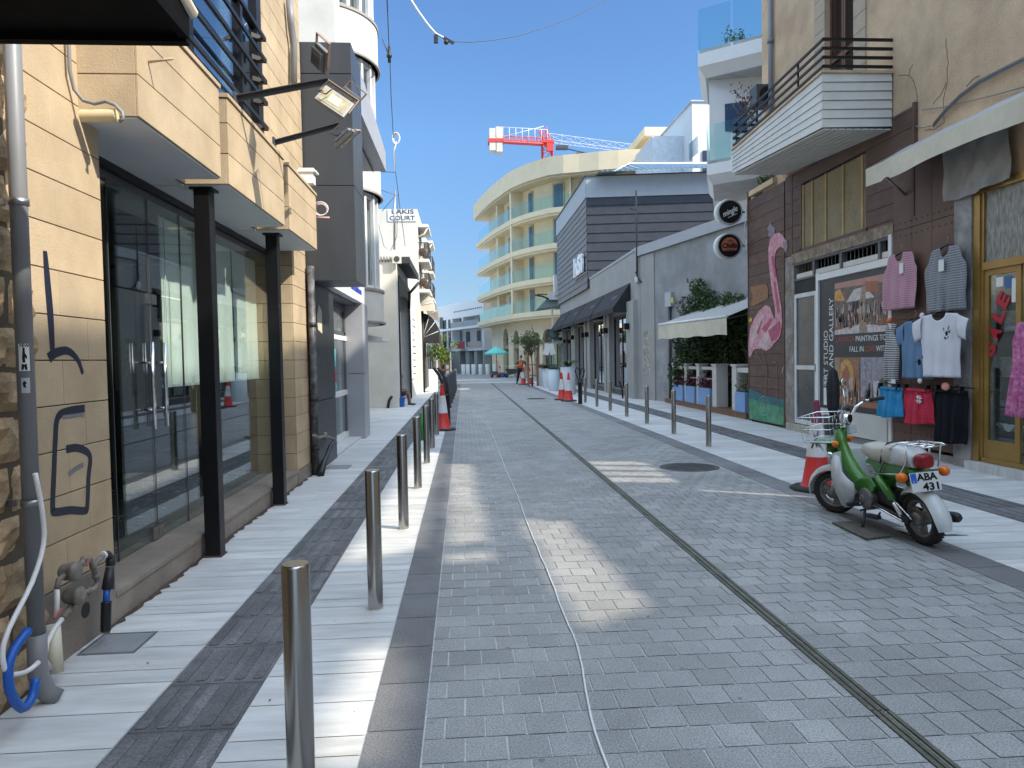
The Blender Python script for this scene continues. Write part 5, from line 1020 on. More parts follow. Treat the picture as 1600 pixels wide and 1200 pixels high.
# big cream awning
t = thing('shop_awning', 'large cream canvas awning with a deep valance above the clothes shop on the right', 'awning', (6.5, 8, 4.5)); b = MB(); XA = 6.32
b.grid(lambda u, v: Vector((XA+(6.9-XA)*v, 10.78-8.5*u, 4.45+.32*v-.02*math.sin(v*3.14)+.006*math.sin(u*60))), 60, 4); part(t, 'canvas_top', b, canvas_g)
b = MB(); b.grid(lambda u, v: Vector((XA-.012*math.sin(u*47)*v, 10.78-8.5*u, 4.455-v*(.27+.02*math.sin(u*21)-(.035 if .055 < u < .075 else 0)))), 120, 3); part(t, 'valance', b, canvas)
b = MB(); b.hexa([(XA, 10.77, 4.43), (6.9, 10.77, 4.75), (6.9, 10.79, 4.75), (XA, 10.79, 4.43), (XA, 10.77, 4.46), (6.9, 10.77, 4.78), (6.9, 10.79, 4.78), (XA, 10.79, 4.46)]); b.tube([(6.36, 10.6, 4.42), (6.88, 10.6, 4.0)], .02, 6); b.tube([(6.36, 5.6, 4.42), (6.88, 5.6, 4.0)], .02, 6); part(t, 'frame_arm', b, steel_dk)
random.seed(4); b = MB(); b.grid(lambda u, v: Vector((6.78-.02*math.sin(u*10+v*2)-.012*math.sin(u*22)*v-.015*math.sin(u*17+v*9), 9.62-1.18*u+.02*v*math.sin(v*5), 4.55-v*(.85+.025*math.sin(u*5)))), 90, 12); single('plastic_sheet', 'grey translucent plastic sheet hanging crumpled under the cream awning', 'sheet', b, mat('grey_plastic', (.27, .27, .255), .4, var=.12, vs=6, bump=.01, bs=14), L=(6.78, 8, 4.2))
# added unseen wall shades the street; tinted openings throw light patches on the road
t = thing('added_shade_wall', 'unseen wall added on the right to shade the street and pass light patches', 'building', (7, -5, 0))
patches = [[(813, 812), (882, 815), (1012, 950), (905, 985)], [(697, 725), (735, 725), (757, 845), (698, 852)], [(560, 1015), (628, 1000), (612, 1190), (470, 1200)], [(535, 882), (655, 855), (690, 705), (655, 705)], [(694, 868), (770, 862), (776, 872), (694, 880)]]
patches += [[(1.85, 8.95+.5*k), (2.68, 8.75+.5*k), (2.68, 9.1+.5*k), (1.85, 9.3+.5*k)] for k in range(4)]
holes = []; polys = []
for q in patches:
    W_ = []
    for px, py in q:
        g = GP(px, py) if px > 20 else Vector((px, py, 0)); tt = (6.9-g.x)/-SUN_D.x; p = g-SUN_D*tt; W_.append((p.y, p.z))
    ys, zs = [w[0] for w in W_], [w[1] for w in W_]; holes.append((min(ys)-.01, max(ys)+.01, min(zs)-.01, max(zs)+.01)); polys.append(W_)
import itertools
b = MB()
# wall built as columns: every hole gets its own screen; overlapping bounding boxes are merged by drawing one big hole and one filler sheet
Ymn, Ymx = min(h[0] for h in holes)-.2, max(h[1] for h in holes)+.2; Zmn, Zmx = min(h[2] for h in holes)-.2, max(h[3] for h in holes)+.2
Ymx = min(Ymx, 8.25); Zmn = 3.74; 
b.wall((6.9, 0, 0), Y1, X1*.03, (-18, 8.295), (0, 10.15), [(Ymn, Ymx, Zmn, Zmx), (5.9, 8.295, 0, 3.75)]); part(t, 'wall', b, stucco)
def inside(p, poly):
    c = False; n = len(poly)
    for i in range(n):
        (x0, y0), (x1, y1) = poly[i], poly[i-1]
        if (y0 > p[1]) != (y1 > p[1]) and p[0] < (x1-x0)*(p[1]-y0)/(y1-y0)+x0: c = not c
    return c
b = MB(); g_ = MB(); N = .05; ny = int((Ymx-Ymn)/N); nz = int((Zmx-Zmn)/N)
for i in range(ny):
    for j in range(nz):
        y, z = Ymn+i*N, Zmn+j*N; mb = g_ if any(inside((y+N/2, z+N/2), P) for P in polys) else b
        mb.quad((6.91, y, z), (6.91, y+N, z), (6.91, y+N, z+N), (6.91, y, z+N), 0, .5)
for (a, c, d, e) in [(Ymn, Ymx, Zmn+nz*N, Zmx), (Ymn+ny*N, Ymx, Zmn, Zmx)]: b.quad((6.912, a, d), (6.912, c, d), (6.912, c, e), (6.912, a, e))
part(t, 'light_mask_screen', b, stucco)
def tinted(name, c):
    m = bpy.data.materials.new(name); m.use_nodes = True; n, l = m.node_tree.nodes, m.node_tree.links; n.remove(n['Principled BSDF']); tr = n.new('ShaderNodeBsdfTransparent'); tr.inputs[0].default_value = (*c, 1); l.new(tr.outputs[0], n['Material Output'].inputs[0]); return m
part(t, 'light_patch_pane', g_, tinted('light_patch_pane', (.85, .82, .74)))  # added panes dim the sun into soft patches on the paving
b = MB(); b.box(11, 8, 0, 16, 21, 16.5); single('added_shade_block', 'unseen tall block added behind the old stucco house to shade the street', 'building', b, stucco, L=(13, 15, 0))  # unseen mass added to keep the street beyond the house in shade
# ================================================================== RIGHT: grey restaurant and shops
t = gb = thing('grey_shop_building', 'low grey rendered shop building with slate siding upper floor, black awnings and tall windows', 'building', (7, 32, 0))
A0, A1 = Vector((6.62, 26.5, 0)), Vector((8.3, 18.7, 0)); ud = (A1-A0).normalized(); nd = Vector((-ud.y, ud.x, 0)); L_ = (A1-A0).length
def oprism(b, P, u, n, u0, u1, z0, z1, t0, t1): 
    f = lambda a, k, z: P+u*a+n*k+Z1*z; b.hexa([f(u0, t0, z0), f(u1, t0, z0), f(u1, t1, z0), f(u0, t1, z0), f(u0, t0, z1), f(u1, t0, z1), f(u1, t1, z1), f(u0, t1, z1)])
b = MB(); oprism(b, A0, ud, nd, 1.35, L_, 0, 5.35, 0, .35); part(t, 'rough_wall', b, conc)
b = MB(); oprism(b, A0, ud, nd, .25, 1.34, 0, 5.33, -.03, .35); oprism(b, A0, ud, nd, 0.0, .24, 0, 5.34, -.04, .35); part(t, 'smooth_pier', b, conc_s)
b = MB(); oprism(b, A0, ud, nd, -.02, L_+.1, 5.36, 5.70, -.10, .45); part(t, 'coping', b, mat('coping_grey', (.36, .37, .39), .6, var=.06))
b = MB(); oprism(b, A0, ud, nd, .45, .95, .9, 2.55, -.034, -.028); part(t, 'stained_patch', b, mat('stain', (.27, .24, .2), .9, var=.4, vs=8, tint=(.42, .41, .38, 1), tv=1))
W_ = [(27.75, 30.9), (32.3, 35.7), (37.7, 40.6), (42.2, 45.4)]
b = MB(); b.wall((6.6, 0, 0), Y1, X1*.25, (26.5, 48), (0, 5.66), [(a, c, .28, 3.35) for a, c in W_]); b.box(6.85, 47.7, 0, 14, 48, 5.6); part(t, 'street_wall', b, conc_s)
b = MB(); b.box(6.57, 26.45, 5.62, 7.0, 36.5, 5.72); part(t, 'parapet_cap', b, MATS['coping_grey'])
b = MB(); b.box(6.56, 26.5, 0, 6.6, 48, .24); part(t, 'base_course', b, dgrey)
for i, (y0, y1) in enumerate([(26.48, 27.7), (31.0, 31.55), (31.75, 32.25), (35.8, 36.6), (37.0, 37.6), (40.7, 41.3), (41.5, 42.1), (45.5, 46.3)]): b = MB(); b.box(6.42, y0, 0, 6.599, y1, 3.75); part(t, 'pilaster', b, conc_s)
random.seed(21)
for a, c in W_:
    b = MB(); 
    for q in [(a, a+.09, .28, 3.35), (c-.09, c, .28, 3.35), (a+.09, c-.09, 3.25, 3.35), (a+.09, c-.09, .28, .36), ((a+c)/2-.03, (a+c)/2+.03, .36, 3.25)]: b.box(6.63, q[0], q[2], 6.70, q[1], q[3])
    w = part(t, 'shop_window', b, blackm); b = MB(); b.box(6.66, a+.09, .36, 6.67, c-.09, 3.25); part(w, 'pane', b, glass_mat('mirror_glass', (.35, .38, .38), 2.2)); b = MB(); b.box(8.2, a, 0, 8.25, c, 3.4); part(w, 'room_backdrop', b, dark_in)
for y in (27.2, 31.3, 32.0, 36.2, 37.3, 41.0, 45.9):
    w = thing('wall_lamp', 'small black up and down lamp cube, %s on the grey pilasters' % {27.2: 'nearest', 31.3: 'second', 32.0: 'third', 36.2: 'fourth', 37.3: 'fifth', 41.0: 'sixth', 45.9: 'farthest'}[y], 'wall lamp', (6.4, y, 2.75), 'wall lamps on the grey pilasters')
    b = MB(); b.box(6.22, y-.11, 2.66, 6.40, y+.11, 2.90); part(w, 'housing', b, blackm); b = MB(); b.box(6.40, y-.06, 2.72, 6.42, y+.06, 2.84); part(w, 'back_plate', b, blackm)
for i, (y0, y1) in enumerate([(27.6, 32.4), (32.6, 37.5), (37.7, 42.6), (42.8, 47.4)]):
    w = thing('black_awning', ['nearest', 'second', 'third', 'farthest'][i]+' of the four black canvas awnings on the grey shop front', 'awning', (6.5, (y0+y1)/2, 3.6), 'black awnings on the grey shop front')
    b = MB(); b.grid(lambda u, v: Vector((6.58-.68*v, y0+(y1-y0)*u, 4.5-.95*v)), 10, 4); 
    for y in (y0, y1): b.add([(6.58, y, 4.5), (5.90, y, 3.55), (6.58, y, 3.55)], [(0, 1, 2)])
    part(w, 'canvas', b, canvas_b); b = MB(); b.box(5.89, y0, 3.35, 5.91, y1, 3.56); 
    for y in (y0, y1): b.box(5.91, y-.01, 3.35, 6.58, y+.01, 3.555)
    part(w, 'valance', b, canvas_b)
    for k in range(2): b = MB(); yy = y0+.9+k*1.6; q = lambda f: Vector((6.57-.68*f, 0, 4.5-.95*f+.015)); b.add([q(.42)+Y1*yy, q(.58)+Y1*yy, q(.58)+Y1*(yy+.9), q(.42)+Y1*(yy+.9)], [(0, 1, 2, 3)]); part(w, 'printed_mark', b, mat('awning_print', (.10, .10, .11), .9)) if k == 0 else None
# upper siding box
S0, S1, S2 = Vector((6.5, 36.6, 0)), Vector((15.5, 35.4, 0)), Vector((6.5, 48.2, 0)); H0, H1 = 5.2, 10.9
b = MB(); b.add([S0+Z1*H0+Vector((.05, .06, 0)), S1+Z1*H0+Vector((0, .06, 0)), Vector((15.5, 48.1, H0)), S2+Z1*H0+Vector((.05, 0, 0)), S0+Z1*(H1-.05)+Vector((.05, .06, 0)), S1+Z1*(H1-.05)+Vector((0, .06, 0)), Vector((15.5, 48.1, H1-.05)), S2+Z1*(H1-.05)+Vector((.05, 0, 0))], [(0, 3, 2, 1), (4, 5, 6, 7), (0, 1, 5, 4), (1, 2, 6, 5), (2, 3, 7, 6), (3, 0, 4, 7)]); part(t, 'upper_body', b, dgrey)
def lap(b, P, Q, n, z0, z1, h):
    z = z0
    while z < z1-.02:
        c = min(z+h, z1); cc = random.random(); b.add([P+n*.035+Z1*z, Q+n*.035+Z1*z, Q+n*.0+Z1*c, P+n*.0+Z1*c, P+Z1*z-n*.02, Q+Z1*z-n*.02], [(0, 1, 2, 3), (0, 4, 5, 1)], 0, False, cc); z += h
b = MB(); us = (S1-S0).normalized(); ns = Vector((us.y, -us.x, 0)); lap(b, S0, S1, ns, H0, 9.83, .47); part(t, 'side_siding', b, siding_n)
b = MB(); lap(b, S0, S2, -X1, 5.2, 9.83, .33); part(t, 'front_siding', b, siding)
b = MB(); oprism(b, S0, us, ns, -.03, 9, 9.84, H1, -.02, .05); b.box(6.44, 36.58, 9.84, 6.52, 48.2, H1); part(t, 'fascia', b, band_m)
b = MB(); b.box(6.38, 36.5, H1, 6.6, 48.25, H1+.05); oprism(b, S0, us, ns, -.1, 9, H1, H1+.05, -.02, .12); part(t, 'roof_edge', b, dgrey)
rfm = mat('blue_metal_roof', (.22, .30, .36), .4, .4, var=.1); b = MB()
for i in range(34):
    x = 7.0+i*.25; d = 35.75-(x-7)*.13; ry = 39.2; zr = H1+1.35*min(1, (i+1)/10.) if i < 10 else H1+1.35
    zr = min(zr, H1+1.35); b.add([(x, d, H1+.06), (x+.13, d, H1+.06), (x+.13, ry, zr), (x, ry, zr)], [(0, 1, 2, 3)]); b.add([(x+.13, d, H1+.06), (x+.16, d, H1+.13), (x+.22, d, H1+.13), (x+.25, d, H1+.06), (x+.13, ry, zr), (x+.16, ry, zr+.07), (x+.22, ry, zr+.07), (x+.25, ry, zr)], [(0, 1, 5, 4), (1, 2, 6, 5), (2, 3, 7, 6), (0, 4, 7, 3), (0, 3, 2, 1)])
rf = part(t, 'metal_roof', b, rfm); b = MB(); b.tube([(7.0, 39.2, H1+.15), (9.4, 39.2, H1+1.38), (15.5, 39.2, H1+1.42)], .08, 6); part(rf, 'ridge_cap', b, white)
lg = thing('letter_sign', 'white raised letters fixed on the grey siding above the black awnings', 'sign', (6.4, 40, 7.5)); p = XP(899, 428, 6.42); q = XP(913, 428, 6.42); text(lg, 'lettering', 'hSi', (6.40, p.y, XP(906, 428, 6.42).z), -Y1, Z1, .95, mat('letter_white', (.8, .8, .82), .4), width=abs(p.y-q.y), depth=.1, bold=.05)
b = MB(); b.box(6.41, q.y-.3, XP(906, 430, 6.42).z-.1, 6.45, p.y+.3, XP(906, 430, 6.42).z-.05); part(lg, 'mounting_rail', b, band_m)
# pole, cable, boxes
t = thing('cable_mast', 'thin mast with insulators rising from the corner of the low grey building', 'mast', (6.55, 26.4, 4)); b = MB(); b.cyl((6.55, 26.35, 4.6), (6.55, 26.35, YP(991, 298, 26.35).z), .035, n=8); part(t, 'pole', b, dgrey)
b = MB()
for dz in (0, .3): b.tube([(6.55, 26.35, 7.4+dz-.3), (6.35, 26.3, 7.4+dz-.3)], .015, 5); b.sph((6.33, 26.3, 7.43+dz-.3), .04, 6)
part(t, 'insulators', b, dgrey); b = MB(); b.sph(YP(995, 438, 26.3), .09, 10, sc=(1, 1, 1.7)); part(t, 'splice_box', b, offwh)
b = MB(); P = [YP(993, 425, 26.3), YP(998, 437, 26.2), YP(1010, 448, 26.0), YP(1030, 457, 25.4), YP(1046, 463, 25.1), YP(1058, 468, 24.7), YP(1062, 482, 24.6), YP(1058, 492, 24.7), YP(1050, 488, 24.8)]; b.tube(P, .025, 6); part(t, 'cable', b, blackp)
def wallpt(px, py, off=.06):
    d = _ray(px, py); k = (A0-nd*off-EYEV).dot(nd)/d.dot(nd); return EYEV+d*k
t = thing('meter_box', 'grey electric meter box with yellow warning label on the rough grey wall', 'meter box', wallpt(1047, 477)); p = wallpt(1046, 468); mm_ = Matrix((ud, nd, Z1)).transposed(); b = MB(); b.obox(p, (.42, .14, .50), mm_); part(t, 'casing', b, mat('box_grey', (.42, .43, .47), .5), bevel=.01)
b = MB(); b.obox(wallpt(1050, 469, .145), (.14, .004, .18), mm_); part(t, 'warning_label', b, MATS['mural_yellow']); b = MB(); p1_ = wallpt(1046, 479); b.cyl(p1_, Vector((p1_.x, p1_.y, .1)), .05, n=8); part(t, 'conduit', b, dgrey)
# terrace
t = thing('terrace_deck', 'raised timber deck of the terrace behind the blue planters', 'deck', (8, 20, 0)); b = MB(); b.box(6.98, 17.1, 0.0, 9.5, 24.2, .13); part(t, 'platform', b, dark_in); b = MB()
dk = mat('deck_wood', (.17, .095, .05), .7, var=.2, vs=3, stretch=(4, 1, 1), attr=.15)
for z in (0.005, .08): b.box(6.94, 17.08, z, 6.979, 24.2, z+.07)
for i in range(17): b.box(6.98+i*.145, 17.08, .131, 6.98+i*.145+.14, 24.2, .15)
part(t, 'boards', b, dk)
fp = mat('fence_white', (.58, .57, .53), .7, var=.08)
def post(x, y, w, h, lab):
    t = thing('fence_post', lab, 'post', (x, y, 0), 'white posts of the terrace fence'); b = MB(); b.box(x, y, .15, x+w, y+w, h-.05); part(t, 'shaft', b, fp); b = MB(); b.box(x-.03, y-.03, h-.05, x+w+.03, y+w+.03, h); part(t, 'cap', b, fp); return t
for i, (y, w) in enumerate([(23.3, .22), (22.0, .22), (20.8, .25), (19.35, .33), (17.9, .3)]): post(7.02, y, w, 1.36, ['farthest', 'fourth nearest', 'middle', 'second nearest', 'nearest'][i]+' white square post of the terrace fence')
b = MB()
for y0, y1 in [(22.22, 23.3), (21.05, 22.0), (19.68, 20.8)]: b.box(7.08, y0, 1.18, 7.16, y1, 1.27); b.box(7.08, y0, .9, 7.14, y1, .94)
b.box(7.05, 17.15, 1.15, 7.4, 17.9, 1.27); part(thing('fence_rail', 'white rails between the posts of the terrace fence', 'rail', (7.1, 21, 1.2)), 'rails', b, fp)
pb = mat('planter_blue', (.19, .34, .62), .6, var=.08); purp = mat('purple_leaf', (.09, .015, .028), .7, var=.4, attr=.5); random.seed(12)
for i, (y0, y1, kind) in enumerate([(22.25, 23.25, 0), (21.1, 21.95, 0), (19.75, 20.75, 0), (17.2, 17.85, 1)]):
    t = thing('planter_box', ['blue planter box with purple leaves, farthest on the terrace edge', 'blue planter box with purple leaves, middle of the three between the posts', 'blue planter box with purple leaves, nearest of the three between the posts', 'blue planter box with sparse green leaves beside the mural wall'][i], 'planter', (7.05, (y0+y1)/2, .15), 'blue planters on the terrace'); b = MB(); b.box(6.96, y0, .15, 7.3, y1, .66); part(t, 'box', b, pb, bevel=.01); b = MB(); b.box(6.98, y0+.02, .655, 7.28, y1-.02, .67); part(t, 'soil', b, dark_in)
    b = MB(); leaves(b, lambda: Vector((7.12+random.gauss(0, .11), random.uniform(y0-.05, y1+.05), .68+abs(random.gauss(.08, .13)))), 700 if not kind else 160, .025, .05); part(t, 'foliage', b, leaf_o if kind else purp)
t = thing('terrace_awning', 'cream retractable awning sloping over the terrace beside the mural wall', 'awning', (7.5, 20, 2.8)); fa, fb = Vector((6.2, 22.2, 2.6)), Vector((6.68, 17.6, 2.58)); ba, bb_ = Vector((8.9, 22.4, 3.68)), Vector((9.1, 17.6, 3.68))
b = MB(); b.grid(lambda u, v: (fa.lerp(fb, u)).lerp(ba.lerp(bb_, u), v)-Z1*.05*math.sin(v*math.pi), 12, 6); part(t, 'canvas_top', b, canvas_g)
b = MB(); b.grid(lambda u, v: fa.lerp(fb, u)+Vector((-.02+.012*math.sin(u*40)*v, 0, -.04-.42*v+.015*math.sin(u*23)*v)), 40, 3); part(t, 'valance', b, canvas); b = MB(); b.tube([fa, fb], .035, 8); part(t, 'front_bar', b, white); b = MB(); b.tube([fb+Vector((.1, .3, -.03)), Vector((7.8, 17.9, 2.75)), bb_+Vector((0, .3, -.3))], .03, 6); part(t, 'folding_arm', b, dgrey)
t = thing('ivy_hedge', 'dark green climbing ivy covering the rough grey wall behind the terrace', 'hedge', (8, 21, 1)); random.seed(14)
def ivy():
    while True:
        a = random.uniform(3.2, L_-.1); z = random.uniform(.6, 4.0); top = 3.1+.75*math.exp(-((a-5.0)/.9)**2)+.25*math.sin(a*3.1)+.12*math.sin(a*8.3)
        if a < 4.0: top -= (4.0-a)*1.2
        if z < top: return A0+ud*a-nd*(.12+random.random()**1.5*(.35+.15*math.sin(a*5+z*4)))+Z1*z
b = MB(); leaves(b, ivy, 15000, .035, .075); part(t, 'foliage', b, leaf_d); b = MB()
for a in (3.9, 4.7, 5.6, 6.8): p = A0+ud*a-nd*.1; b.tube([p+Z1*.13, p+Z1*1.2+ud*.1, p+Z1*2.6-ud*.1], .025, 5)
part(t, 'stems', b, bark)
t = thing('trellis_frame', 'thin dark frame on the wall beside the ivy', 'frame', wallpt(1060, 520)); b = MB(); b.tube([wallpt(1067, 500), wallpt(1067, 464), wallpt(1090, 464)], .02, 5); part(t, 'bar', b, dgrey)
b = MB()
for k in range(2):
    y = 19.2+k*2.2; b.lathe((7.9, y, .15), [(.2, 0), (.2, .02), (.03, .04), (.03, .7)], 12); b.box(7.6, y-.3, .85, 8.2, y+.3, .88)
    if k == 0: single('terrace_table', 'dark pedestal table nearer the gap in the terrace fence', 'table', b, dgrey, L=(7.9, y, .15)); b = MB()
    else: single('terrace_table', 'dark pedestal table deeper behind the purple plants', 'table', b, dgrey, L=(7.9, y, .15))
# round signs
def rsign(px, py, label):
    p = YP(px, py, 16.9); t = thing('round_sign', label, 'sign', p, 'round signs on the brown wall'); r = .305
    b = MB(); b.lathe(p+Vector((-.03, .08, 0)), [(r-.01, -.04), (r+.01, -.03), (r+.01, .10), (r-.01, .12)], 32, axis='y'); part(t, 'drum', b, white); b = MB(); b.lathe(p, [(r-.035, -.002), (r-.035, .045)], 32, axis='y'); f = part(t, 'face', b, blackm)
    b = MB(); b.lathe(p, [(r-.03, .0), (r+.002, -.01), (r+.002, .06), (r-.03, .06)], 32, axis='y', caps=False); part(t, 'rim', b, mat('sign_rim', (.45, .44, .42), .4, .3))
    b = MB(); b.tube([p+Vector((.3, .08, 0)), Vector((6.9, 16.98, p.z))], .018, 6); b.tube([p+Vector((.3, .08, .08)), Vector((6.9, 16.98, p.z+.0))], .012, 6); part(t, 'bracket', b, steel_dk); b = MB()
    for dz in (-.07, .07): b.box(6.84, 16.74, p.z+dz-.06, 6.94, 16.80, p.z+dz+.06)
    part(t, 'bracket_plate', b, white); return t, f, p
s1, f1, p1s = rsign(1141, 331, 'black round sign with handwritten white lettering, upper of two on the brown wall corner'); s2, f2, p2s = rsign(1140, 384, 'black and orange round sign below the white lettered one on the wall corner')
xd = Vector((math.cos(.42), 0, math.sin(.42))); yd = Vector((-math.sin(.42), 0, math.cos(.42))); text(f1, 'lettering', 'mingle', p1s+Vector((-.01, -.004, 0))-xd*.20-yd*.05, xd, yd, .13, white, width=.40, depth=.006, shear=.4, bold=.012)
b = MB(); q = p1s+Vector((.0, -.006, -.05))-yd*.06; b.obox(q+xd*.03, (.24, .005, .012), Matrix((xd, Y1, yd)).transposed()); part(f1, 'underline', b, white)
og = mat('sign_orange', (.42, .12, .055), .6); b = MB(); n = 30; q = p2s+Vector((0, -.004, .0)); V = [q+Vector((.20*math.cos(a), 0, .205*math.sin(a))) for a in [2*math.pi*i/n for i in range(n)] if math.sin(a) > -.72]; V.sort(key=lambda v: math.atan2(v.z-q.z, v.x-q.x)); b.add(V, [list(range(len(V)))]); part(f2, 'orange_disc', b, og)
text(f2, 'lettering', 'Chillin', p2s+Vector((-.20, -.007, -.05)), X1, Z1, .11, blackm, width=.40, depth=.004, shear=.3, bold=.03); text(f2, 'lettering', 'KITCHEN BAR', p2s+Vector((-.11, -.007, -.115)), X1, Z1, .028, blackm, width=.24, depth=.004); text(f2, 'lettering', 'the', p2s+Vector((-.05, -.007, .09)), X1, Z1, .06, blackm, width=.12, depth=.004, shear=.3)
b = MB(); b.tube([Vector((6.86, 16.77, p1s.z-.1)), Vector((6.80, 16.77, (p1s.z+p2s.z)/2)), Vector((6.86, 16.77, p2s.z+.1))], .01, 5); single('sign_cable', 'white cable linking the brackets of the two round signs', 'cable', b, white, L=(6.85, 16.77, 4.6))
# ================================================================== RIGHT BACK: modern white building
t = thing('modern_white_building', 'modern white building with glass balconies rising behind the low grey building', 'building', (9, 26, 0))
b = MB(); P = [(7.82, 22.0), (12.5, 20.9), (15, 31), (11.3, 31)]
b.add([(x, y, 7.3) for x, y in P]+[(x, y, 10.95) for x, y in P], [(0, 3, 2, 1), (4, 5, 6, 7), (0, 1, 5, 4), (1, 2, 6, 5), (2, 3, 7, 6), (3, 0, 4, 7)]); part(t, 'front_block', b, whmod); b = MB(); b.box(9.75, 21.8, 0, 12.4, 23.4, 7.3); part(t, 'lower_block', b, whmod)
b = MB(); b.box(15.9, 48.1, 3, 27, 67, 18.9); part(t, 'rear_block', b, whmod)
b = MB(); b.box(15.84, 55.4, 3, 15.91, 55.6, 19.0); b.box(15.8, 48.0, 18.9, 27.1, 67.1, 19.0); part(t, 'rear_trim', b, mat('trim_grey', (.5, .5, .5), .6))
pa, pb_ = XP(1078, 248, 15.88), XP(1092, 214, 15.88); b = MB(); z = XP(1085, 245, 15.88).z; z1_ = XP(1085, 218, 15.88).z
for i in range(9): zz = z+(z1_-z)*i/9; b.hexa([(15.8, pb_.y, zz), (15.9, pb_.y, zz+.15), (15.9, pa.y, zz+.22), (15.8, pa.y, zz), (15.8, pb_.y, zz+.08), (15.9, pb_.y, zz+.15), (15.9, pa.y, zz+.22), (15.8, pa.y, zz+.08)])
part(t, 'louvre_window', b, mat('louvre_blue', (.30, .40, .46), .4, .3))
b = MB(); q0, q1 = YP(1133, 205, 21.88), YP(1162, 163, 21.88); b.hexa([(q0.x, 21.86, q0.z), (q1.x, 21.62, q0.z), (q1.x, 21.9, q0.z), (q0.x, 22.0, q0.z), (q0.x, 21.86, q1.z), (q1.x, 21.62, q1.z), (q1.x, 21.9, q1.z), (q0.x, 22.0, q1.z)]); part(t, 'dark_window', b, mat('window_navy', (.03, .05, .09), .12))
b = MB(); b.box(16.6, 48.0, 8, 18.2, 48.09, 15.6); part(t, 'recess', b, navy_m)
def slab(name, c0, c1, zt_, zb_, depth, gtop, lab):
    c0, c1 = Vector(c0), Vector(c1); u = (c1-c0).normalized(); n = Vector((-u.y, u.x)); n = n if n.y > 0 else -n; far = c0+Vector((1.0, 2.6)); P = [c0, c1, c1+n*depth, far+Vector((depth*.6, 0))]; P.insert(4, far)
    b = MB(); ins = [Vector((p.x, p.y)) for p in P]; cen = sum(ins, Vector((0, 0)))/len(ins); lo = [cen+(p-cen)*.86 for p in ins]; n_ = len(P)
    V = [(p.x, p.y, zt_) for p in ins]+[(p.x, p.y, zt_-(zt_-zb_)*.62) for p in ins]+[(p.x, p.y, zb_) for p in lo]; F = [list(range(n_)), list(range(2*n_, 3*n_))[::-1]]
    for k in (0, n_): F += [(k+i, k+(i+1) % n_, k+n_+(i+1) % n_, k+n_+i) for i in range(n_)]
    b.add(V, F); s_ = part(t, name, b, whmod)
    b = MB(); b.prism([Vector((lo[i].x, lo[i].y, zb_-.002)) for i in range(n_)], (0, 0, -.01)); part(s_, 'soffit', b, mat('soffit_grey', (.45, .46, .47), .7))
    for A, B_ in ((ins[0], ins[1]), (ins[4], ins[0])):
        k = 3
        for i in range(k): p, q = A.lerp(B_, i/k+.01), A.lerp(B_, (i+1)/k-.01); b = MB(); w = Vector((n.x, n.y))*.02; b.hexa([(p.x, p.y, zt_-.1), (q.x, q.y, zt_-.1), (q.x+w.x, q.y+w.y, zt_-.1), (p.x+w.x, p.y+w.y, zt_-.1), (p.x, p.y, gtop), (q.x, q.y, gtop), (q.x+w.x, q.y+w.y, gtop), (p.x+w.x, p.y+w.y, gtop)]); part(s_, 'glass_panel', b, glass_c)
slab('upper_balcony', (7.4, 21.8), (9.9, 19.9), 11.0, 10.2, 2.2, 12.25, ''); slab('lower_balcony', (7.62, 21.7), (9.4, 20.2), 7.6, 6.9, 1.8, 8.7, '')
random.seed(31)
for px, lab in [(1141, 'left of two small potted plants behind the upper glass balustrade'), (1158, 'right of two small potted plants behind the upper glass balustrade')]:
    c = YP(px, 60, 22.0); c.z = 11.0; w = thing('potted_plant', lab, 'potted plant', c); b = MB(); b.lathe(c, [(.14, 0), (.18, .3), (.16, .3)], 12); part(w, 'pot', b, white); b = MB(); leaves(b, lambda: c+Vector((random.gauss(0, .12), random.gauss(0, .12), .45+random.gauss(0, .12))), 90, .04, .08); part(w, 'foliage', b, leaf_o)
# ================================================================== cream curved hotel
t = thing('cream_curved_hotel', 'large cream hotel with curved facade, glass balconies and arches at street level', 'building', (8, 64, 0))
plan = [(747, 76), (760, 71.5), (775, 67.6), (790, 64.8), (800, 63), (815, 61.3), (830, 60), (845, 59), (862, 58), (885, 57.4), (910, 57), (940, 56.4), (970, 56), (1006, 55.7)]
def FP(px, off=0.):
    for i in range(len(plan)-1):
        if plan[i][0] <= px <= plan[i+1][0] or (i == len(plan)-2):
            a, c = plan[i], plan[i+1]; k = (px-a[0])/(c[0]-a[0]); y = a[1]+(c[1]-a[1])*k; break
    q = YP(px, 560, y); p = Vector((q.x, q.y, 0))
    if off:
        def raw(s): 
            for i in range(len(plan)-1):
                if plan[i][0] <= s <= plan[i+1][0]: a, c = plan[i], plan[i+1]; k = (s-a[0])/(c[0]-a[0]); yy = a[1]+(c[1]-a[1])*k; w = YP(s, 560, yy); return Vector((w.x, w.y, 0))
            return None
        A, B_ = raw(max(747, px-6)), raw(min(1006, px+6)); u = (B_-A).normalized(); p = p+Vector((-u.y, u.x, 0))*off
    return p
def strip(b, pxs, o0, o1, z0, z1, mi=0):
    """curved solid band between two offsets"""
    A = [FP(p, o0) for p in pxs]; B_ = [FP(p, o1) for p in pxs]; n = len(pxs)
    V = [p+Z1*z0 for p in A]+[p+Z1*z1 for p in A]+[p+Z1*z0 for p in B_]+[p+Z1*z1 for p in B_]
    F = []
    for i in range(n-1): F += [(i, i+1, n+i+1, n+i), (2*n+i+1, 2*n+i, 3*n+i, 3*n+i+1), (n+i, n+i+1, 3*n+i+1, 3*n+i), (i+1, i, 2*n+i, 2*n+i+1)]
    F += [(0, n, 3*n, 2*n), (n-1, 3*n-1, 4*n-1, 2*n-1)]; b.add(V, F, mi, False)
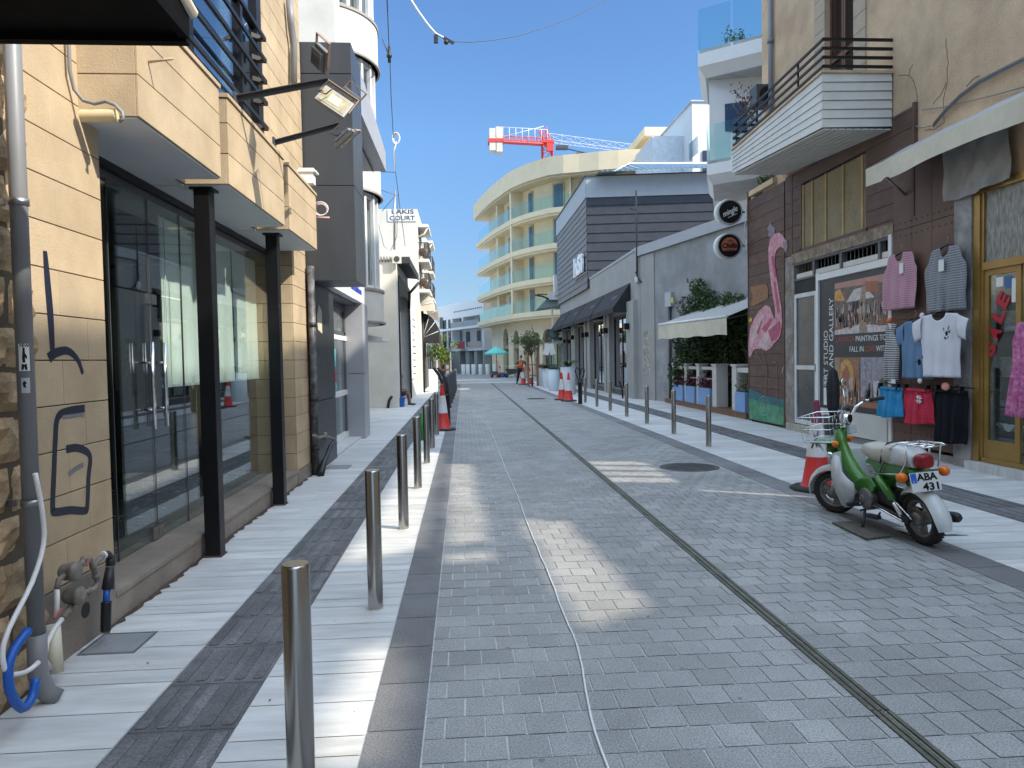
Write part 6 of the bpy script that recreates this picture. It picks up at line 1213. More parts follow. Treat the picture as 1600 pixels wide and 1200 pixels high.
def rng(a, c, st=6): n = max(1, int((c-a)/st)); return [a+(c-a)*i/n for i in range(n+1)]
full = rng(747, 1006)
b = MB(); strip(b, rng(751, 1006), 1.15, 9, 4.8, 16.5); part(t, 'wall', b, cream)
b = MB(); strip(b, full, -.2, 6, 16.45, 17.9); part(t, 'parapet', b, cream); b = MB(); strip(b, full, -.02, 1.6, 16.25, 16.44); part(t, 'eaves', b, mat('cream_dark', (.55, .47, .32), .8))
for k, z in enumerate([13.85, 10.98, 8.25, 5.55]):
    b = MB(); strip(b, full, 0, 2, z-.42, z); strip(b, full, .12, 1.8, z-.62, z-.425); sl = part(t, 'balcony_slab', b, cream)
    for i, s in enumerate(rng(749, 1000, 9)[:-1]): b = MB(); e = s+(9.2 if s+9.2 < 1003 else 6); strip(b, [s+.25, (s+e)/2, e-.45], .10, .13, z, z+1.05); part(sl, 'glass_panel', b, glass_c)
b = MB(); strip(b, rng(749, 798), .15, .3, 5.56, 6.45); part(t, 'balcony_parapet', b, mat('parapet_yellow', (.66, .58, .36), .8))
for px in (800.5, 772, 893, 951):
    b = MB(); strip(b, [px-1.2, px+1.2], .05 if px == 800.5 else .5, 2.2, 5.6, 16.4); part(t, 'divider_wall' if px != 800.5 else 'party_pier', b, cream)
wm_ = mat('hotel_window', (.10, .14, .17), .12); wf_ = mat('window_surround_tan', (.5, .4, .27), .8)
for z in (13.85, 10.98, 8.25, 5.55):
    for a, c, h in [(764, 768.5, 1.9), (781, 786, 2.0), (813, 820, 2.15), (853, 879, 2.25), (905, 925, 2.2), (960, 985, 2.2)]:
        b = MB(); strip(b, [a, (a+c)/2, c], 1.05, 1.17, z+.02, z+h); w = part(t, 'window', b, wf_); b = MB(); m1_ = (a+c)/2; ww = (c-a)*.10; strip(b, [a+ww, m1_-.3], 1.01, 1.04, z+.1, z+h-.15); strip(b, [m1_+.3, c-ww], 1.01, 1.04, z+.1, z+h-.15); part(w, 'pane', b, wm_)
# ground floor with arches
def arch_bay(px0, px1, a0, a1, zs, name='arch'):
    """facade piece from px0 to px1 with an arched opening a0..a1 springing at zs"""
    b = MB(); mid, hw = (a0+a1)/2, (a1-a0)/2; wid = (FP(a1)-FP(a0)).length/2
    for s0, s1 in ((px0, a0), (a1, px1)):
        if s1-s0 > .3: strip(b, [s0, s1], 1.2, 1.75, 0, 4.85)
    n = 10
    for i in range(n):
        u0, u1 = -1+2*i/n, -1+2*(i+1)/n; z0, z1 = zs+wid*math.sqrt(max(0, 1-u0*u0))*1.15, zs+wid*math.sqrt(max(0, 1-u1*u1))*1.15
        A, B_, C_, D_ = FP(mid+hw*u0, 1.2), FP(mid+hw*u1, 1.2), FP(mid+hw*u0, 1.75), FP(mid+hw*u1, 1.75)
        b.add([A+Z1*z0, B_+Z1*z1, B_+Z1*4.85, A+Z1*4.85, C_+Z1*z0, D_+Z1*z1], [(0, 1, 2, 3), (0, 4, 5, 1)])
    p = part(t, name, b, cream); b = MB(); strip(b, [a0-.2, a1+.2], 1.55, 1.6, 0, 4.6); part(p, 'arch_glass', b, mat('arch_glass', (.10, .11, .10), .15, var=.4, vs=2)); b = MB(); strip(b, [a0, a1], 1.25, 1.6, 2.55, 2.95); strip(b, [a0+(a1-a0)*.48, a0+(a1-a0)*.52], 1.4, 1.54, 0, 2.55); part(p, 'spandrel_panel', b, mat('spandrel', (.35, .28, .18), .8))
for q in [(751, 780, 768, 776, 3.35), (780, 796.5, 783.5, 791.5, 3.35), (796.5, 812, 799.5, 808, 3.4), (812, 828, 816, 825, 3.35), (828, 853, 830.5, 850, 3.2), (853, 880, 855.5, 876, 3.2), (880, 905, 883, 902, 3.2)]: arch_bay(*q)
b = MB(); strip(b, rng(751, 905), 1.75, 6, 0, 4.8); part(t, 'ground_floor_core', b, dark_in)
ltg = mat('hotel_letter', (.12, .07, .04), .6)
for s, px, w in [('Restaurant', 801, 2.2), ('cafe bar', 817, 1.6), ('Vinaigrette', 833, 2.4)]:
    A, B_ = FP(px, 1.15), FP(px+12, 1.15); u = (B_-A).normalized(); text(t, 'lettering', s, A+Z1*3.0, u, Z1, .25, ltg, width=w*.75 if px < 830 else w*.8, depth=.03, shear=.3, bold=.01)
b = MB(); px_ = 1005; q = YP(1005, 225, 62); q2 = YP(1040, 213, 62); b.box(q.x, 60, 16, q2.x+4, 66, q2.z-.7); b.box(q.x-.5, 59.5, q2.z-.7, q2.x+4.5, 66.5, q2.z); part(t, 'roof_box', b, cream)
b = MB(); q = YP(1003, 262, 53); q2 = YP(1030, 232, 53); b.box(q.x, 50, 3, q.x+8, 55, q2.z); single('pale_panel_block', 'pale blue grey panelled block between the hotel and the white building', 'building', b, mat('pale_panel', (.6, .64, .68), .5), L=(q.x+3, 52, 3))
# ================================================================== arcade building at the end of the street
t = thing('arcade_building', 'white two storey building with a dark open arcade at the end of the street', 'building', (-1, 84, 0))
E0, E1 = Vector((YP(686, 560, 90).x, 90, 0)), Vector((YP(757, 560, 77).x, 77, 0)); ue = (E1-E0).normalized(); ne = Vector((-ue.y, ue.x, 0)); LE = (E1-E0).length
def ob(b, u0, u1, z0, z1, t0, t1): oprism(b, E0, ue, ne, u0*LE, u1*LE, z0, z1, t0, t1)
b = MB(); ob(b, 0, 1, 6.5, 8.3, 0, 8); ob(b, 0, 1, 5.1, 5.35, -.4, 8); ob(b, 0, 1, 2.6, 2.9, -.1, 8); ob(b, 0, .1, 2.9, 6.5, 0, 1); ob(b, .2, .24, 2.9, 6.5, 0, 1); ob(b, .3, .34, 2.9, 6.5, 0, 1); ob(b, .55, .58, 5.35, 6.5, 0, 1); ob(b, .96, 1, 2.9, 6.5, 0, 1); ob(b, .1, .96, 2.9, 6.5, 1.2, 1.5); part(t, 'wall', b, whmod)
b = MB()
for i in range(16): ob(b, .38+i*.038, .40+i*.038, 7.2, 7.35, -.02, .05)
part(t, 'vent_slots', b, dgrey)
for a, c, z0, z1 in [(.04, .12, 5.5, 6.9), (.16, .19, 3.2, 6.4), (.25, .29, 3.2, 6.4), (.41, .48, 5.4, 6.4), (.72, .78, 5.4, 6.4), (.86, .92, 5.4, 6.4), (.45, .52, 3.1, 4.9), (.68, .74, 3.1, 4.9), (.8, .86, 3.1, 4.9), (.12, .2, 3.1, 4.7)]: b = MB(); ob(b, a, c, z0, z1, -.03 if c < .3 else 1.1, 1.25); part(t, 'window', b, dgrey)
b = MB(); ob(b, .36, .96, 5.35, 6.0, -.35, -.32); part(t, 'balcony_rail', b, mat('rail_grey', (.3, .3, .3), .7))  # rail in plain mid grey
b = MB(); ob(b, .0, 1, 0, 2.6, 3.0, 3.3); part(t, 'arcade_back', b, dark_in)
for a, c in [(.0, .12), (.3, .5), (.62, .69), (.8, .85), (.97, 1)]: b = MB(); ob(b, a, c, 0, 2.6, 0, .8); part(t, 'arcade_pier', b, conc_s)
b = MB(); ob(b, .70, .76, .3, 2.5, 2.9, 2.98); part(t, 'bright_opening', b, offwh); b = MB(); ob(b, .55, .6, 1.3, 2.4, 2.9, 2.98); part(t, 'bright_opening', b, offwh)
b = MB(); ob(b, .53, .68, 2.9, 3.7, -.5, -.42); rs_ = part(t, 'red_sign', b, mat('sign_dark_red', (.35, .05, .05), .6)); b = MB(); ob(b, .70, .97, 2.95, 3.6, -.2, -.15); part(t, 'shop_sign', b, mat('sign_tan', (.45, .35, .28), .7))
b = MB(); b.box(-22, 92, 0, -4.6, 96, 6.0); single('end_house', 'low beige house at the left end of the far street', 'building', b, cream, L=(-12, 94, 0))
b = MB(); b.box(-14, 66, 0, -3.1, 90, 4.2); single('side_house', 'plain pale house behind the lime green tree', 'building', b, offwh, L=(-9, 78, 0))
# white cylinders in front of the arcade
t = thing('white_planter', '', 'planter', (0, 0, 0), 'white pots in front of the arcade'); b = MB(); b.lathe((0, 0, 0), [(.20, 0), (.22, 1.1), (.19, 1.1), (.18, 1.0)], 14); part(t, 'pot', b, white); b = MB(); b.lathe((0, 0, 0), [(.18, .98), (.1, 1.02)], 12); part(t, 'soil', b, bark); first = True
for px, lab in [(724, 'first white pot from the left before the arcade'), (731, 'second white pot from the left before the arcade'), (740, 'third white pot from the left before the arcade'), (751, 'fourth white pot from the left before the arcade'), (762, 'fifth white pot from the left, before the arcade corner'), (774, 'white pot right of the corner pot, behind the teal parasol pole'), (700, 'white pot half hidden by the wooden guard of the lime green tree')]:
    g_ = GP(px, 585.5 if px != 700 else 588)
    if first: t.location = g_; t['label'] = lab; first = False
    else: dup(t, g_, 0, lab)
# ================================================================== tower crane
t = thing('tower_crane', 'red and white tower crane standing behind the cream hotel', 'crane', YP(860, 560, 110)); cr = mat('crane_red', (.62, .05, .04), .5); cw = mat('crane_white', (.62, .62, .62), .5)
MX, MY = YP(860, 560, 110).x, 110.0; zj_ = YP(860, 222, 110).z
def lattice(b, A, B_, w, seg, r, tri=True):
    A, B_ = Vector(A), Vector(B_); u = (B_-A).normalized(); s = u.cross(Z1).normalized() if abs(u.z) < .9 else X1; v = s.cross(u); L = (B_-A).length; n = int(L/seg); cs = [s*w/2, -s*w/2, v*w*.9] if tri else [(s+v)*w/2, (s-v)*w/2, (-s-v)*w/2, (-s+v)*w/2]
    for c in cs: b.tube([A+c, B_+c], r, 4, caps=False)
    for i in range(n):
        p, q = A+u*i*L/n, A+u*(i+1)*L/n
        for k in range(len(cs)): c, d = cs[k], cs[(k+1) % len(cs)]; b.tube([p+c, q+d], r*.6, 3, caps=False); b.tube([p+c, p+d], r*.6, 3, caps=False)
b = MB(); lattice(b, (MX, MY, 0), (MX, MY, zj_-3.2), 1.5, 1.8, .08, False); part(t, 'mast', b, cw); b = MB(); lattice(b, (MX, MY, zj_-3.2), (MX, MY, zj_+.3), 1.5, 1.2, .10, False); b.box(MX-1.0, MY-1.0, zj_-.35, MX+1.0, MY+1.0, zj_); b.box(MX-.2, MY-1.3, zj_-1.7, MX+.8, MY-.7, zj_-.5); b.box(MX-.95, MY-.95, zj_-3.3, MX+.95, MY+.95, zj_-3.1); part(t, 'slewing_unit', b, cr)
b = MB(); lattice(b, (MX, MY, zj_), (MX-.6, MY+.6, zj_+2.2), 1.0, .8, .09, False); part(t, 'tower_head', b, cr)
CB = YP(775, 216, 106.5); JB = YP(1000, 242, 116)
b = MB(); lattice(b, (MX, MY, zj_-.1), (CB.x, CB.y, CB.z-.3), .8, 1.6, .07); b.hexa([(MX, MY-.6, zj_-.5), (MX, MY+.6, zj_-.5), (CB.x, CB.y+.6, CB.z-.6), (CB.x, CB.y-.6, CB.z-.6), (MX, MY-.6, zj_-.3), (MX, MY+.6, zj_-.3), (CB.x, CB.y+.6, CB.z-.5), (CB.x, CB.y-.6, CB.z-.5)]); part(t, 'counter_jib', b, cr)
b = MB()
for i in range(9): p = Vector((MX, MY-.6, zj_-.3)).lerp(Vector((CB.x, CB.y-.6, CB.z-.5)), i/8); b.tube([p, p+Z1*2.0], .05, 4)
b.tube([(MX, MY-.6, zj_+1.7), (CB.x, CB.y-.6, CB.z+1.5)], .05, 4); b.tube([(MX-.5, MY, zj_+2.4), (CB.x+1, CB.y, CB.z+.2)], .05, 4); part(t, 'guard_rail', b, cw)
b = MB(); b.box(CB.x-1.0, CB.y-.9, CB.z-2.0, CB.x-.1, CB.y+.9, CB.z+1.2); b.box(CB.x, CB.y-.9, CB.z-2.2, CB.x+.9, CB.y+.9, CB.z+1.4); part(t, 'counterweight', b, mat('concrete_pale', (.62, .58, .5), .8)); b = MB(); b.box(CB.x-1.2, CB.y-1.0, CB.z-.8, CB.x+1.1, CB.y+1.0, CB.z-.3); part(t, 'weight_frame', b, cr)
b = MB(); lattice(b, (MX, MY, zj_+.2), (JB.x, JB.y, JB.z+.4), 1.3, 2.2, .04); part(t, 'jib', b, cw); b = MB(); p = Vector((MX, MY, zj_)).lerp(JB, .33); b.box(MX+1.4, MY-.5, zj_-1.1, MX+3.2, MY+.5, zj_-.6); b.tube([(MX+2, MY, zj_-.8), Vector((MX, MY, zj_-1.2)).lerp(JB-Z1*1.5, .95)], .10, 4); b.box(p.x-.5, p.y-.5, p.z-1.6, p.x+.5, p.y+.5, p.z-1.1); part(t, 'trolley', b, dgrey)
# ================================================================== street end furniture
def tree(name, px, yy, crown_z, r, m, label, trunk_h, n=1400, sz=.09, guard=None, base=None):
    c = YP(px, 560, yy); t = thing(name, label, 'tree', (c.x, yy, 0)); b = MB(); P = [Vector((c.x, yy, 0)), Vector((c.x+.03, yy, trunk_h*.5)), Vector((c.x-.02, yy, trunk_h))]; b.tube(P, [.06, .045, .035], 7); random.seed(px)
    cl = [Vector((c.x+random.gauss(0, r*.45), yy+random.gauss(0, r*.45), crown_z+random.gauss(0, r*.4))) for _ in range(13)]
    for q in cl: b.tube([P[2], P[2].lerp(q, .5)+Z1*.1, q], [.03, .02, .01], 5)
    part(t, 'trunk', b, bark); b = MB()
    def fn(): q = random.choice(cl); return q+Vector((random.gauss(0, r*.26), random.gauss(0, r*.26), random.gauss(0, r*.22)))
    leaves(b, fn, n, sz*.6, sz); part(t, 'crown', b, m); return t
tree('lime_tree', 693, 48, 2.15, .72, leaf_l, 'small lime green tree with a wooden guard on the left pavement', 1.6, 1300)
g_ = GP(695, 597); wg = mat('guard_wood', (.50, .24, .06), .7, var=.2); t = thing('tree_guard', 'orange wooden stake guard round the lime green tree', 'tree guard', (YP(695, 560, 47).x, 47, 0)); cx = YP(695, 560, 47).x
for dx_, dy in ((-.3, -.3), (.3, -.3), (-.3, .3), (.3, .3)): b = MB(); b.box(cx+dx_-.05, 47.5+dy-.05, 0, cx+dx_+.05, 47.5+dy+.05, 1.5); part(t, 'stake', b, wg)
b = MB()
for z in (.9, 1.3): b.box(cx-.35, 47.16, z, cx+.35, 47.2, z+.12)
part(t, 'cross_bar', b, wg)
tree('young_tree', 831, 41, 2.6, .62, leaf_o, 'young olive green street tree held by reddish stakes near the worker', 1.7, 1500, .08)
c = YP(831, 560, 41); t = thing('tree_guard', 'reddish wooden stakes round the young olive green tree near the worker', 'tree guard', (c.x, 41, 0)); st_ = mat('stake_red', (.30, .13, .08), .7)
for dx_, dy in ((-.22, -.3), (.32, -.3), (-.22, .3), (.32, .3)): b = MB(); b.box(c.x+dx_-.03, 41+dy-.03, 0, c.x+dx_+.03, 41+dy+.03, 1.7); part(t, 'stake', b, st_)
b = MB()
for z in (.6, 1.2): b.box(c.x-.25, 40.64, z, c.x+.35, 40.67, z+.06)
part(t, 'cross_bar', b, st_)
def potg(x, y, r, h, lab, foliage=None, m=None):
    t = thing('cylinder_planter', lab, 'planter', (x, y, 0), 'pale cylinder planters on the right kerb'); b = MB(); b.lathe((x, y, 0), [(r*.97, 0), (r, .03), (r, h), (r-.05, h), (r-.06, h-.1)], 24); part(t, 'pot', b, m or mat('pot_pale_blue', (.50, .57, .64), .5, var=.03)); b = MB(); b.lathe((x, y, 0), [(r-.05, h-.08), (.05, h-.05)], 14); part(t, 'soil', b, bark)
    if foliage:
        b = MB(); random.seed(int(y*10))
        if foliage == 'big':
            for i in range(26):
                a = random.random()*6.28; q = Vector((math.cos(a), math.sin(a), 0)); L = random.uniform(.4, .8); P = [Vector((x, y, h)), Vector((x, y, h+.28))+q*L*.5, Vector((x, y, h+.1))+q*L]; w = Vector((-q.y, q.x, 0))*.05; b.add([P[0]-w*.5, P[0]+w*.5, P[1]+w, P[1]-w, P[2]], [(0, 1, 2, 3), (3, 2, 4)])
        else: leaves(b, lambda: Vector((x+random.gauss(0, r*.5), y+random.gauss(0, r*.5), h+abs(random.gauss(0, .08)))), 120, .04, .08)
        part(t, 'foliage', b, leaf_d)
for px, py, lab in [(848, 602.5, 'farthest of the three matching pale cylinder planters on the right'), (856, 606, 'middle of the three matching pale cylinder planters on the right'), (866, 611, 'nearest of the three matching pale cylinder planters on the right')]: g_ = GP(px, py); potg(g_.x, g_.y, .27, 1.05, lab, 'low')
g_ = GP(888, 616); potg(g_.x, g_.y, .33, 1.2, 'large pale planter with arching green leaves behind the pair of cones', 'big', mat('pot_pale', (.58, .60, .62), .5, var=.03))
t = thing('square_planter', 'tall white square planter on the left pavement before the lime green tree', 'planter', (-1.75, 39, 0)); c = YP(676, 560, 36); b = MB(); b.box(c.x-.22, 36, 0, c.x+.22, 36.45, 1.15); part(t, 'box', b, white); random.seed(3); b = MB(); leaves(b, lambda: Vector((c.x+random.gauss(0, .2), 36.2+random.gauss(0, .1), 2.0+random.gauss(0, .22))), 240, .05, .1); part(t, 'foliage', b, leaf_d); b = MB(); b.tube([(c.x, 36.2, 1.1), (c.x+.02, 36.2, 1.9)], .025, 6); part(t, 'trunk', b, bark)
# teal parasol
c = GP(778, 586); c = YP(775, 560, 62); t = thing('teal_parasol', 'open teal parasol before the cream hotel arches', 'parasol', (c.x, 62, 0)); tl = mat('teal_canvas', (.12, .50, .46), .8, var=.05); b = MB(); R_p = 1.05; n = 8
px0 = YP(757, 553, 62); px1 = YP(794, 553, 62); R_p = (px1.x-px0.x)/2; cxp = (px0.x+px1.x)/2
V = [Vector((cxp, 62, 2.75))]+[Vector((cxp+R_p*math.cos(2*math.pi*i/n), 62+R_p*math.sin(2*math.pi*i/n), 2.15)) for i in range(n)]; b.add(V, [(0, 1+i, 1+(i+1) % n) for i in range(n)]); b.add([v for v in V[1:]]+[v-Z1*.15 for v in V[1:]], [(i, (i+1) % n, (i+1) % n+n, i+n) for i in range(n)]); part(t, 'canopy', b, tl); b = MB(); b.cyl((cxp, 62, 0), (cxp, 62, 2.7), .03, n=6); part(t, 'pole', b, dgrey)
for i in range(n): b = MB(); b.tube([V[0]-Z1*.1, V[1+i]-Z1*.03], .015, 4); part(t, 'rib', b, dgrey)
# hand trolley, wheelbarrow, barrier tape, menu board
c = GP(774, 590); t = thing('hand_trolley', 'red hand trolley loaded with tools before the teal parasol', 'trolley', c); b = MB(); b.box(c.x-.4, c.y-.25, .18, c.x+.4, c.y+.25, .24); b.tube([c+Vector((.2, .2, .2)), c+Vector((.28, .25, 1.35)), c+Vector((.1, .25, 1.5))], .03, 6); part(t, 'frame', b, cr)
for dx_ in (-.3, .3): b = MB(); b.lathe((c.x+dx_, c.y-.27, .14), [(.14, 0), (.14, .07)], 14, axis='y'); part(t, 'wheel', b, rubber)
b = MB(); b.box(c.x-.3, c.y-.2, .25, c.x+.25, c.y+.2, .55); part(t, 'load', b, dgrey)
c = GP(800.5, 590); t = thing('wheelbarrow', 'dark wheelbarrow parked left of the worker in orange', 'wheelbarrow', c); b = MB(); b.hexa([(c.x-.35, c.y-.25, .3), (c.x+.4, c.y-.25, .3), (c.x+.4, c.y+.25, .3), (c.x-.35, c.y+.25, .3), (c.x-.6, c.y-.38, .75), (c.x+.6, c.y-.38, .75), (c.x+.6, c.y+.38, .75), (c.x-.6, c.y+.38, .75)]); part(t, 'tray', b, dgrey)
b = MB(); b.lathe((c.x-.5, c.y-.04, .18), [(.18, 0), (.18, .08)], 14, axis='y'); part(t, 'wheel', b, rubber)
for dy in (-.28, .28): b = MB(); b.tube([(c.x-.5, c.y+dy*.3, .2), (c.x+.3, c.y+dy, .38), (c.x+1.1, c.y+dy, .7)], .025, 6); part(t, 'handle', b, steel_dk); b = MB(); b.tube([(c.x+.35, c.y+dy, .38), (c.x+.4, c.y+dy, 0)], .02, 5); part(t, 'leg', b, steel_dk)
g1, g2 = GP(780, 588), GP(812, 592); b = MB(); b.tube([g1+Z1*1.0, (g1+g2)/2+Z1*.95, g2+Z1*1.1], .025, 4); single('barrier_tape', 'white barrier tape stretched behind the wheelbarrow', 'tape', b, white, L=g1)
c = GP(786, 589); b = MB(); b.lathe(c, [(.16, 0), (.2, .4), (.18, .4)], 12); single('bucket', 'far small blue bucket beside the red hand trolley', 'bucket', b, MATS['hose_blue'], L=c)
c = YP(858, 560, 38); t = thing('menu_stand', 'pale open menu board on a thin stand beyond the three cylinder planters', 'menu stand', (c.x, 38, 0)); b = MB(); b.obox((c.x-.12, 38, 2.05), (.32, .03, .55), (0.1, .25, 0)); b.obox((c.x+.15, 38, 2.08), (.3, .03, .6), (.1, -.25, 0)); part(t, 'board', b, white); b = MB(); b.cyl((c.x, 38, 0), (c.x, 38, 1.8), .03, n=6); b.box(c.x-.5, 37.8, 1.2, c.x+.5, 38.2, 1.26); part(t, 'stand', b, dgrey)
# canopies on the far end of the grey building
t = thing('kiosk_canopy', 'green and white angular canopy with a bent arm above the far right pavement', 'canopy', (6, 49, 5.4)); p0, p1_, p2_ = YP(838, 484, 50), YP(877, 476, 50), YP(857, 468, 50)
b = MB(); b.hexa([(p0.x, 49, p0.z), (p1_.x+.3, 49, p1_.z-.1), (p1_.x+.3, 51.5, p1_.z-.1), (p0.x, 51.5, p0.z), (p2_.x-.2, 49.2, p2_.z), (p1_.x+.3, 49.2, p2_.z+.1), (p1_.x+.3, 51.5, p2_.z+.1), (p2_.x-.2, 51.5, p2_.z)]); part(t, 'roof', b, mat('kiosk_green', (.16, .22, .20), .5)); b = MB(); b.box(p2_.x-.1, 48.9, p2_.z-.1, p1_.x+.3, 49.15, p2_.z+.45); b.box(YP(863, 470, 50).x, 48.8, p2_.z+.2, p1_.x+.5, 49.3, p2_.z+1.6); part(t, 'fascia', b, white)
b = MB(); P = [YP(860, 468, 49), YP(847, 463, 49), YP(836, 461, 49)]; b.tube(P, .06, 6); b.obox(YP(847, 460, 49), (.7, .3, .05)); part(t, 'arm', b, dgrey)
b = MB(); b.box(YP(863, 560, 49.5).x, 49.4, 0, YP(865, 560, 49.5).x, 49.6, 5.2); part(t, 'support', b, white)
t = thing('hanging_sign', 'dark round emblem sign above a pale green canopy far on the right', 'sign', (5.8, 46, 3)); c = YP(865, 522, 46.5); b = MB(); b.lathe(c, [(.36, -.04), (.36, .04)], 20, axis='y'); part(t, 'disc', b, dgrey); b = MB(); b.lathe(c-Y1*.045, [(.26, -.002), (.26, .0)], 16, axis='y'); part(t, 'emblem', b, mat('emblem_green', (.08, .16, .15), .5)); b = MB(); q0, q1 = YP(855, 536, 46), YP(878, 530, 46); b.hexa([(q0.x, 45.5, q0.z-.15), (q1.x+.3, 45.5, q1.z-.25), (q1.x+.3, 47.5, q1.z-.25), (q0.x, 47.5, q0.z-.15), (q0.x, 45.5, q0.z), (q1.x+.3, 45.5, q1.z), (q1.x+.3, 47.5, q1.z), (q0.x, 47.5, q0.z)]); part(t, 'canopy', b, mat('pale_green', (.35, .45, .42), .5)); b = MB(); b.tube([c+Vector((.3, 0, 0)), (6.42, 46.5, c.z)], .04, 5); part(t, 'bracket', b, dgrey)
t = thing('glass_windbreak', 'framed glass windbreak screens at the far end of the right pavement', 'screen', (5.5, 46, 0)); b = MB(); 
for px in (862, 871): q = YP(px, 560, 46); b.box(q.x-.03, 46, 0, q.x+.03, 46.06, 2.9)
b.box(YP(862, 560, 46).x, 46, 2.85, 6.45, 46.06, 2.95); part(t, 'frame', b, dgrey); b = MB(); b.box(YP(862, 560, 46).x+.03, 46.02, .1, 6.4, 46.03, 2.85); part(t, 'pane', b, glass_mat('screen_glass', (.7, .8, .78), 1.3))
b = MB(); b.box(YP(852, 560, 41).x, 40.6, 1.0, YP(862, 560, 41).x+.3, 41.2, 1.05); b.cyl((YP(857, 560, 41).x, 40.9, 0), (YP(857, 560, 41).x, 40.9, 1.0), .04, n=8); single('bar_table', 'tall dark bar table under the menu board', 'table', b, dgrey, L=(YP(857, 560, 41).x, 40.9, 0))
# parked far car reads as dark shape behind the glass screen
# ================================================================== worker
c = GP(813, 598); wx, wy_ = YP(813.5, 560, 45).x, 45.0; o = Vector((wx, wy_, 0)); t = thing('person', 'worker in an orange vest and dark trousers standing in the street by the faded cones', 'person', o)
jn = [((0, 0, .98), (.15, .11)), ((0, 0, 1.2), (.145, .10)), ((.02, 0, 1.42), (.17, .10)), ((.02, 0, 1.55), .06), ((-.10, 0, .92), .095), ((-.16, .03, .5), .065), ((-.26, 0, .10), .045), ((-.27, -.16, .05), .04), ((.10, 0, .92), .095), ((.18, -.05, .5), .065), ((.26, .05, .10), .045), ((.26, -.12, .05), .04),
      ((-.2, 0, 1.42), .055), ((-.33, -.05, 1.2), .045), ((-.30, -.2, 1.02), .034), ((.23, 0, 1.42), .055), ((.34, .02, 1.18), .045), ((.30, -.15, .98), .034)]
eg = [(0, 1), (1, 2), (2, 3), (0, 4), (4, 5), (5, 6), (6, 7), (0, 8), (8, 9), (9, 10), (10, 11), (2, 12), (12, 13), (13, 14), (2, 15), (15, 16), (16, 17)]
skin_body(t, 'body', [(o+Vector(p), r) for p, r in jn], eg, skin)
skin_body(t, 'trousers', [(o+Vector(jn[i][0]), (jn[i][1] if not isinstance(jn[i][1], tuple) else jn[i][1][0])+.022) for i in (0, 4, 5, 6, 8, 9, 10)], [(0, 1), (1, 2), (2, 3), (0, 4), (4, 5), (5, 6)], mat('trousers_dark', (.015, .015, .02), .9))
skin_body(t, 'dark_shirt', [(o+Vector(jn[i][0]), (jn[i][1] if not isinstance(jn[i][1], tuple) else jn[i][1][0])+.014) for i in (1, 2, 12, 13, 15, 16)], [(0, 1), (1, 2), (2, 3), (1, 4), (4, 5)], dgrey)
skin_body(t, 'orange_vest', [(o+Vector((0, -.01, 1.02)), (.185, .14)), (o+Vector((0, -.01, 1.22)), (.18, .135)), (o+Vector((.02, -.01, 1.44)), (.19, .13))], [(0, 1), (1, 2)], mat('vest_orange', (.85, .12, .02), .7))
head(t, o+Vector((.02, -.01, 1.70)), (-.6, -.7, -.1)); hand(t, o+Vector(jn[14][0]), (0, -.5, -1), (1, 0, 0)); hand(t, o+Vector(jn[17][0]), (0, -.5, -1), (-1, 0, 0))
for q in (jn[7][0], jn[11][0]): b = MB(); b.sph(o+Vector(q)+Vector((0, .04, 0)), .07, 10, sc=(.8, 1.9, .75)); part(t, 'shoe', b, rubber)
# ================================================================== overhead wires
b = MB(); P = [YP(*q, 14) for q in [(642, 0), (655, 20), (668, 38), (680, 52), (706, 66)]]; 
b.tube([YP(630, -30, 14)]+P, .022, 6); t = thing('overhead_garland', 'white cord with two small dark clips and a thin wire sagging across the sky', 'wire', P[0]); part(t, 'white_cord', b, white)
P2 = [YP(*q, 14+i*.6) for i, q in enumerate([(706, 65), (735, 66), (770, 63), (810, 56), (860, 40), (905, 22), (945, 0), (990, -28)])]; b = MB(); b.tube(P2, .008, 5); part(t, 'thin_wire', b, dgrey)
b = MB(); p = YP(681, 60, 14); b.tube([P[3], p+Vector((0, 0, .03)), p-Z1*.08], .015, 5); b.obox(p-Z1*.02, (.08, .05, .14)); part(t, 'clip', b, blackp); b = MB(); b.obox(P[4]+Vector((-.06, 0, .03)), (.22, .04, .05), (0, .5, 0)); b.sph(YP(697, 66, 14), .05, 8); part(t, 'connector', b, blackp)
b = MB(); pts = [(604, -20), (606, 30), (608, 80), (609, 90), (611, 150), (614, 205), (617, 232), (618, 268), (622, 300), (626, 335), (630, 360), (633, 385)]; P = [YP(px, py, 13+i*1.6) for i, (px, py) in enumerate(pts)]; b.tube(P, .012, 5); t = thing('street_wire', 'thin dark wire with knots and a white coil running above the left house fronts', 'wire', P[0]); part(t, 'wire', b, dgrey)
b = MB(); q = P[2].lerp(P[3], .5); b.tube([P[2]+Z1*.1, P[2]-Z1*.25], .035, 6); b.sph(P[2]-Z1*.1, .07, 6); part(t, 'knot', b, blackp); b = MB(); c = YP(619, 216, 21.5); 
for k in range(4): b.tube([c+Vector((.11*math.cos(a*.52+k)*(1-.08*k), .02*k, .17*math.sin(a*.52+k)*(1-.06*k))) for a in range(12)], .014, 4, closed=True)
b.tube([c+Vector((0, 0, -.1)), YP(616, 235, 21.5), YP(618, 268, 22)], .02, 4); part(t, 'white_coil', b, white)
for pts, y0 in [([(597, 60), (606, 82)], 16), ([(560, 245), (590, 268), (617, 269)], 21), ([(590, 295), (618, 305), (597, 330)], 26), ([(590, 345), (600, 385), (610, 392), (620, 370), (622, 300)], 32)]:
    b = MB(); b.tube([YP(px, py, y0) for px, py in pts], .012, 4); part(t, 'side_wire', b, dgrey)
b = MB(); b.cyl(YP(616, 390, 33.5), YP(617, 298, 33.5), .05, n=6); single('roof_mast', 'thin grey mast on the roof before the apartment block name', 'mast', b, steel_dk, L=YP(616, 390, 33.5))
